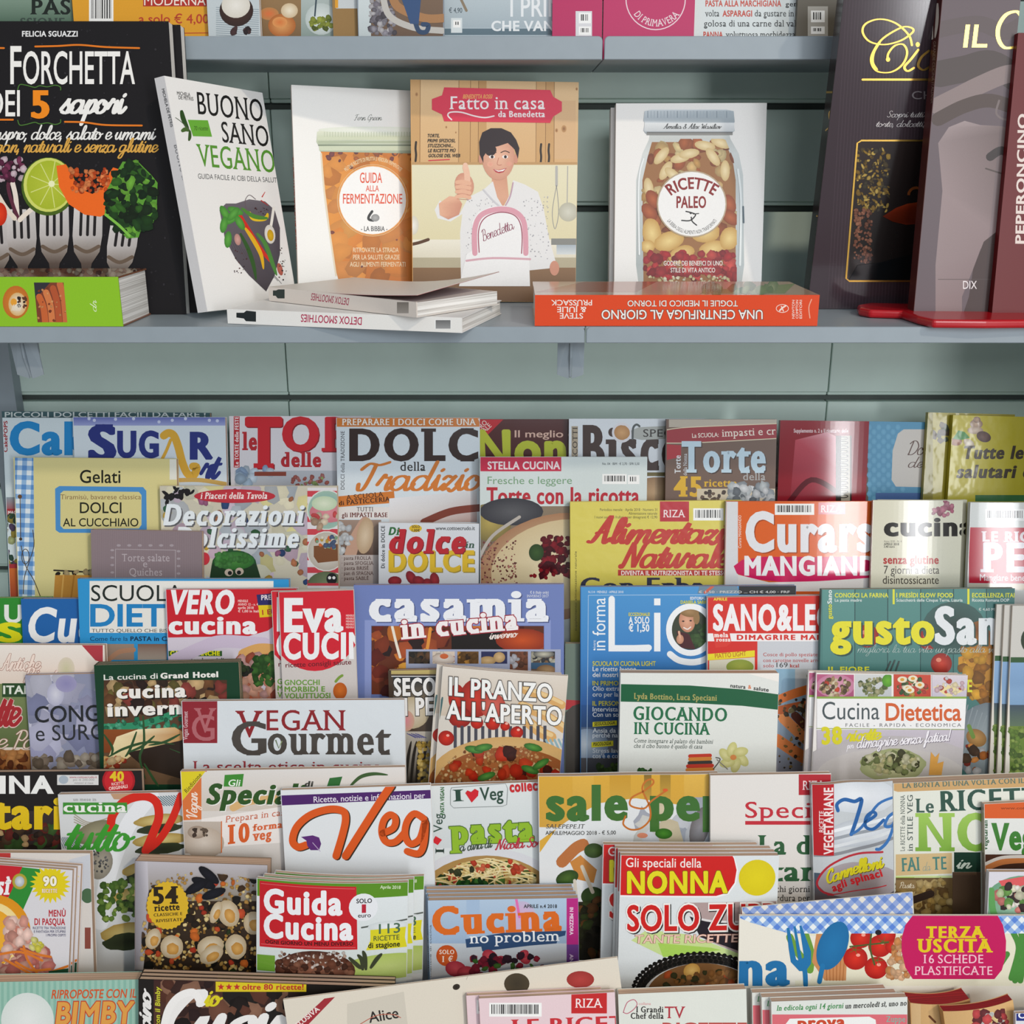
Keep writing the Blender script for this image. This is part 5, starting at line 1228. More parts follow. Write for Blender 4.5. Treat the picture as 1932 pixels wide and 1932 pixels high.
# ------------------------------------------------------------------ rack row 2 (right half)
def r2(k): return ROWC[1] - k * st
Z2 = ROWZ[1]
c = mag('yellow film-wrapped nutrition magazine with a red script title', 1076, 947, 1400, 944, r2(0), Z2, .007, 'd9cb58', gloss='film', spine='b8a83c')
c.R(1245, 946, 1300, 984, 'b82030'); c.T('RIZA', 1251, 976, 1293, 14, 'f0e0e0', 's'); c.bars(1308, 959, 1365, 982, 3)
for i, t in enumerate(('Periodico mensile · Aprile 2018 · Numero 31', 'Alimentazione naturale', 'I nuovi succhi e frullati super dimagranti € 12,90')): c.T(t, (1132, 1186, 1122)[i], 964 + 7 * i, 1240, 5, '5a5428', 'r')
c.T('Alimentazione', 1106, 1024, 1455, 46, 'bf2e22', 'cx'); c.T('Naturale', 1166, 1070, 1382, 46, 'bf2e22', 'cx'); c.R(1166, 1075, 1400, 1086, 'b82a20'); c.T('DIVENTA IL NUTRIZIONISTA DI TE STESSO', 1172, 1085, 1372, 8, 'f0e4dc', 'b'); c.T('Con Erba', 1095, 1120, 1330, 30, '2c2c44', 'sb'); c.T('supplemento alimentazione naturale', 1088, 1190, 1088, 4, '6a6430', 'r', yb=1040)
c = mag('orange and magenta magazine with large white title and bright glare', 1371, 946, 1652, 946, r2(1), Z2, .007, 'dd6428', gloss='gloss', bulge=.0024, bshape=0, spine='d8d4d4')
c.R(1366, 944, 1392, 1110, 'dcdcdf'); c.P([(1384, 1068), (1400, 1056), (1440, 1050), (1680, 1050), (1680, 1106), (1500, 1100), (1420, 1092), (1390, 1082)], 'ce1f5c'); c.P([(1392, 1084), (1450, 1098), (1540, 1096), (1680, 1088), (1680, 1115), (1392, 1115)], 'e8e4e2')
c.bars(1461, 950, 1535, 971, 6); c.R(1543, 948, 1594, 970, 'd8848c'); c.T('RIZA', 1547, 966, 1588, 13, 'f4e8e8', 's'); c.T('Curarsi', 1406, 1038, 1668, 70, 'e6e6ea', 'x', sh=(2, 2, 'a84a20')); c.T('MANGIANDO', 1404, 1084, 1690, 34, 'f0eef0', 'x'); c.T('Curarsi MANGIANDO', 1398, 1034, 1398, 5, 'f2dcd0', 'm', yb=972)
c = mag('cream cooking magazine with black lowercase title and a grape emblem', 1648, 944, 1817, 944, r2(2), Z2, .0043, 'e0ddc8', gloss='gloss', bulge=.002, bshape=0, spine='b8a498')
c.sc(1760, 944, 1796, 974, 20, (4, 7), ['c07a8c', 'b86a80', 'cc8c9c'], 3); c.T('cucina', 1667, 1010, 1838, 34, '26241f', 'x'); c.T('Anno XVII - N. 4', 1667, 1023, 1700, 4, '8a8678', 'r'); c.T('APRILE 2018', 1667, 1028.5, 1695, 4.4, '3c3a34', 'm'); c.T('3,40 euro', 1667, 1033, 1687, 4, '3c3a34', 'm')
c.T('senza glutine', 1666, 1063, 1770, 15, 'b83a38', 'b'); c.T('7 giorni a dieta', 1667, 1082, 1771, 15, '4a443c', 'r'); c.T('disintossicante', 1665, 1101, 1770, 15, '4a443c', 'r'); c.done()
copies(c, [(.0065, .0058, 0, 'second cream grape-emblem magazine showing a sliver behind the first')], 'cream grape-emblem magazines')
c = mag('white and crimson recipe magazine with slab letters, cut by the right frame', 1832, 948, 2100, 948, r2(3), Z2, .007, 'd8dad6', gloss='gloss', bulge=.003, bshape=0)
c.R(1828, 995, 2100, 1100, 'bf2038'); c.bars(1858, 960, 1932, 982, 8); c.T('LE RICETTE', 1851, 1021, 2010, 18, 'ecdfe2', 'S'); c.T('PERFETTE', 1849, 1077, 2200, 52, 'e6dfe4', 'S'); c.T('Mangiare bene', 1848, 1095, 1932, 12, 'ecdfe2', 'm'); c.R(1828, 1101, 2100, 1112, 'd8cdb8')

# ------------------------------------------------------------------ row 3
def r3(k): return ROWC[2] - k * st
Z3 = ROWZ[2]
c = mag('green magazine with white and yellow capitals at the far left edge', -150, 1130, 95, 1127, r3(0), Z3, .007, '2f8a30')
c.T('U', 8, 1174, 42, 32, 'e8ece6', 'b'); c.T('S', -6, 1210, 42, 34, 'e2dc1c', 'x')
c = mag('royal blue magazine with large white italic letters at the left', 40, 1130, 262, 1129, r3(1), Z3, .007, '1f62a8')
c.T('Cucina', 50, 1210, 275, 62, 'f0f0f0', 'b', it=.12)
c = mag('sky blue and white diet school magazine with wide blue capitals', 147, 1092, 545, 1093, r3(2), Z3, .007, '2e93cf', spine='2a86c0')
c.R(169, 1096, 516, 1194, 'e8e6e0'); c.T('SCUOLA', 172, 1134, 345, 30, '1f2824', 'r'); c.T('DIETETICA', 171, 1181, 500, 40, '1f80c0', 'm', ol=('1f80c0', .02)); c.T('TUTTO QUELLO CHE BISOGNA SAPERE', 173, 1193, 400, 6.5, '3a3c3a', 'r'); c.T('Come fare la', 170, 1209, 241, 8, '143a5c', 'r'); c.T('PASTA in CASA', 246, 1209, 340, 8, '10304c', 'b')
c.R(200, 1215, 253, 1245, '9a8474'); c.S([(205, 1245), (225, 1230), (252, 1226)], 9, 'b08468'); c.R(260, 1215, 315, 1245, '7a5a4c', 'b0a498')
c = mag('red and lilac magazine with bold white title beside two red twins', 313, 1112, 560, 1110, r3(3), Z3, .007, 'd4cbd8')
c.P([(313, 1108), (480, 1108), (560, 1108), (560, 1150), (505, 1190), (470, 1200), (313, 1203)], 'c81f2c'); c.T('VERO', 317, 1157, 440, 42, 'f0f0f2', 'x', it=.12); c.T('cucina', 318, 1195, 485, 32, 'f0f0f2', 'x')
for i, t in enumerate(('MENSILE', 'ANNO 12 - n. 4', 'aprile 2018', '€ 1,00 in Italia')): c.T(t, 449, 1136 + 6.4 * i, 449 + 2.7 * len(t), 4.4, 'f0c8c4', 'b')
c.P([(484, 1122), (560, 1116), (560, 1140), (487, 1142)], '2c2a64'); c.P([(487, 1142), (560, 1140), (560, 1160), (490, 1165)], 'e0c41c'); c.T('PREZZO SPECIALE', 493, 1132, 590, 9, 'e8dce0', 'b', yb=1128); c.T('1 EURO', 495, 1160, 540, 9, 'b02a2c', 'b', yb=1156)
c.R(318, 1228, 419, 1238, '2c5a28'); c.T('CARNI BIANCHE', 321, 1236.5, 415, 8, 'e4e01c', 'x'); c.T('Dal pollo al coniglio', 321, 1250, 430, 9, '4a4450', 'm')
c.S([(330, 1245), (380, 1222), (420, 1210), (500, 1215)], 24, 'cbbcd2'); c.S([(460, 1235), (490, 1225), (530, 1228)], 22, 'd8a460'); c.sc(440, 1240, 530, 1340, 90, (6, 14), ['d88a70', 'c86a4c', 'e0a890', 'b85a44', 'cfa09c'], 4); c.sc(480, 1235, 520, 1290, 50, (4, 9), ['3c6a2c', '2c5422', '4a7a34'], 5); c.sc(445, 1250, 475, 1270, 16, (4, 8), ['2c2c28', '3c4a30'], 6)
c.done()
c = mag('red magazine with condensed white capitals and a round lower edge', 527, 1116, 667, 1113, r3(4) - .003, Z3, .0043, 'cfc8c4', gloss='gloss', bulge=.003, bshape=2)
c.E(595, 1160, 90, 105, 'cf1f30', n=40); c.R(527, 1110, 667, 1200, 'cf1f30'); c.T('Eva', 537, 1189, 648, 59, 'f0f0f2', 'x'); c.T('CUCINA', 536, 1241, 730, 46, 'f0f0f2', 'x'); c.T('ricette consigli salute', 540, 1258, 663, 9, '6a1420', 'm', yb=1253)
for i in range(5): c.T('MENSILE', 653, 1163 + 5.5 * i, 668, 3.6, 'f0c8c4', 'b')
for i, (t, b) in enumerate((('GNOCCHI', 604), ('MORBIDI E', 614), ('VOLUTTUOSI', 624))): c.T(t, 538, 1291 + 12.5 * i, b, 9.5, '6a9a3c', 'b')
c.E(642, 1303, 13, 16, 'd8742c', 'b85a20'); c.S([(634, 1285), (640, 1278), (646, 1274)], 5, '7a9a3c'); c.done()
copies(c, [(-.008, .0049, 0, 'second red condensed-capitals magazine, peeking out left of its twin')], 'red condensed-capitals magazines')
c = mag('periwinkle blue winter cooking magazine with rounded white title and food strip', 668, 1104, 1064, 1102, r3(3), Z3, .007, '6f80b8')
c.R(688, 1170, 1039, 1180, '8a98cc'); c.R(688, 1170, 700, 1400, '8a98cc'); c.R(1027, 1170, 1039, 1240, '8a98cc'); c.T('casamia', 696, 1170, 1035, 56, 'eceef4', 'S', sh=(2, 2, '4a5480'))
c.R(701, 1181, 1026, 1310, '5a2c1c', '6a3018'); c.C(701, 1181, 1026, 1400); c.sc(701, 1182, 1026, 1310, 90, (7, 20), ['a8502c', '7a2c1c', 'c8742c', '5a2018', '2c1c1c', '8a3c24', 'e0a040'], 7, jit=.3, dark=.8); c.R(852, 1190, 948, 1225, '1c1614'); c.E(985, 1208, 50, 22, 'c8501c', '8a2c14'); c.S([(740, 1182), (748, 1215), (755, 1240)], 5, 'e8e0d0'); c.S([(812, 1186), (806, 1224), (802, 1226)], 6, 'e0943c'); c.C()
c.T('in cucina', 757, 1205, 978, 36, 'f4eeee', 'S', yb=1186, ol=('a02838', .05)); c.T('inverno', 923, 1206, 978, 14, 'f0e4dc', 'cb', yb=1201); c.T('€ 6 (Italy only)', 1000, 1120, 1035, 5, 'dce0ee', 'm'); c.T('INVERNO 2017', 994, 1127, 1035, 5, 'dce0ee', 's')
c.R(766, 1225, 1058, 1300, 'a3aac4'); 
for i, (a, b, cc) in enumerate(((771, 811, ['2c2824', '4a3c2c', '6a4c34']), (816, 858, ['d8c8b8', 'c86a4c', 'e6dcd0']), (863, 903, ['6a4a24', 'b8843c', '3c2c20']), (908, 957, ['c8a470', 'b08c58', '2c3058']), (962, 996, ['7a4a34', 'b8b8c0', '5a3a2c']), (1002, 1047, ['3a3a3c', 'b8b4a0', '8a6a4c']))):
    c.C(a, 1229, b, 1252 if i < 4 else 1300); c.R(a, 1229, b, 1300, cc[0], cc[2]); c.sc(a, 1232, b, 1256, 24, (3, 8), cc, i); 
    if i == 1: c.E(837, 1243, 22, 9, 'e8e0d8', 'c8b8ac'); c.E(838, 1238, 8, 5, 'd06a40')
    if i == 3: c.R(908, 1229, 957, 1300, '2c3058'); c.E(920, 1246, 16, 8, 'd0b080', 'a88858'); c.E(942, 1240, 11, 10, 'dab888', 'b09060')
    if i == 5: c.E(1026, 1234, 20, 7, 'c8c4b0', '5a5a58'); c.R(1002, 1250, 1047, 1262, '3a5a78'); c.E(1030, 1264, 18, 10, 'b09068', '7a5c40')
    c.C()
c = mag('grey-green thin magazine between the periwinkle and blue ones', 1067, 1214, 1220, 1214, r3(1), Z3, .007, '6f7f74')
c.P([(1066, 1320), (1100, 1322), (1085, 1335), (1066, 1340)], 'b83a40'); c.P([(1066, 1345), (1080, 1332), (1110, 1322), (1110, 1480), (1066, 1480)], '4f4c48')
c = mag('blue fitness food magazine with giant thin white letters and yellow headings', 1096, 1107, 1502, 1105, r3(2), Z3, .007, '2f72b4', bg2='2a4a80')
c.R(1090, 1105, 1510, 1240, '4a94cf', '3c82c4'); c.R(1090, 1240, 1510, 1330, '3c82c4', '2a5a9c'); c.R(1090, 1330, 1510, 1372, '24508c', '20406c'); c.R(1090, 1372, 1200, 1420, '4a5c78', '6a6c74'); c.E(1108, 1405, 40, 30, 'b8c4d0', '7a8ca4'); c.R(1090, 1430, 1200, 1480, '4a4a50'); c.sc(1125, 1442, 1175, 1475, 60, (4, 8), ['4a6a2c', '5c7a34', '3a5424'], 3)
c.R(1394, 1104, 1502, 1122, '1c1c1e'); c.P([(1320, 1104), (1390, 1104), (1396, 1120), (1316, 1120)], '6a8498'); c.S([(1330, 1118), (1345, 1106)], 5, 'c8604c'); c.T('N.114 · MENSILE · APRILE 2018', 1110, 1119, 1176, 4.4, 'd8e4f0', 'm'); c.T('€ 1,50 · PREZZO ... CH € 4,00 · FRF', 1318, 1119, 1490, 4.4, 'c8c8c8', 'm')
c.S([(1110, 1123), (1335, 1122)], .9, 'b8d4ec', sm=False); c.S([(1110, 1123), (1107, 1470)], .9, 'b8d4ec', sm=False)
for pts in ([(1154, 1130), (1154, 1222), (1224, 1222)],): c.S(pts, 12, 'f0f2f4', sm=False)
c.R(1148, 1129, 1160, 1229, 'f0f2f4'); c.R(1148, 1217, 1226, 1229, 'f0f2f4'); c.R(1234, 1156, 1246, 1229, 'f0f2f4'); c.R(1234, 1129, 1246, 1142, 'f0f2f4')
c.E(1303, 1188, 36, 38, '3a4030', n=30); c.sc(1302, 1180, 1340, 1218, 40, (4, 8), ['3c5a2c', '2c4424', '4a6a38'], 4); c.P([(1276, 1190), (1300, 1196), (1312, 1225), (1284, 1222)], '4a2026'); c.E(1296, 1172, 15, 21, 'e2aa8c', 'c08468', -8, 24); c.E(1300, 1154, 19, 10, 'a8865c', '86663c', 8); c.E(1314, 1166, 6, 12, '94744a'); c.E(1289, 1172, 2.4, 1.5, '3a2a24'); c.E(1303, 1171, 2.4, 1.5, '3a2a24'); c.S([(1290, 1184), (1297, 1187), (1303, 1183)], 2.2, 'f0e4dc'); c.E(1283, 1206, 7, 9, 'dca488', 'bc8468'); c.S([(1283, 1202), (1281, 1192)], 4, 'e0ac90')
c.ring(1303, 1188, 41, 44, 11, 'f0f2f4', 0, 360); c.S([(1344, 1150), (1344, 1210), (1338, 1238), (1312, 1249), (1282, 1246), (1264, 1234)], 12, 'f0f2f4')
c.T('in forma', 1142, 1227, 1142, 24, 'eef2f6', 'r', yb=1128, track=-.02); c.T('vivere', 1124, 1225, 1124, 6, 'd0e0f0', 'r', yb=1208)
c.T('ECCEZIONALE!', 1186, 1162, 1226, 6, 'e0d43c', 'b'); c.T('A SOLO', 1186, 1176, 1225, 12, 'f0f2f4', 'b'); c.T('€ 1,50', 1186, 1191, 1225, 13, 'f0f2f4', 'b'); c.T('EDITORIALE', 1302, 1131, 1334, 5, 'e8eef4', 'b'); c.T('DANIELA SARRI', 1284, 1139, 1334, 6, 'd8d43c', 'b')
for t, y, cc, b in (('SCUOLA DI CUCINA LIGHT', 1256, 'e8dc2c', 1237), ('Le ricette buone', 1266, 'eef2f6', 1200), ('dei nostri chef', 1277, 'eef2f6', 1192), ('IN PRIMO PIANO', 1293, 'e8dc2c', 1205), ('Olio extravergine', 1303, 'eef2f6', 1205), ('oro per la vostra', 1314, 'eef2f6', 1200), ('IL PERSONAGGIO', 1331, 'e8dc2c', 1208), ('Intervista a lei', 1342, 'eef2f6', 1190), ('Con un sorriso', 1352, 'eef2f6', 1190), ('Ansia da prestazione', 1382, 'eef2f6', 1225), ('perché nasce e', 1391, 'eef2f6', 1190), ('Stress lavorativo', 1420, 'dfe4e8', 1205), ("cos'è e come affrontarlo", 1430, 'dfe4e8', 1235)): c.T(t, 1118, y, b, 8.4, cc, 'm')
c.P([(1118, 1362), (1164, 1359), (1164, 1368), (1118, 1371)], 'e8dc2c'); c.T('SESSUOLOGIA', 1121, 1369, 1160, 6, '2c2c1c', 'b', yb=1366, it=.15); c.P([(1116, 1400), (1157, 1397), (1157, 1407), (1116, 1410)], 'e8dc2c'); c.T('PSICOLOGIA', 1119, 1407, 1153, 6, '2c2c1c', 'b', yb=1405, it=.15)
c = mag('red and white light dining magazine with roast carrots on its cover', 1335, 1127, 1630, 1122, r3(3), Z3, .007, 'c9ccd2', gloss='satin')
c.R(1330, 1120, 1640, 1195, 'd32a20'); c.R(1330, 1195, 1640, 1210, 'f0ecec'); c.R(1330, 1210, 1429, 1270, 'd32a20'); c.T('SANO&LEGGERO', 1345, 1188, 1690, 46, 'f2eef0', 'x'); c.T('APRILE', 1346, 1133, 1372, 5, 'e8d040', 'x'); c.T('DIMAGRIRE MANGIANDO', 1390, 1207, 1640, 9, 'd32a20', 'x', track=.12)
c.P([(1345, 1193), (1376, 1191), (1380, 1212), (1370, 1220), (1350, 1222)], 'd8382c'); c.T('mela', 1347, 1202, 1374, 8, 'f4e4e0', 'S'); c.T('rossa', 1351, 1210, 1378, 7, 'f4e4e0', 'S')
c.P([(1334, 1234), (1424, 1227), (1424, 1239), (1334, 1246)], 'e8d824'); c.T('PIATTO LIGHT', 1349, 1242, 1408, 8.5, 'b8641c', 'm', yb=1237); c.P([(1338, 1246), (1424, 1240), (1424, 1270), (1338, 1270)], 'd8d4c0'); c.E(1396, 1258, 26, 14, 'a8b04c', '8a9a3c')
for i, t in enumerate(('Cosce di pollo speziate alle', 'con carotine novelle arrosto')): c.T(t, 1440, 1238 + 11 * i, 1440 + 4.3 * len(t), 6.5, 'b84a44', 's')
c.T('solo', 1440, 1259, 1460, 6.5, 'b84a44', 's'); c.T('169', 1465, 1259, 1486, 9, '3a3a3c', 'r'); c.T('kcal', 1490, 1259, 1508, 6.5, 'b84a44', 'sb')
c.R(1462, 1262, 1600, 1460, '8ab0c8', '8c8a94'); c.R(1500, 1262, 1600, 1300, 'b8bcc0')
for pts, w, cc in (([(1465, 1322), (1500, 1308), (1560, 1290)], 17, 'd8702c'), ([(1465, 1395), (1510, 1425), (1560, 1455)], 22, 'd87a3c'), ([(1478, 1355), (1510, 1385), (1560, 1430)], 20, 'e08a4c'), ([(1470, 1340), (1520, 1330), (1560, 1330)], 16, 'b85a28'), ([(1500, 1350), (1540, 1390), (1560, 1400)], 16, '5a2c20')): c.S(pts, w, cc)
c.sc(1466, 1300, 1556, 1450, 80, (1.5, 4), ['6a4a24', '8a6a34', 'a88a4c', '3c2c1c'], 5); c.sc(1480, 1325, 1550, 1350, 20, (3, 7), ['c8b890', '4a4030', '8a7c54'], 6); c.S([(1525, 1275), (1530, 1290)], 7, '5a7a34')
c = mag('teal wooden-board magazine with chunky yellow and white title and tomatoes', 1551, 1112, 1915, 1110, r3(4), Z3, .007, '4a7c78')
for k in range(6): c.R(1552 + k * 62, 1108, 1612 + k * 62, 1470, ['5a908a', '4f847e', '558a84', '4a7c78', '508580', '467672'][k], '3c6a68'); c.S([(1613 + k * 62, 1108), (1612 + k * 62, 1470)], 1.6, '2a4c4c', sm=False)
for x0, t, u in ((1575, 'CONOSCI LA FARINA', 'La pasta madre'), (1691, 'I PRESÌDI SLOW FOOD', 'Sciacchetrà delle Cinque Terre, Liguria'), (1834, 'ECCELLENZA ITALIANA', 'Ricotta Romana DOP')): c.T(t, x0, 1127, x0 + (101 if x0 < 1600 else 107), 8, 'd8d83c', 'b'); c.T(u, x0, 1135, x0 + (51 if x0 < 1600 else 125 if x0 < 1800 else 70), 5.5, 'd8e0dc', 'm')
for x in (1686, 1827): c.R(x - 2, 1111, x + 2, 1140, 'd8d83c')
for x, y, r in ((1636, 1200, 22), (1752, 1206, 20), (1812, 1158, 18), (1776, 1252, 20)): c.E(x, y, r, r, 'c8402c', '8a2018'); c.E(x - 5, y - 7, 5, 4, 'e08870')
c.E(1800, 1185, 60, 50, '2c3c38', '3c5c58'); c.P([(1820, 1180), (1850, 1170), (1875, 1200), (1880, 1260), (1905, 1300), (1905, 1340), (1850, 1330), (1840, 1290), (1808, 1262), (1808, 1240), (1832, 1232)], ['7c4a24', '8a5a28', '6a3c1c', 'a87428', '8a641c', '7a5a18', 'c08a20', 'b8822c', 'd09a30', 'c88a2c', 'b87a28']); c.sc(1815, 1225, 1895, 1330, 60, (4, 14), ['c88c28', 'a86c1c', 'd8a030', 'b84c20', '8a5a1c'], 7)
c.E(1870, 1400, 75, 75, '9aa4a8', '6c7880'); 
for k in range(9): c.S([(1826 + k * 9, 1330 + k * 5), (1800 + k * 8, 1430)], 2, '8a949a', sm=False)
c.E(1842, 1392, 20, 16, 'b88c50', '8a6434', 30); c.S([(1828, 1370), (1836, 1390)], 8, '6a8a3c'); c.sc(1822, 1395, 1900, 1455, 30, (5, 12), ['b86a2c', 'c8c8cc', '4a3424', 'd88c44', '8a2c20'], 8)
c.T('gusto', 1566, 1213, 1763, 58, 'e2da2a', 'x', sh=(3, 3, '2c4c48')); c.T('Sano', 1763, 1213, 1935, 66, 'dfe3e6', 'x', sh=(3, 3, '2c4c48'))
c.T('migliora la tua vita un pasto alla volta', 1617, 1231, 1900, 15, 'b8ccc8', 'cl'); c.T('gusto', 1569, 1168, 1569, 8, 'd8d83c', 'b', yb=1140); c.T('Sano', 1569, 1139, 1569, 8, 'e0e8e4', 'b', yb=1113); c.T('IL FIORE', 1562, 1268, 1640, 10, 'd8d83c', 'b'); c.T('E', 1825, 1305, 1834, 22, 'd8d83c', 'b'); c.T('€ 4,60 MENSILE', 1846, 1152, 1900, 5, 'c8d4d0', 'm')
c.S([(1672, 1265), (1680, 1248)], 3, '3c4a48'); c.S([(1680, 1265), (1688, 1246)], 3, '3c4a48'); c.S([(1690, 1265), (1696, 1248)], 3, '3c4a48')
c = mag('white booklet with a green band and landscape photo, foremost of the fanned right stack', 1911, 1143, 2080, 1143, r3(5) - .003, Z3, .003, 'dcd6cc', spine='c9beb2')
c.R(1905, 1240, 2080, 1250, '2f5a2c'); c.R(1905, 1250, 2080, 1330, '8fb2d8', '7a9cc0'); c.R(1905, 1330, 2080, 1370, '3c4c5c', '5c7058'); c.R(1905, 1370, 2080, 1480, '6a8230', '55702a'); c.sc(1906, 1372, 1960, 1470, 80, (3, 7), ['6a8a34', '8aa04c', '4a6424'], 4); c.E(1948, 1208, 22, 26, '2c3a24'); c.done()
copies(c, [(-.0062, .0034, .0, 'white green-banded booklet, second of the fanned right stack'), (-.0124, .0068, 0, 'white green-banded booklet, rearmost of the fanned right stack')], 'white green-banded booklets')
# ------------------------------------------------------------------ row 4
def r4(k): return ROWC[3] - k * st
Z4 = ROWZ[3]
c = mag('cream traditional recipe magazine with red corner and jar, far left', -130, 1216, 197, 1217, r4(-1), Z4, .007, 'e6d8cc')
c.R(-130, 1216, 200, 1290, 'ece4dc', 'e2d0c2'); c.P([(154, 1217), (194, 1217), (194, 1250), (180, 1246)], 'b03a44'); c.T('Antiche', 0, 1264, 78, 28, 'f0dcd0', 'cb', ol=('9a6a5c', .035)); c.T('Ricette', 44, 1286, 130, 26, 'f0dcd0', 'cb', ol=('9a6a5c', .035)); c.E(125, 1262, 16, 22, 'c8c4a0', 'd8ccb8')
c.R(-130, 1290, 60, 1410, '7c8a58', '5c6a40'); c.R(4, 1289, 60, 1315, '2c4a28'); c.T('ITALIA', 6, 1309, 82, 15, 'e0e4d8', 'b'); c.T('Ricette', -80, 1368, 42, 60, 'a82a30', 'cx', ol=('e0c4bc', .03)); c.T('e Pane', -5, 1412, 110, 34, 'e6d4c4', 'c', ol=('8a6050', .03)); c.R(-130, 1415, 60, 1455, 'b07a48', '8a5a34'); c.sc(-10, 1412, 50, 1455, 40, (6, 11), ['c88a50', '8a4c28', 'b06c38', '6a3820'], 3)
c = mag('misty blue-grey frozen food magazine with plain black capitals', 48, 1274, 222, 1270, r4(0), Z4, .007, '8f93ac')
c.sc(48, 1275, 225, 1440, 70, (14, 34), ['8c90ac', 'a8a8c0', 'c0c0d0', '9c9cba', '7c80a0', 'b4b4cc'], 8, jit=.35, dark=.88); c.E(105, 1310, 16, 22, 'd4d4e0', 'b0b0c8'); c.E(125, 1290, 20, 16, '8c88b4', '9c98bc'); c.sc(48, 1428, 225, 1455, 50, (6, 13), ['a09080', '7c6c5c', 'c0b4a4', '8a7a6c'], 9)
c.T('CONGELATI', 66, 1363, 292, 30, '26282c', 'm', yb=1358); c.T('e SURGELATI', 68, 1398, 300, 29, '2e3034', 'r', yb=1392)
c = mag('dark green framed winter recipe magazine with rosemary, front of its pile', 178, 1255, 450, 1249, r4(2), Z4, .0045, '123c26')
c.R(196, 1283, 428, 1480, '4a3020', '6a5038'); c.C(196, 1283, 428, 1480); c.sc(196, 1284, 428, 1345, 80, (7, 17), ['4a2c1c', '2c1c18', '7a5030', 'c8a878', '6a6030', '8a3c34', '3c2c20'], 5, jit=.3); c.S([(196, 1372), (260, 1368), (330, 1346), (360, 1330)], 13, '2f8a64'); c.sc(196, 1352, 345, 1378, 50, (3, 6), ['3c9a74', '247050', '58b08c'], 6); c.R(196, 1376, 345, 1420, '8a4a20', '7a3c18')
c.P([(200, 1440), (220, 1390), (260, 1376), (330, 1372), (350, 1384), (340, 1400), (290, 1412), (250, 1424), (215, 1450)], ['e0c898', 'ead8ac', 'efe0b8', 'd8b078', 'b88048', 'c09058', 'd8bc88', 'e0cc98', 'd8b880']); c.P([(240, 1420), (345, 1396), (345, 1470), (275, 1450)], '2c2018'); c.P([(178, 1438), (200, 1428), (215, 1455), (180, 1460)], 'e0d8d0'); c.sc(180, 1430, 240, 1456, 24, (5, 10), ['d8a868', 'c86a40', 'e0c090', 'a83c28'], 7); c.C()
for pts in ([(270, 1350), (272, 1400), (264, 1430), (275, 1470)], [(205, 1428), (235, 1412), (280, 1400), (330, 1404)], [(258, 1380), (245, 1415), (236, 1428)], [(292, 1388), (268, 1408), (240, 1420)], [(196, 1385), (212, 1410), (210, 1425)], [(340, 1385), (310, 1400), (280, 1406)], [(272, 1440), (290, 1470), (300, 1484)], [(340, 1420), (320, 1412)]): c.S(pts, 5, '2f4f2c', taper=True)
c.T('La cucina di', 196, 1283, 298, 10, 'e4e4de', 'm', yb=1280); c.T('Grand Hotel', 303, 1280, 412, 10, 'eceae4', 'x', yb=1277); c.T('cucina', 220, 1317, 352, 24, 'eeeae4', 'x', yb=1314, sh=(2, 2, '1c1814')); c.T('invernale', 203, 1351, 410, 24, 'eeeae4', 'x', yb=1344, sh=(2, 2, '1c1814')); c.done()
copies(c, [(-.0005, .0052, .0006 * 0, 'dark green framed magazine, second copy in the rosemary pile'), (-.001, .0104, 0, 'dark green framed magazine, rearmost copy in the rosemary pile')], 'dark green rosemary magazines')
c = mag('wide white film-wrapped magazine with red and grey elegant serif title', 343, 1323, 763, 1320, r4(3) - .002, Z4, .0065, 'd9dfe4', gloss='film')
c.R(340, 1320, 410, 1402, '8e1e2a'); c.T('V', 366, 1382, 408, 46, 'b0646a', 's'); c.T('G', 362, 1397, 405, 48, 'b0646a', 's'); c.T('Vegan Gourmet', 354, 1396, 354, 8, 'e0c8cc', 's', yb=1342)
c.T('V', 444, 1391, 497, 50, '8c1c22', 's'); c.T('EGAN', 503, 1378, 652, 38, '8c1c22', 's'); c.T('G', 437, 1424, 503, 62, '47413c', 'sb'); c.T('ourmet', 505, 1423, 738, 58, '47413c', 'sb'); c.S([(520, 1396), (526, 1412)], 6, '6a7a5c', taper=True); c.S([(532, 1398), (526, 1412)], 5, '8a9a6c', taper=True); c.T('La scelta etica in cucina', 364, 1456, 720, 20, '9c3038', 's')
c = mag('glossy second-courses magazine with white capitals and a fork', 733, 1265, 905, 1262, r4(0), Z4, .007, '4a3c30', gloss='gloss')
c.R(738, 1258, 905, 1272, 'c8b870', 'b8a468'); c.S([(736, 1262), (905, 1260)], 2.4, 'e4ddd0'); c.R(742, 1276, 905, 1330, '1c2a34', '7a6a54'); c.S([(739, 1276), (905, 1276)], 1.6, 'e0e0e0', sm=False); c.E(776, 1345, 34, 30, 'd8ccb8', 'b8a888'); c.E(766, 1360, 16, 20, 'd88a94', 'c8a088'); c.R(762, 1380, 905, 1480, 'b8b0a4', '2c241c')
for k in range(6): c.S([(768 + k * 4, 1384 + (k % 2)), (784 + k * 4, 1392)], 1.5, '5a5a88')
for k in range(4): c.S([(765 + k * 10, 1480), (770 + k * 10, 1430), (776 + k * 10, 1398)], 6, '2a2622', taper=True)
c.sc(790, 1400, 815, 1478, 50, (3, 6), ['c8a858', 'a88838', 'd8bc70'], 4); c.T('SECONDI', 743, 1312, 880, 31, 'f0eeec', 'x', ol=('1c1c1c', .05), yb=1310); c.T('DI PESCE', 736, 1350, 880, 31, 'f0eeec', 'x', ol=('1c1c1c', .05), yb=1346)
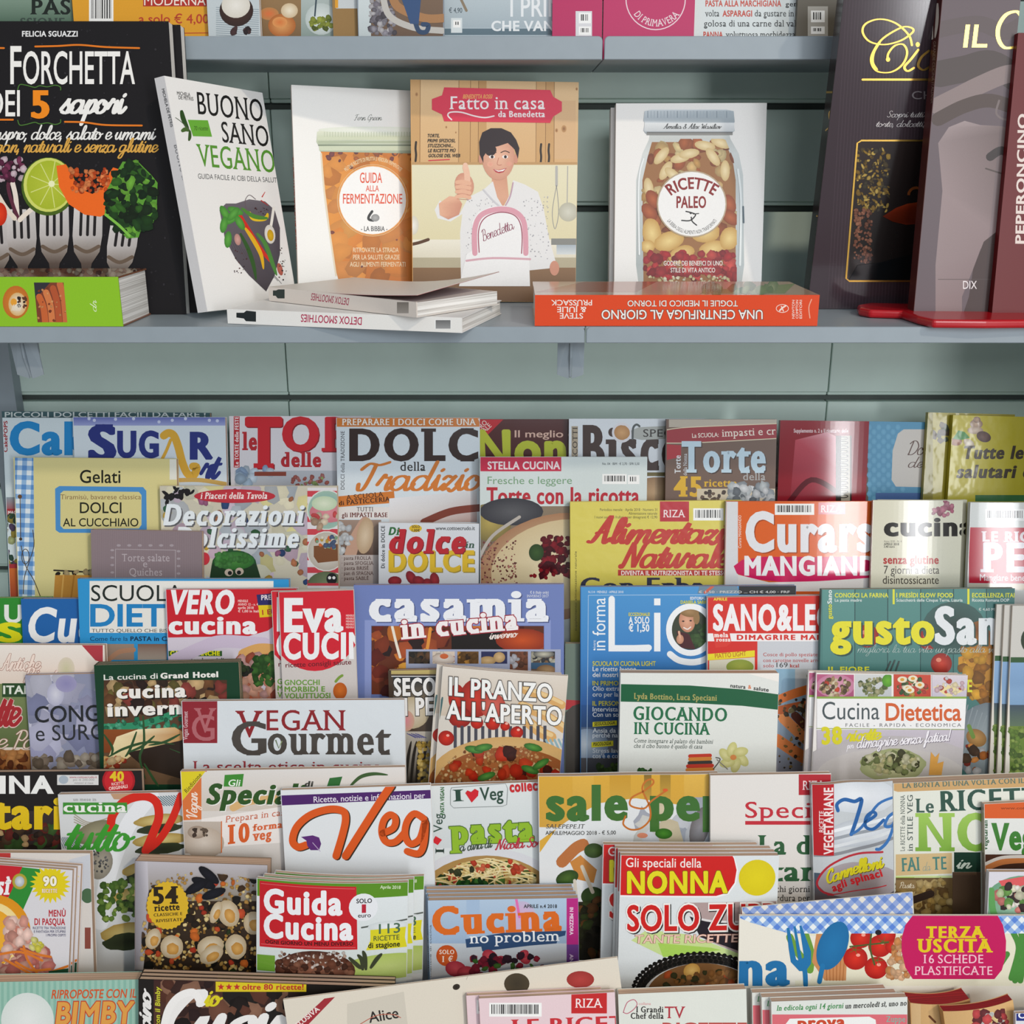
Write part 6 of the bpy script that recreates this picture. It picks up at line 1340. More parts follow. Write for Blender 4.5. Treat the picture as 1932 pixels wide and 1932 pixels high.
c = mag('glossy open-air lunch magazine with couscous pie, front of its pile', 836, 1257, 1072, 1275, r4(2) - .003, Z4, .0042, 'd9d2c8', gloss='gloss', bulge=.0035, bshape=0)
c.R(815, 1250, 1080, 1350, 'e2dad0', 'cfc0ae'); c.E(862, 1316, 16, 26, 'd03a28', 'a02418'); c.E(898, 1316, 30, 36, 'cf3c2c', '9a2a20'); c.E(930, 1330, 24, 24, 'd86a5c', 'b84a3c'); c.E(868, 1352, 22, 20, 'c83424', '8a1c14'); c.S([(835, 1315), (828, 1350), (824, 1370)], 6, '4a6a6c', taper=True)
for pts, w in (([(985, 1330), (1030, 1350), (1065, 1375)], 18), ([(990, 1355), (1020, 1380), (1040, 1390)], 20), ([(990, 1300), (1030, 1315), (1060, 1330)], 16)): c.S(pts, w, 'd8a868'); c.S([(p[0], p[1] - 4) for p in pts], w * .4, 'e8c890')
for k in range(14): c.R(856 + k * 13, 1368, 862 + k * 13, 1410, '4a4a54')
for k in range(5): c.S([(1030 + k * 8, 1395), (1044 + k * 8, 1425)], 4, '8fb0b8')
for x, y, r in ((842, 1392, 15), (930, 1362, 14), (953, 1368, 9), (975, 1380, 12), (900, 1362, 12)): c.E(x, y, r, r * .95, 'd8301c', '9c1c10'); c.E(x + 3, y - 5, 3, 2.4, 'f0b0a0')
c.E(955, 1480, 150, 92, 'e6c890', 'cda468', 0, 40); c.E(955, 1490, 138, 82, 'a8683c', '96562c', 0, 40); c.C([(818, 1490), (830, 1450), (870, 1415), (930, 1402), (1000, 1408), (1050, 1440), (1080, 1490)]); c.sc(830, 1402, 1080, 1480, 420, (1.6, 4), ['d8a870', 'b07a44', 'e0bc88', '8a5028', 'c88c54'], 11); c.sc(850, 1410, 1070, 1475, 22, (8, 15), ['c8381c', 'd04828', 'b82c18', '4a2018'], 12, el=1.3); c.C()
for x, y, r in ((895, 1412, 10), (912, 1408, -10), (1006, 1408, 15), (1000, 1450, 20), (1020, 1440, -30), (918, 1462, -20)): c.E(x, y, 18, 7, '5c9a44', '2f6428', r, 12)
c.T('IL PRANZO', 847, 1310, 1042, 33, 'f4f4f2', 'b', yb=1323, ol=('4a4440', .045), it=-.05); c.T("ALL'APERTO", 842, 1354, 1060, 33, 'f4f4f2', 'b', yb=1367, ol=('4a4440', .045), it=-.05); c.S([(832, 1262), (824, 1350), (818, 1470)], 1.2, 'f0ece4'); c.done()
copies(c, [(-.006, .0066, 0, 'open-air lunch magazine, second copy behind, its pale rim showing')], 'open-air lunch magazines')
c = mag('white children nutrition book with a curved green band', 1171, 1268, 1470, 1270, r4(2), Z4, .013, 'dfe1dc', gloss='satin', name='cookbook', cat='book', bulge=.003, bshape=2)
c.P([(1165, 1289), (1300, 1292), (1400, 1300), (1475, 1311), (1475, 1340), (1400, 1331), (1300, 1325), (1165, 1322)], '0f5a36'); c.P([(1380, 1262), (1475, 1262), (1475, 1288)], 'efe9e2'); c.T('Lyda Bottino, Luca Speciani', 1195, 1317, 1352, 11, 'a8a05c', 'sb', yb=1321); c.T('natura', 1377, 1296, 1406, 7, '2c302c', 'b', yb=1299); c.T('&', 1411, 1299, 1417, 7, 'd87a4c', 'b'); c.T('salute', 1421, 1301, 1450, 7, '2c302c', 'b', yb=1305)
c.T('GIOCANDO', 1194, 1356, 1371, 25, '1f6a44', 'sb', yb=1360); c.T('IN CUCINA', 1195, 1383, 1339, 22, '1f6a44', 'sb', yb=1385); c.T('Come insegnare al palato dei bambini', 1195, 1399, 1344, 8, '55605a', 's', yb=1402, it=.2); c.T('che il cibo buono è quello di casa', 1195, 1409, 1324, 8, '55605a', 's', yb=1411, it=.2)
for a in range(6): c.E(1384 + 17 * math.cos(a * 1.047 + .3), 1428 + 15 * math.sin(a * 1.047 + .3), 15, 9, 'e0dba0', 'c4c078', a * 60 + 50, 16)
c.E(1383, 1428, 6, 5, 'd88a4c')
for i, (cc, y, w) in enumerate((('c83c2c', 1425, 19), ('d88a3c', 1431, 19), ('3c3a38', 1438, 20), ('c83c2c', 1444, 23), ('d88a3c', 1451, 24))): c.S([(1320 - w, y), (1320 + w, y - 1)], 7, cc, sm=False)
c.S([(1345, 1450), (1358, 1432), (1350, 1428)], 2, '55504a'); c.S([(1352, 1432), (1372, 1450)], 2, '8a857c'); c.sc(1202, 1450, 1232, 1462, 20, (2, 5), ['2c5a24', '3c6a30'], 4)
c = mag('white diet recipe magazine with four dish photos across its top', 1541, 1269, 1826, 1274, r4(2), Z4, .0045, 'ebe6e2')
cl4 = (['8a7048', 'b89870', '5c4830', 'd8c8a8', 'c8442c'], ['8a9060', 'b8b48c', '5c6a3c', 'a8a478'], ['5c7a44', 'e8e0c8', '3c5a30', 'c8483c', 'd8a848'], ['d8b8c0', 'e8d8b0', 'c84a3c', 'e0dce0'])
for i, (a, b) in enumerate(((1541, 1611), (1613, 1682), (1686, 1756), (1758, 1826))):
    c.C([(a, 1272), (b, 1273), (b, 1316), (a, 1315)]); c.R(a, 1270, b, 1320, ['b85a80', 'cfd0d0', 'c84a34', 'd8cfd6'][i], ['a04a70', 'b8bcc0', 'b83a28', 'c0b8c8'][i])
    if i == 0: c.E(1576, 1294, 36, 22, 'd89ab0', 'c07a98')
    if i == 3: c.P([(1760, 1296), (1800, 1290), (1824, 1300), (1790, 1316)], 'e6d49c')
    c.sc(a + 8, 1279, b - 8, 1313, [70, 55, 80, 24][i], (2.5, 6), cl4[i], 20 + i, ell=True)
    if i == 1: c.E(1675, 1284, 11, 12, '6ab02c', '4a8a20')
    if i == 2:
        for x, y in ((1702, 1282), (1722, 1280), (1712, 1298), (1735, 1292), (1716, 1302)): c.E(x, y, 9, 6, 'efe6cc', 'e0d8c0'); c.E(x, y, 4, 3, 'd89a38')
    c.C()
c.R(1541, 1314, 1830, 1318, '8aa84c'); c.R(1541, 1318, 1830, 1376, 'efeeee'); c.T('Cucina', 1551, 1357, 1659, 33, '4a5458', 'r'); c.T('Dietetica', 1671, 1359, 1813, 32, 'd2602c', 'm', ol=('d2602c', .012)); c.T('FACILE - RAPIDA - ECONOMICA', 1595, 1371, 1813, 6.5, '5a5a60', 'r', track=.28); c.S([(1541, 1374), (1830, 1376)], 1.5, '9aa86c', sm=False)
c.R(1541, 1377, 1830, 1480, 'c4bcc8', 'a8a0a0'); c.E(1680, 1450, 170, 62, 'cfcac8', 'b8b2b4', 0, 36); c.E(1680, 1462, 140, 50, 'b8b0ac', 'c6c0be', 0, 36); c.E(1684, 1444, 62, 32, 'd0cca0', '9aa070', 0, 30, .05); c.sc(1630, 1420, 1738, 1458, 90, (3, 9), ['d8d4b0', 'a8ac78', '7a8450', 'c4bc88', '4a4a2c'], 8, ell=True); c.P([(1752, 1462), (1756, 1418), (1764, 1428), (1772, 1420), (1768, 1440), (1780, 1436), (1776, 1462)], 'dba04c')
c.T('38', 1550, 1403, 1589, 30, 'd8d020', 'R', yb=1402); c.T('ricette', 1596, 1398, 1664, 24, 'd8d020', 'cx', yb=1394); c.T('per', 1596, 1412, 1611, 12, 'eeeaf0', 'cb', yb=1411); c.T('dimagrire senza fatica!', 1616, 1411, 1796, 20, 'f2eef4', 'cb', yb=1396, sh=(1, 1, '6a6070')); c.done()
copies(c, [(-.006, .0052, .0, 'white diet recipe magazine, second copy behind the first')], 'white diet recipe magazines')

# ------------------------------------------------------------------ row 5
def r5(k): return ROWC[4] - k * st
Z5 = ROWZ[4]
c = mag('black vegetarian magazine with huge yellow letters and a red round badge', -140, 1458, 267, 1454, r5(0), Z5, .007, '201c1c')
c.R(-140, 1530, 267, 1615, '3a302e', '2c2422'); c.sc(-10, 1560, 112, 1606, 60, (5, 13), ['2c201c', '6a2a24', '3c2c24', 'b8986c', '4a3828', '3c5a2c'], 4); c.T('CUCINA', -128, 1496, 102, 31, 'f0f0ee', 'x'); c.T('Vegetariana', -196, 1562, 246, 58, 'e2bf1e', 'x'); c.R(108, 1462, 186, 1481, 'd8d8d8'); c.E(120, 1471, 9, 8, 'a8b4c0'); c.T('www.cottoecrudo.it', 131, 1468, 183, 4, 'b04a5c', 'm'); c.T('più di 200.000', 138, 1473, 178, 4, '8a8a8c', 'r'); c.T('visitatori al mese', 140, 1479, 176, 4, '8a8a8c', 'r')
c.E(224, 1473, 31, 29, 'a81c24'); c.E(224, 1473, 27, 25, 'c4242c'); c.T('40', 207, 1473, 234, 17, 'e0c428', 'R'); c.T('RICETTE', 211, 1482, 234, 5, 'f0d8d0', 'm', yb=1479); c.T('ORIGINALI', 206, 1491, 241, 6, 'f0d8d0', 'b', yb=1486)
c = mag('white stuffed vegetables magazine with green brush letters and red ribbon letter', 110, 1499, 360, 1494, r5(1), Z5, .0065, 'd6d8da')
c.S([(285, 1500), (240, 1560), (205, 1650), (190, 1740)], 30, 'e8eaee'); c.P([(206, 1494), (275, 1493), (268, 1506), (240, 1509), (215, 1508)], 'c09878')
for k in range(12): c.S([(278 + k * 5, 1504 - k * .3), (300 + k * 5, 1520)], 1.8, '5a7480')
for k in range(10): c.S([(112 + k * 3, 1580), (120 + k * 4, 1600)], 1.6, '6a7a84')
for k in range(4): c.S([(140, 1536 + k * 5), (170, 1552 + k * 3), (212, 1540 + k * 5)], 2, 'a8a090')
c.E(180, 1570, 40, 20, '9a9478', '7a745c', -20)
for x, y, w, h in ((300, 1548, 48, 12), (302, 1585, 52, 13), (280, 1640, 50, 16), (262, 1690, 50, 18), (245, 1760, 56, 20)): c.E(x, y, w, h, 'd8c684', 'a88c48', -6, 24, .04); c.E(x, y + 16, w * .9, h * .8, '262a1c', '343c26', -6, 24, .08)
c.sc(190, 1660, 260, 1735, 60, (4, 9), ['6a8a3c', '4a6a2c', '8aa44c'], 5); c.E(190, 1630, 22, 30, 'b0a898', '8a8478', 20); c.sc(175, 1605, 205, 1645, 30, (1.5, 3), ['4a4a4c', '6a6a6c'], 6)
c.S([(210, 1570), (212, 1540), (235, 1512), (270, 1502), (294, 1512), (300, 1540), (290, 1570), (275, 1605)], 16, 'd32a1c'); c.S([(275, 1605), (300, 1585), (325, 1545), (342, 1500)], 14, 'd32a1c'); c.R(119, 1514, 240, 1533, '3f8f34'); c.R(119, 1533, 218, 1536, '3f8f34'); c.T('cucina', 120, 1532, 239, 19, 'eef0ea', 'sb'); c.T('un mese in', 138, 1511, 182, 6, '9a9c9c', 's'); c.T('tutto', 122, 1604, 256, 60, '3f9a34', 'cb')
c = mag('white special vegan cheese magazine with dark green italic title and yellow corner', 341, 1455, 764, 1447, r5(2), Z5, .0065, 'd9d3ce')
c.R(341, 1440, 770, 1530, 'dfdcda', 'cfc4b8'); c.S([(440, 1524), (470, 1512), (530, 1506)], 14, 'd8b078'); c.P([(340, 1456), (388, 1455), (340, 1516)], 'dccb28'); c.R(340, 1448, 390, 1456, 'c8402c'); c.P([(340, 1516), (380, 1466), (380, 1546), (340, 1548)], 'd8743c'); c.P([(340, 1456), (388, 1455), (340, 1516)], 'dccb28'); c.T('Riedizione', 352, 1497, 381, 8, '4a3c1c', 's', yb=1463, it=.1); c.T('Vegan', 372, 1544, 372, 20, 'f0e0d4', 'cb', yb=1494)
c.P([(424, 1462), (460, 1460), (457, 1484), (422, 1484)], '3f8a34'); c.T('Gli', 430, 1483, 452, 12, 'f0f4ec', 'm', it=.2); c.T('Speciali', 388, 1516, 572, 36, '2f5424', 'x', it=.22, sh=(1.5, 1.5, 'f0f0ec')); c.T('di', 574, 1484, 590, 10, '3c3c38', 'x', it=.2); c.P([(622, 1468), (646, 1465), (640, 1484), (616, 1486)], '2f6a34'); c.S([(660, 1484), (680, 1466), (705, 1460), (732, 1462)], 7, '3c5a30', taper=True)
c.P([(380, 1545), (530, 1522), (530, 1590), (380, 1600)], 'ece6e2'); c.T('Prepara in casa', 425, 1552, 545, 12, 'c8745c', 's', yb=1537, it=.2); c.T('10', 430, 1592, 471, 34, 'd8602c', 'sx', yb=1587, it=.12); c.T('formaggi', 476, 1568, 560, 12, 'd8683c', 'sx', yb=1558, it=.15); c.T('veg', 476, 1586, 512, 18, 'd8683c', 'sx', yb=1582, it=.15)
c.R(341, 1550, 417, 1610, 'c0b4a8', 'a8988c'); c.E(385, 1590, 38, 30, 'd8ccc0', 'b8a898'); c.E(372, 1570, 18, 12, 'c0b0a0', '9a8878'); c.sc(362, 1560, 392, 1578, 12, (2, 5), ['4a3c34', '6a5a4c'], 3); c.S([(418, 1550), (418, 1608)], 2, 'd8743c', sm=False)
c = mag('white vegan news magazine with giant orange brush letters and purple strip', 530, 1491, 812, 1481, r5(3) - .001, Z5, .0065, 'dfe3e6')
c.P([(525, 1501), (820, 1490), (820, 1506), (525, 1520)], '4c2468'); c.T('Ricette, notizie e informazioni per', 592, 1514, 802, 11, 'e6e0ec', 'r', yb=1506, ol=('e6e0ec', .01))
def orange(pts, w): c.S([(x + 2.5, y + 1.5) for x, y in pts], w, '3a2a1c'); c.S(pts, w, 'd8581e')
orange([(578, 1594), (562, 1598), (552, 1586), (560, 1560), (585, 1538), (620, 1527), (646, 1530), (652, 1545), (646, 1575), (634, 1615)], 14); orange([(652, 1615), (690, 1555), (722, 1505), (738, 1482)], 15); orange([(722, 1572), (742, 1562), (746, 1545), (736, 1537), (724, 1548), (720, 1570), (728, 1588), (746, 1588), (764, 1570)], 13); orange([(800, 1545), (782, 1535), (768, 1550), (764, 1575), (774, 1592), (792, 1582), (802, 1550), (800, 1590), (790, 1610), (768, 1606)], 13)
c.P([(568, 1579), (590, 1576), (602, 1580), (606, 1592), (602, 1604), (586, 1604), (580, 1596), (578, 1586)], '5c2c74'); c.S([(590, 1590), (604, 1606)], 1.4, 'b8a4c4')
c = mag('white vegan pasta magazine with fat lime letters and spaghetti plate', 806, 1483, 1050, 1474, r5(2), Z5, .0065, 'd9dfe0', gloss='gloss')
c.R(806, 1470, 1055, 1600, 'dfe4e4', 'cdd4d6'); c.E(918, 1700, 150, 100, 'e6e6ea', 'd4d6dc', 0, 40); c.E(918, 1712, 138, 98, 'b8985c', 'a8844c', 0, 40); c.C([(806, 1672), (830, 1650), (870, 1628), (920, 1618), (970, 1622), (1012, 1650), (1012, 1690), (806, 1690)]); c.sc(812, 1622, 1012, 1680, 120, (4, 10), ['d8c080', 'c8a050', 'c8583c', '4a6a2c', 'e0cc98', '3c4a24', 'b84030', '2c3a20'], 6, ell=False); c.strands(815, 1630, 1000, 1678, 46, 2.4, ['e0cc94', 'd0b878', 'e8d8a8'], 7); c.sc(830, 1622, 990, 1650, 18, (5, 9), ['c8442c', 'd86a48', '3a4028'], 8); c.sc(866, 1660, 930, 1682, 30, (5, 9), ['2c5a24', '1f4420', '3c7030'], 9, el=2); c.C()
c.S([(852, 1486), (954, 1478), (958, 1488), (956, 1518), (948, 1521), (856, 1524), (850, 1518), (850, 1492), (852, 1486)], 1, '8a9090', sm=False); c.T('I', 855, 1512, 875, 22, '2c4a3c', 's', yb=1511); c.P([(878, 1496), (882, 1491), (889, 1494), (896, 1488), (903, 1492), (902, 1501), (890, 1514)], 'd0202c'); c.T('Veg', 906, 1510, 950, 24, '2c4a3c', 'm', yb=1508); c.T('collection', 962, 1494, 1050, 19, 'c8282c', 'R', yb=1488)
c.T('pasta', 849, 1592, 1008, 46, '8fb82a', 'S', yb=1584, ol=('4a6a24', .035)); c.T('a cura di', 868, 1606, 930, 17, '3c4a3c', 'cb', yb=1598); c.T('Nicola Sorrentino', 934, 1603, 1080, 19, 'b82c3c', 'cb', yb=1592); c.T('Veg', 835, 1570, 835, 17, '2c4a3c', 'r', yb=1535); c.T('PASTA VEGAN', 838, 1537, 838, 7, '2f6a34', 'b', yb=1485); c.P([(816, 1588), (822, 1577), (834, 1584), (826, 1594)], 'd0202c'); c.T('I', 838, 1610, 838, 16, '2c3c34', 's', yb=1600)
c = mag('golden and white cooking magazine with large green lowercase title and skewers', 1016, 1464, 1356, 1459, r5(3) - .001, Z5, .0082, 'dde0e2', gloss='gloss', bulge=.0015, bshape=1)
c.R(1010, 1455, 1360, 1560, 'd9a83c', 'd0a040'); 
for x, w, cc in ((1150, 40, 'c8962c'), (1215, 14, '7a6024'), (1245, 20, '9a7a2c'), (1290, 50, 'e0b450'), (1080, 40, 'e0b048')): c.R(x, 1455, x + w, 1520, cc, 'd0a444')
c.P([(1010, 1610), (1010, 1592), (1070, 1548), (1130, 1515), (1200, 1506), (1300, 1520), (1360, 1540), (1360, 1720), (1010, 1720)], 'dfe2e4'); c.P([(1010, 1592), (1050, 1562), (1024, 1600), (1010, 1620)], 'd9a83c'); c.sc(1200, 1520, 1350, 1600, 30, (14, 30), ['c8ccd4', 'b0b4c0', '9aa0ac', 'dcdcd8', 'c8bca0'], 5, jit=.3, dark=.9); c.E(1320, 1560, 18, 40, '8a8a90', '6a6668', 15)
c.T('sale', 1030, 1545, 1185, 62, '3f6e30', 'x'); c.T('pepe', 1226, 1545, 1420, 62, '3f6e30', 'x'); c.S([(1258, 1490), (1230, 1510), (1215, 1525), (1190, 1520), (1192, 1505), (1215, 1492), (1232, 1478), (1230, 1470), (1218, 1474), (1212, 1490), (1225, 1520), (1226, 1545), (1210, 1562), (1190, 1565), (1176, 1555), (1180, 1540)], 3.4, 'c4702c'); c.E(1255, 1490, 5, 3, 'd8602c')
c.T('SALEPEPE.IT', 1030, 1562, 1102, 8, '4a4a48', 's', it=.2); c.T('APRILE/MAGGIO 2018 - € 5,00', 1029, 1574, 1162, 7, '33332f', 'm')
c.S([(1060, 1625), (1085, 1600), (1100, 1592)], 22, 'b8703c'); c.P([(1075, 1625), (1095, 1612), (1126, 1640), (1120, 1665), (1090, 1658)], 'c8843c'); c.E(1120, 1604, 18, 14, '5c7a34', '3c5424'); c.E(1070, 1655, 22, 14, '4a6a2c', '2c4420', -20); c.E(1118, 1690, 22, 18, '3c5a28', '2c4020'); c.S([(1098, 1634), (1118, 1682)], 7, 'cfc4b0'); c.S([(1084, 1660), (1087, 1690)], 6, 'd8d0c0'); c.R(1090, 1700, 1140, 1810, '2c2a20', '1c1c18'); c.sc(1092, 1690, 1140, 1800, 30, (6, 12), ['3c4a24', '2a2c1c', '6a4424', '1c1c16'], 7); c.E(1252, 1572, 16, 10, '4a8a2c', '2f6420'); c.E(1212, 1576, 10, 5, 'd88a6c')
c = mag('plain white special issue with red serif word and green serif lines', 1341, 1463, 1568, 1459, r5(4) - .001, Z5, .0065, 'e0dcd8')
c.T('Speciale', 1406, 1543, 1600, 30, 'bf2a38', 's'); c.R(1406, 1549, 1590, 1556, 'bf2a38'); c.T('La dieta', 1430, 1612, 1620, 36, '2c5c38', 'sb'); c.T('vegetariana', 1310, 1662, 1660, 38, '2c5c38', 'sb'); c.T('pochi giorni', 1445, 1683, 1528, 12, '3c3a38', 's'); c.T('verdura per', 1448, 1700, 1528, 12, '3c3a38', 's'); c.R(1507, 1461, 1568, 1500, 'b01f2c'); c.T('RIZA', 1514, 1490, 1556, 17, 'f0dcdc', 's')
c = mag('glossy cannelloni booklet with blue script and a red side strip', 1531, 1479, 1683, 1472, r5(4) - .008, Z5, .0065, 'c3c8cc', gloss='gloss', bulge=.003, bshape=1)
c.R(1528, 1475, 1572, 1612, 'b81c24'); c.E(1620, 1500, 70, 34, 'eef0f4', 'cdd3da'); c.E(1625, 1570, 80, 26, 'e4e8ee', 'b8bec6', -8)
for k in range(4): c.S([(1535, 1612 - k * 14), (1600, 1606 - k * 15), (1683, 1580 - k * 14)], 6, ['8a8c92', 'd8dce0', '9aa0a8', 'e8ecf0'][k])
c.R(1526, 1475, 1572, 1612, 'b81c24'); c.T('VEGETARIANE', 1570, 1610, 1570, 17, 'f0e0e0', 'b', yb=1484); c.T('RICETTE', 1552, 1568, 1552, 8, 'f0e0e0', 'm', yb=1528); c.R(1528, 1645, 1690, 1720, '4a5a6c', '6a5450'); c.E(1620, 1660, 80, 34, '8a7a7a', 'a8a0a4'); c.S([(1580, 1528), (1578, 1516), (1592, 1508), (1612, 1512), (1625, 1508), (1616, 1545), (1606, 1574)], 7, '2a62a4'); c.S([(1606, 1574), (1625, 1560), (1655, 1515), (1690, 1502)], 5, '3a72b4'); c.S([(1632, 1550), (1650, 1536), (1645, 1530), (1634, 1540), (1632, 1558), (1646, 1562), (1665, 1545)], 6, '2a62a4'); c.S([(1690, 1530), (1674, 1540), (1668, 1556), (1682, 1556), (1690, 1540), (1676, 1580), (1660, 1598), (1652, 1600)], 6, '3a72b4')
c.S([(1663, 1605), (1620, 1610), (1565, 1630), (1541, 1660), (1548, 1678), (1570, 1686)], 4, 'b8303c'); c.T('Cannelloni', 1559, 1664, 1668, 24, 'd8cc28', 'cx', yb=1632, sh=(1, 1, '4a3c1c')); c.T('agli spinaci', 1570, 1680, 1664, 14, 'c4242c', 'x', yb=1650); c.S([(1560, 1686), (1610, 1681), (1670, 1668)], 2, 'b8303c')
c = mag('cream vegetarian home recipes book with green serif capitals and pasta band', 1686, 1478, 2010, 1464, r5(4) - .001, Z5, .014, 'dfe1d6')
c.P([(1680, 1478), (2010, 1462), (2010, 1482), (1694, 1494), (1680, 1490)], 'c8a06a'); c.T('LA BONTÀ DI UNA VOLTA CON IL GUSTO', 1702, 1487, 1985, 10, '5c7064', 'sb', yb=1475); c.T('Le', 1727, 1533, 1762, 26, '3c5a50', 'sb'); c.T('RICETTE', 1772, 1531, 1990, 38, '2c5044', 'sb', yb=1522); c.T('NONNE', 1727, 1604, 2080, 68, '9cc458', 'sx', c2='7aa83c'); c.T('Le RICETTE della NONNA', 1707, 1606, 1707, 8, '55605c', 's', yb=1500); c.T('in STILE VEG', 1722, 1606, 1722, 10, '4a5854', 's', yb=1500)
c.P([(1690, 1612), (1796, 1609), (1796, 1648), (1690, 1652)], 'cfb484'); c.T('FAI', 1701, 1644, 1736, 25, '4c8078', 'sb', yb=1642); c.T('da', 1741, 1643, 1757, 16, '8a9a90', 'c', yb=1642); c.T('TE', 1760, 1641, 1786, 24, '4c8078', 'sb', yb=1640); c.R(1800, 1608, 1850, 1645, '14382a'); c.T('in', 1804, 1638, 1834, 20, 'c8d4c8', 'cb'); c.R(1690, 1652, 1796, 1662, 'c8d898'); c.R(1690, 1655, 1725, 1663, '9cc04c')
c.R(1690, 1656, 1800, 1760, '6a5230', '5a4828'); c.sc(1692, 1660, 1794, 1740, 110, (5, 10), ['b89a5c', '8a6a34', 'd0b478', '6a4c24', 'a88848'], 6); c.S([(1722, 1698), (1756, 1686)], 14, '2c1c14', sm=False); c.R(1690, 1660, 1728, 1678, '8a7048'); c.T('Pasta', 1697, 1675, 1726, 11, 'e6dcc4', 'c'); c.R(1797, 1645, 1850, 1760, '5a4434', '6a5038')
c = mag('thick vegetarian magazine with orange band and green letters at the right edge', 1857, 1517, 2060, 1506, r5(4) - .0085, Z5, .006, 'e3e4e0', gloss='gloss', spine='a89a90')
c.R(1850, 1510, 2060, 1544, 'd8602c'); c.T('www.cottoecrudo.it', 1888, 1527, 1990, 5, '8a3c1c', 'm'); c.T('Vegetarian', 1870, 1602, 2100, 47, '3f7e34', 'x'); c.T('Vegetarian', 1863, 1605, 1863, 9, '2f5a34', 'b', yb=1548); c.R(1850, 1612, 2060, 1760, '4a2c20', '3a2a24'); c.S([(1855, 1640), (1890, 1626), (1932, 1622)], 12, 'c87a44'); c.S([(1855, 1632), (1890, 1618), (1940, 1616)], 6, 'd8d0c8')
# ------------------------------------------------------------------ row 6
def r6(k): return ROWC[5] - k * st
Z6 = ROWZ[5]
c = mag('large blank-edged magazine behind the orange-slice one at the left', -120, 1608, 170, 1610, r6(0), Z6, .0075, 'd8d4d0', pages=PAPER); c.P([(20, 1608), (-120, 1608), (-120, 1624), (20, 1622)], 'b83c38'); c.P([(130, 1622), (170, 1612), (170, 1700), (150, 1700)], 'c8ccd4'); c.E(165, 1690, 12, 14, '4a6a4c'); c.R(160, 1750, 171, 1790, '8a4a40')
c = mag('menu magazine with orange slice, a yellow starburst badge and carrot shreds at the left', -130, 1622, 137, 1642, r6(2), Z6, .0049, 'd9d7dc')
c.P([(-130, 1620), (42, 1628), (42, 1650), (18, 1692), (-10, 1700), (-130, 1700)], 'c4202c'); c.P([(42, 1636), (78, 1640), (42, 1720), (10, 1706)], '2f8a34'); c.T('così', -45, 1688, 18, 34, 'f0eef0', 'sx', it=.15, yb=1687); c.E(37, 1663, 14, 15, 'c8b848', 'a89a38'); c.E(37, 1663, 9, 10, 'd8dce0', 'a8b0b8')
pts = []
for k in range(44):
    a = 2 * math.pi * k / 44; r = 39 if k % 2 else 28; pts.append((95 + r * math.cos(a), 1668 + r * .95 * math.sin(a)))
c.P(pts, 'e0cc1c'); c.E(95, 1668, 27, 26, 'e0cc1c'); c.T('90', 81, 1671, 107, 17, 'f4f0e0', 'R', ol=('a08a18', .07)); c.T('RICETTE', 79, 1684, 108, 7, 'f0e8d0', 'sx', ol=('b05a30', .06))
c.T('MENÙ', 92, 1729, 124, 12, 'b8303c', 'b'); c.T('DI PASQUA', 65, 1745, 123, 12, 'b8303c', 'b')
for i, (t, a) in enumerate((('RICETTE TRA TRADIZIONE', 62), ('E FANTASIA PER STUPIRE', 64), ('I PROPRI OSPITI', 87))): c.T(t, a, 1753 + 6.8 * i, 124, 4.6, '4a4a6c', 'm')
c.E(-10, 1760, 68, 72, 'e8a41c', 'dc901c', 0, 36); c.E(-16, 1764, 58, 62, 'f2e8d0', 'f0d890', 0, 36); c.E(-20, 1770, 52, 56, 'eeb43c', 'e8a428', 0, 36); c.sc(10, 1735, 55, 1795, 40, (6, 13), ['eab8a8', 'e0a090', 'f0ccc0', 'd88a78'], 4); c.sc(-20, 1790, 95, 1840, 60, (7, 15), ['d8908c', 'c87870', 'e0a898', 'b86860'], 5)
for p in ([(40, 1790), (70, 1800), (96, 1805)], [(0, 1800), (40, 1796), (80, 1812)], [(30, 1815), (60, 1830), (95, 1828)], [(45, 1785), (52, 1810), (70, 1835)], [(10, 1810), (45, 1830), (60, 1838)], [(100, 1832), (130, 1822)]): c.S(p, 4.5, 'd8792c')
c.sc(60, 1770, 80, 1790, 10, (4, 8), ['d8d04c', 'e8e490'], 6); c.P([(92, 1832), (132, 1826), (132, 1845), (92, 1845)], '1f4a30'); c.done()
copies(c, [(.0012, .0054, 0, 'orange-slice menu magazine, second copy right behind it'), (.0034, .0108, 0, 'orange-slice menu magazine, third copy peeking out at the right')], 'orange-slice menu magazines')
c = mag('thick seafood couscous magazine with a yellow fifty-four badge', 255, 1624, 505, 1632, r6(1), Z6, .016, '6a5c48', gloss='satin', spine='8a8088')
c.R(250, 1618, 510, 1700, 'c0bcc4', '8a8070'); c.R(250, 1700, 510, 1850, '3a2c20', '2c221a'); c.P([(250, 1620), (278, 1622), (282, 1720), (268, 1850), (250, 1850)], ['8a8890', 'c8c4cc', 'b0acb4', 'a8a09c', '6a6468'])
c.C([(285, 1665), (340, 1645), (370, 1640), (430, 1650), (510, 1660), (510, 1850), (262, 1850), (270, 1740)]); c.sc(262, 1645, 510, 1845, 620, (2, 5), ['d8b870', 'c09850', 'e4cc90', 'a87c3c', 'b88c48', '8a6430'], 7); c.sc(265, 1650, 508, 1840, 70, (5, 11), ['2a2018', '3c2c1c', '4a3420', '2c3a1c', '1c1814'], 8, el=2); c.sc(280, 1650, 508, 1840, 36, (5, 10), ['c8502c', 'd8702c', 'b83c24'], 9); c.C()
for x, y, r in ((385, 1665, 20), (372, 1672, -30), (404, 1685, -20), (395, 1650, 40)): c.E(x, y, 24, 9, '1a1a24', '0f0f16', r, 16)
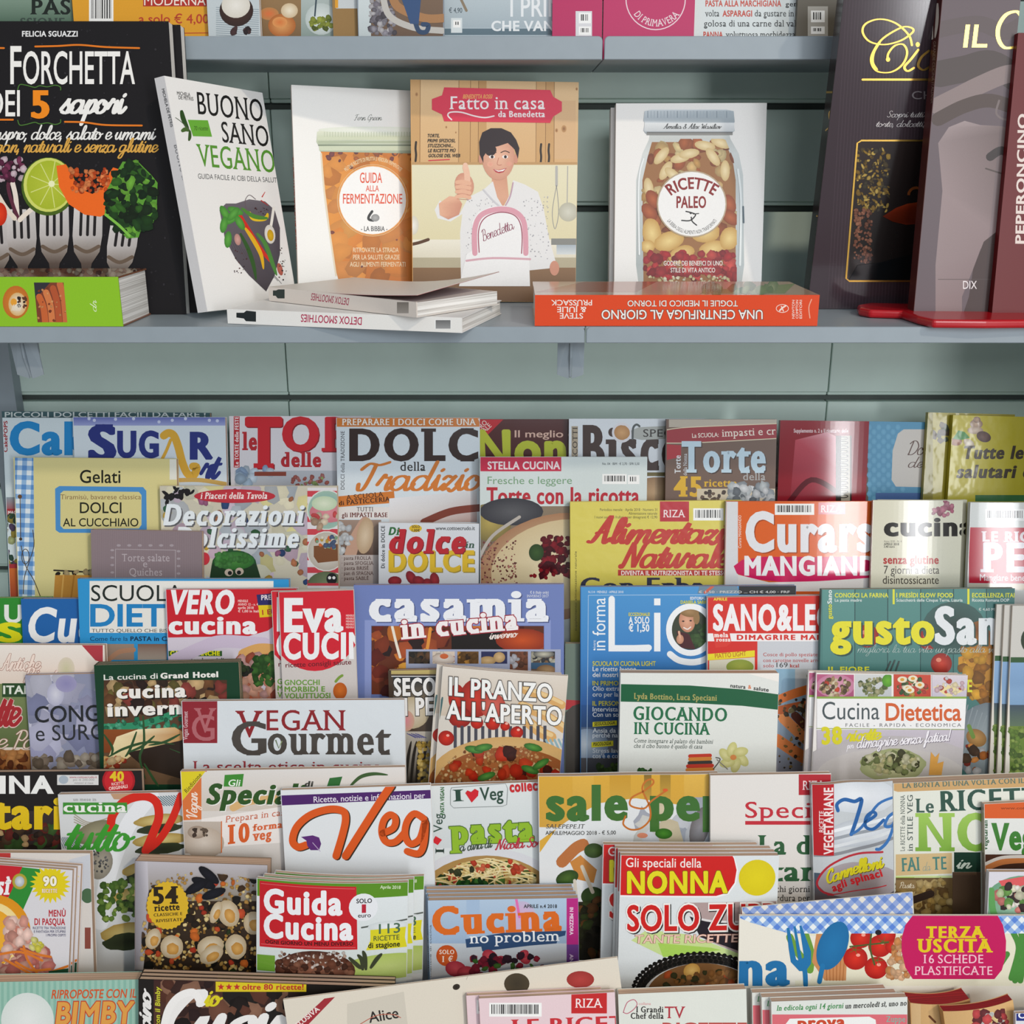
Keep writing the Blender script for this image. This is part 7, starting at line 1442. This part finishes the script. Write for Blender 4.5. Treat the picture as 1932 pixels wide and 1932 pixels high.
for x, y, rx, ry, r in ((325, 1785, 22, 22, 0), (398, 1785, 26, 20, -20), (432, 1722, 26, 20, 70), (408, 1720, 10, 22, 20), (446, 1785, 20, 24, -10), (480, 1740, 20, 22, 0), (400, 1800, 24, 16, -30), (290, 1770, 14, 20, 20)): c.E(x, y, rx, ry, 'e0d4bc', 'b09c7c', r, 20, .03); c.E(x + 2, y + 4, rx * .55, ry * .5, 'd8a860', 'b8843c', r, 12, .1)
pts = []
for k in range(60):
    a = 2 * math.pi * k / 60; r = 1.0 if k % 2 else .95; pts.append((317 + 40 * r * math.cos(a), 1707 + 46 * r * math.sin(a)))
c.P(pts, 'd8b02c'); c.T('54', 289, 1704, 337, 31, '2a2014', 'sx', yb=1703); c.T('ricette', 292, 1718, 340, 12, '2a2014', 'sx', yb=1715); c.T('CLASSICHE E', 291, 1728, 345, 5.5, '3c2e18', 'sb', yb=1725); c.T('RIVISITATE', 295, 1739, 345, 5.5, '3c2e18', 'sb', yb=1736)
c = mag('small green and red guide magazine with rounded white title, front of three', 485, 1657, 770, 1664, r6(3) - .004, Z6, .0050, 'd8dee2', gloss='gloss', bulge=.006, bshape=0)
c.P([(480, 1640), (775, 1640), (775, 1698), (680, 1694), (480, 1690)], '5a8e24'); c.R(480, 1690, 775, 1850, 'dde3e6', 'ccd6d4'); c.P([(490, 1661), (674, 1668), (676, 1786), (490, 1785)], 'c4202a'); c.S([(493, 1666), (671, 1672)], .8, 'e07a7c'); c.S([(493, 1780), (672, 1782)], .8, 'e07a7c')
c.T('Guida', 498, 1719, 648, 42, 'f0f0f4', 'R'); c.T('Cucina', 498, 1766, 668, 42, 'f0f0f4', 'R'); c.T('OGNI GIORNO UN MENU DIVERSO', 501, 1778, 668, 6.5, '3a1416', 'b')
c.E(687, 1707, 27, 26, 'e6e9ee'); c.T('SOLO', 674, 1699, 703, 8, '33333a', 'b'); c.T('1', 684, 1717, 692, 15, 'b8283c', 'b'); c.T('euro', 677, 1726, 701, 8, '33333a', 'm'); c.T('Aprile 2018', 718, 1673, 756, 6, 'dce8c8', 'm', yb=1676); c.S([(684, 1745), (720, 1740), (770, 1734)], 3, '5a605c'); c.E(735, 1745, 40, 10, 'e8ecf0', 'ccd4d6')
c.P([(700, 1750), (766, 1748), (764, 1768), (768, 1786), (692, 1788), (700, 1770)], 'd8d028'); c.T('113', 716, 1758, 755, 18, '4a6a54', 'r', ol=('4a6a54', .015)); c.T('RICETTE', 706, 1771, 754, 9, '4a5a34', 'm'); c.T('di stagione', 696, 1784, 755, 10, '23281c', 'b')
c.E(740, 1820, 90, 24, 'c0d080', 'a8bc60'); c.R(485, 1800, 520, 1830, '6a9a34'); c.E(596, 1826, 76, 38, '8a5844', '4a2a20', 0, 30); c.sc(530, 1790, 660, 1822, 130, (1.5, 4), ['d8ccc4', 'b8a090', '5a3428', 'e0d8d4', '7a5040'], 6); c.sc(520, 1808, 665, 1835, 40, (4, 9), ['6a4030', '8a5c48', '4a2c22'], 7)
for p in ([(686, 1825), (684, 1805), (676, 1795)], [(692, 1825), (690, 1800), (686, 1788)], [(700, 1822), (712, 1805), (722, 1795)], [(660, 1800), (676, 1815), (684, 1822)]): c.S(p, 8, '3c4230', taper=True)
c.done()
copies(c, [(.0045, .0066, .0, 'small green and red guide magazine, second of the three'), (.013, .0136, 0, 'small green and red guide magazine, rearmost of the three, shifted right')], 'green and red guide magazines')
c = mag('light blue quick cooking magazine with orange slab title, front of its pile', 808, 1699, 1091, 1694, r6(2), Z6, .0070, 'a9c0d8')
c.R(800, 1690, 1095, 1780, 'b3c8de', '9cb4d0'); c.R(800, 1780, 1095, 1850, 'c4ccd4', 'b8bcc4'); c.E(985, 1730, 26, 30, 'd8a8cc', 'c0b8d4'); c.S([(974, 1696), (980, 1730)], 5, 'e070b0'); c.R(880, 1694, 905, 1770, 'a4bcd8'); c.R(1069, 1690, 1095, 1782, 'b82a80'); c.R(1069, 1782, 1095, 1850, '6a3c88'); c.T('IN MEZZORA', 1075, 1712, 1075, 6.5, 'f0dcec', 'b', yb=1764); c.T('AN', 1075, 1800, 1075, 6.5, 'd8c4e4', 'b', yb=1816)
c.T('Cucina', 816, 1762, 1060, 49, 'da6a22', 'S', yb=1754); c.P([(878, 1772), (900, 1768), (950, 1760), (1068, 1756), (1066, 1765), (1054, 1768), (1050, 1780), (1000, 1784), (910, 1795), (908, 1786), (880, 1788)], '2f4c74'); c.T('no problem', 886, 1780, 1056, 20, 'eef2f6', 's', yb=1775); c.T('APRILE n.4 2018', 988, 1713, 1051, 6.5, '33383c', 'b')
c.E(843, 1803, 20, 20, 'd2602a', 'c4501c'); c.T('SOLO', 829, 1800, 857, 8, 'f4e4d8', 'sb'); c.T('1 €', 834, 1815, 855, 11, 'f4e4d8', 'sb')
for x, y, rx, r in ((860, 1828, 20, 10), (880, 1836, 18, 0), (925, 1806, 17, 40), (945, 1812, 12, 0), (990, 1806, 14, 60), (988, 1800, 10, -30)): c.E(x, y, rx, rx * .75, 'd0505c', 'a02c3c', r, 16)
c.sc(885, 1800, 1025, 1840, 34, (6, 9), ['2c1c28', '8a2038', '3c2030', 'a82840'], 7, el=1.1); c.sc(890, 1805, 1010, 1840, 8, (5, 9), ['3c6a2c', '4a7a34'], 8, el=2.2); c.T('mensile di cucina', 814, 1842, 814, 4, '5a6068', 'r', yb=1745); c.done()
copies(c, [(-.0012, .0077, .0, 'light blue quick cooking magazine, second copy in its pile'), (-.0032, .0154, 0, 'light blue quick cooking magazine, third copy in its pile'), (-.004, .0231, 0, 'light blue quick cooking magazine, rearmost copy in its pile')], 'light blue quick cooking magazines')
c = mag('white soup special magazine with red banner and fat yellow capitals, foremost', 1171, 1610, 1470, 1614, r6(3) - .003, Z6, .0070, 'dbe0e2', gloss='gloss', bulge=.004, bshape=2)
c.P([(1165, 1600), (1376, 1600), (1386, 1618), (1392, 1640), (1388, 1665), (1374, 1685), (1352, 1691), (1165, 1688)], 'f0eef0'); c.P([(1165, 1600), (1374, 1600), (1384, 1618), (1389, 1640), (1385, 1664), (1372, 1682), (1350, 1688), (1165, 1685)], 'cc1f1c')
c.T('Gli speciali della', 1180, 1632, 1322, 17, 'f0e4e0', 'r', yb=1634, ol=('f0e4e0', .01)); c.T('NONNA', 1182, 1680, 1372, 38, 'e2d61e', 'R', ol=('6a4a10', .03), yb=1681)
c.E(1428, 1655, 35, 34, 'e0cf1c', 'd8c618', 0, 34)
c.C(1160, 1690, 1480, 1860); c.P([(1220, 1750), (1300, 1760), (1400, 1800), (1390, 1830), (1250, 1800), (1190, 1770)], 'c8dc94'); c.P([(1240, 1775), (1340, 1785), (1360, 1790), (1250, 1802)], 'a8d05c'); c.P([(1290, 1700), (1480, 1700), (1480, 1800), (1400, 1800), (1330, 1770)], 'b09a98'); c.P([(1298, 1722), (1340, 1734), (1480, 1740), (1480, 1810), (1400, 1795), (1320, 1765)], '241e28'); c.S([(1296, 1722), (1340, 1735), (1420, 1738)], 4, 'e0dcdc')
c.E(1320, 1868, 128, 74, '2a2624', '2a2624', 0, 44); c.E(1322, 1880, 112, 66, 'd8d8d6', 'd0d0d0', 0, 44); c.E(1322, 1876, 104, 62, '6a4424', '7a5430', 0, 44)
for r_ in range(3):
    for k in range(34):
        a = math.pi + math.pi * (k + .5 * (r_ % 2)) / 34
        c.E(1320 + (127 - 9 * r_) * math.cos(a), 1868 + (73 - 7 * r_) * math.sin(a), 4.4, 3.8, '0f0e0e', n=8)
        if r_ == 0: c.E(1320 + (123 - 0) * math.cos(a + .045), 1868 + 69 * math.sin(a + .045), 2.2, 1.8, 'c8c8c8', n=6)
c.E(1304, 1828, 16, 14, 'dcb468', 'b88840', -20); c.sc(1250, 1830, 1400, 1858, 40, (4, 9), ['8a5a2c', '5a3c20', '3c3a1c', 'a87440', 'c85a2c'], 6); c.C()
c.T('SOLO ZUPPE', 1182, 1751, 1490, 46, 'cc2220', 'b', ol=('f0ece8', .07), sh=(2, 2, '2a2a2a')); c.T('SOLO ZUPPE', 1182, 1751, 1490, 46, 'cc2220', 'b'); c.T('TANTE RICETTE SPECIALI', 1196, 1775, 1500, 15, 'eec8b8', 'm', it=.1, ol=('a06a5c', .04)); c.done()
copies(c, [(-.0012, .0078, .0, 'white soup special magazine, second of the fanned copies'), (-.0032, .0156, 0, 'white soup special magazine, third of the fanned copies'), (-.0135, .0234, 0, 'white soup special magazine, rearmost copy, shifted left')], 'white soup special magazines')
# gingham card folder: rear flap and front panel
c = mag('blue gingham card folder with magenta seal, spoon, fork and tomatoes', 1396, 1727, 2080, 1727, r6(5) - .003, Z6, .0022, 'e6e2d6', gloss='matte', name='card_folder', cat='folder')
c.P([(1600, 1755), (1932, 1755), (2080, 1755), (2080, 1860), (1500, 1860), (1500, 1755)], 'e2dfc8')
c.P([(1480, 1764), (1540, 1766), (1530, 1850), (1470, 1850)], 'e6e2d6')
for p in ([(1490, 1768), (1500, 1790), (1515, 1810)], [(1520, 1765), (1530, 1800), (1528, 1830)]): c.S(p, 14, '6a9a3c'); 
c.P([(1540, 1762), (1600, 1762), (1596, 1850), (1556, 1850), (1532, 1815)], 'c88a58')
for k in range(6): c.S([(1558 + k * 7, 1810), (1560 + k * 6, 1850)], 1.5, 'a86838', sm=False)
for x, y, r in ((1614, 1808, 23), (1653, 1826, 22), (1624, 1770, 20), (1660, 1785, 22), (1672, 1764, 18), (1684, 1786, 14)): c.E(x, y, r, r * .95, 'd83020', 'a81814', 0, 24); c.E(x + 5, y - 6, 4, 3, 'f0a090')
c.S([(1644, 1760), (1642, 1790), (1650, 1820)], 3.4, '4a5a2c'); c.S([(1604, 1786), (1640, 1782), (1676, 1778)], 3, '4a5a2c')
for x, y in ((1613, 1792), (1655, 1812), (1666, 1776)):
    for a in range(5): c.S([(x, y), (x + 13 * math.cos(a * 1.26), y + 9 * math.sin(a * 1.26))], 3, '4a6a2c', taper=True)
c.sc(1678, 1760, 1715, 1845, 50, (4, 9), ['d8a070', 'c88850', 'e0b48c'], 6)
for p in ([(1912, 1760), (1922, 1790), (1908, 1845)], [(1926, 1758), (1932, 1800), (1915, 1850)], [(1940, 1760), (1930, 1820), (1925, 1850)], [(1900, 1800), (1880, 1830)]): c.S(p, 11, '4a8a3c')
c.gingham([(1394, 1722), (2080, 1722), (2080, 1761), (1495, 1761), (1450, 1755), (1415, 1740), (1394, 1734)], 9.6, ('e6ecee', '8fb0e0', '5a84d4'), 45)
c.L('title_lettering'); c.T('na', 1393, 1857, 1490, 62, '1f6ea6', 'x'); 
c.S([(1520, 1858), (1518, 1830), (1510, 1818)], 9, '2072aa'); c.P([(1484, 1751), (1489, 1750), (1502, 1810), (1506, 1812), (1497, 1748), (1501, 1747), (1513, 1809), (1517, 1806), (1508, 1746), (1512, 1746), (1530, 1795), (1530, 1818), (1520, 1832), (1508, 1832), (1492, 1815), (1488, 1790)], '2072aa')
c.E(1571, 1784, 27, 48, '2074ac', '1c6aa0', 22, 30); c.S([(1552, 1822), (1546, 1852)], 9, '2074ac'); c.E(1657, 1759, 6, 5, '1c1c24')
c.P([(1722, 1727), (1882, 1727), (1892, 1745), (1898, 1775), (1897, 1805), (1890, 1830), (1876, 1847), (1722, 1847), (1708, 1825), (1701, 1795), (1701, 1770), (1708, 1745)], 'c2195c')
c.T('TERZA', 1747, 1769, 1858, 21, 'dfc41e', 'sx'); c.T('USCITA', 1730, 1796, 1873, 24, 'dfc41e', 'sx'); c.T('16 SCHEDE', 1742, 1817, 1855, 16, 'eec4d0', 's'); c.T('PLASTIFICATE', 1725, 1839, 1872, 16, 'eec4d0', 's'); c.done()
fl = mag('rear flap', 1400, 1712, 1722, 1683, r6(5) + .0012, Z6, .0012, 'd8d4cc', gloss='matte', name='folder_flap', cat='folder')
folder_root, flap_root = c.root, fl.root
for ch in list(flap_root.children):
    rel = folder_root.matrix_world.inverted() @ flap_root.matrix_world
    if ch.name.startswith('pages'): bpy.data.objects.remove(ch); continue
    ch.name = 'rear_flap'; ch.parent = folder_root; ch.matrix_local = rel
bpy.data.objects.remove(flap_root)
fl.gingham([(1390, 1678), (1722, 1678), (1722, 1730), (1390, 1730)], 10, ('e0dcd4', '8fa4d4', '6a88c8'), 45)
c = mag('small booklet with a watermelon bowl picture near the right edge', 1867, 1645, 2060, 1645, r6(4) - .004, Z6, .006, 'd6d4dc')
c.E(1930, 1720, 80, 68, '9ac0a8', '6a9a7c', 0, 30); c.P([(1884, 1662), (1940, 1652), (1940, 1668), (1895, 1680)], 'd85a5c'); c.sc(1880, 1668, 1960, 1720, 50, (5, 12), ['e0dcc0', 'c8d8a8', 'd88078', '3c2c2c', 'f0e8e0', '6a9a4c'], 5, ell=True); c.S([(1870, 1680), (1874, 1720), (1890, 1745)], 12, '5a9a54')

# ------------------------------------------------------------------ row 7 (nearest)
def r7(k): return ROWC[6] - k * st
Z7 = ROWZ[6]
c = mag('mint striped appliance recipes magazine with orange capitals, bottom left', -120, 1855, 262, 1848, r7(0), Z7, .014, '9cc4b4')
for k in range(26): c.R(-20 + k * 11, 1848, -15 + k * 11, 1950, '8ab8a8', '86b4a4')
c.E(52, 1925, 50, 52, 'e8ecea', 'd8e0dc', 0, 36); c.T('RIPROPOSTE CON IL', 97, 1884, 257, 16, 'd2572a', 'm', it=.15, yb=1882, ol=('d2572a', .01)); c.T('BIMBY', 105, 1932, 250, 40, 'e0a04c', 'b', it=.12, ol=('c4482c', .05), yb=1930)
c = mag('black recipe magazine with white script and yellow star banner, foremost of its pile', 262, 1847, 745, 1862, r7(1) - .002, Z7, .0054, '1e1a18')
c.R(290, 1846, 420, 1960, '3c2220', '5a3c30'); c.sc(300, 1850, 560, 1960, 60, (10, 26), ['3a2420', '5a3428', '2c1c1c', '6a4434', '1e1614', '8a6450'], 7, jit=.3, dark=.8); c.R(407, 1851, 578, 1871, 'd8c224'); c.T('oltre 80 ricette!', 457, 1867, 573, 10, 'b8302c', 'b')
for k in range(3):
    cx, cy = 417 + 15 * k, 1862
    c.P([(cx + (7 if i % 2 == 0 else 3) * math.sin(i * math.pi / 5), cy - (7 if i % 2 == 0 else 3) * math.cos(i * math.pi / 5)) for i in range(10)], 'b8302c')
c.T('Cucino', 306, 1968, 640, 96, 'eceae8', 'cx'); c.S([(376, 1886), (364, 1872), (338, 1880), (318, 1905), (308, 1945)], 14, 'f0eeec'); c.T('io', 385, 1897, 421, 34, 'd8cc24', 'cx'); c.T('Cucino', 284, 1990, 284, 26, 'e8e6e4', 'cx', yb=1864); c.T('con il Bimby', 302, 1936, 302, 9, 'c8c834', 'b', yb=1862, it=.15); c.T('€ 3,90 Bimestrale', 539, 1887, 602, 6, '8a8680', 'm'); c.T('Aprile-Maggio', 539, 1895, 590, 6, '8a8680', 'm'); c.T('Ricette', 680, 1869, 710, 8, '6a5c50', 'c'); c.done()
copies(c, [(-.0005, .0060, 0, 'black white-script magazine, second copy in its pile'), (-.001, .0120, 0, 'black white-script magazine, rearmost copy in its pile')], 'black white-script magazines')
c = mag('slanting white paper envelope with red ribbon corner and punched hole', 535, 1886, 1165, 1806, r7(3), Z7, .002, 'ddd5c6', gloss='matte', name='paper_envelope', cat='envelope')
c.P([(560, 1932), (612, 1884), (632, 1881), (570, 1945)], 'a03038'); c.T('ESCLUSIVA', 548, 1950, 604, 9, 'ecdcd8', 'b', yb=1905); c.P([(655, 1894), (762, 1871), (770, 1940), (655, 1940)], 'cfc8ba'); c.T('Alice', 697, 1930, 753, 20, '2c2a28', 'm', yb=1920); c.S([(680, 1932), (710, 1916), (740, 1914), (756, 1920)], 1.5, 'b8604c'); c.E(861, 1862, 7, 5.5, '241e18', '3c342c', -20)
c.E(975, 1856, 24, 20, '3c3428', '4a4030'); c.E(1095, 1848, 26, 16, 'b0403c', '9a3430'); c.S([(880, 1848), (884, 1838)], 1, 'b8b0a0')
c = mag('pink recipe magazine with barcode and red publisher square, front of its pile', 904, 1884, 1160, 1872, r7(4) - .003, Z7, .0049, 'e6cdd2', spine='d8b8bc')
c.bars(923, 1892, 1022, 1918, 5); c.R(1078, 1873, 1145, 1912, 'c42a2c'); c.T('RIZA', 1085, 1901, 1137, 17, 'f4e4e4', 's'); c.T('LE RICETTE', 965, 1950, 1240, 26, 'c8323a', 'sb', yb=1940); c.done()
copies(c, [(-.0108, .0054, 0, 'pink barcode magazine, second copy, shifted to the left')], 'pink barcode magazines')
c = mag('pale film-wrapped television chefs book with red and black lettering', 1167, 1876, 1408, 1866, r7(4) - .002, Z7, .0090, 'dfe2da', gloss='film', name='cookbook', cat='book')
c.T('collana', 1205, 1896, 1228, 5, 'd89a9c', 'm'); c.T('I Grandi', 1200, 1910, 1252, 11, '2c2a28', 'sb'); c.T('Chef della', 1190, 1922, 1252, 11, '2c2a28', 'sb'); c.T('TV', 1254, 1921, 1293, 22, 'b03440', 's'); c.S([(1176, 1910), (1180, 1898), (1185, 1890), (1196, 1886), (1202, 1894), (1196, 1904), (1184, 1912), (1176, 1910)], 1.6, 'c06a7c'); c.T('RICETTE', 1250, 1950, 1410, 20, 'b84a44', 'b')
c = mag('white and pink fortnightly soup magazine with bold italic line, front of its pile', 1456, 1890, 1712, 1881, r7(4) - .003, Z7, .0070, 'dcdfda')
c.R(1450, 1914, 1720, 1960, 'd86a74'); c.T('In edicola ogni 14 giorni', 1465, 1907, 1591, 10, '3c8a4c', 'sb', it=.2, yb=1902); c.T('un mercoledì sì, uno no', 1594, 1903, 1710, 10, '2a2c2a', 'sb', it=.2, yb=1897); c.P([(1480, 1935), (1490, 1922), (1640, 1918), (1652, 1924), (1656, 1960), (1480, 1960)], 'eeeeec'); c.T('prova', 1505, 1940, 1595, 20, 'c8482c', 'R', yb=1937); c.T('Zuppe', 1672, 1928, 1708, 11, '7ab4a4', 's'); c.done()
copies(c, [(-.0065, .0075, 0, 'white and pink soup magazine, second copy in its pile'), (-.013, .0150, 0, 'white and pink soup magazine, rearmost copy in its pile')], 'white and pink soup magazines')
c = mag('tan rolled magazine with red inside, left of two at the lower right', 1718, 1892, 1830, 1884, r7(3), Z7, .018, 'd2aa74', gloss='satin', bulge=.0055, bshape=0, pages=PAPER_R, spine='c89a60'); c.R(1715, 1880, 1735, 1960, 'dab888'); c.S([(1750, 1912), (1760, 1922)], 4, '6a3c20')
c = mag('tan rolled magazine with red inside, right of two at the lower right', 1780, 1908, 1911, 1886, r7(5), Z7, .0100, 'd2aa74', gloss='satin', bulge=.005, bshape=0, pages=PAPER_R, spine='c89a60'); c.sc(1830, 1905, 1900, 1935, 30, (5, 11), ['d8d8d4', 'c84a4c', '6a2c30', 'e0c890'], 4)
c = mag('navy and white booklet in the lower right corner', 1917, 1912, 2080, 1905, r7(5) - .012, Z7, .004, 'd8d8dc'); c.R(1900, 1900, 2080, 1926, '24307c'); c.T('CUCINA', 1921, 1921, 1995, 11, 'eceef4', 'b')
for _c in CANV:
    _c.done()
if _font_obj is not None:
    _d = _font_obj.data; bpy.data.objects.remove(_font_obj); bpy.data.curves.remove(_d)
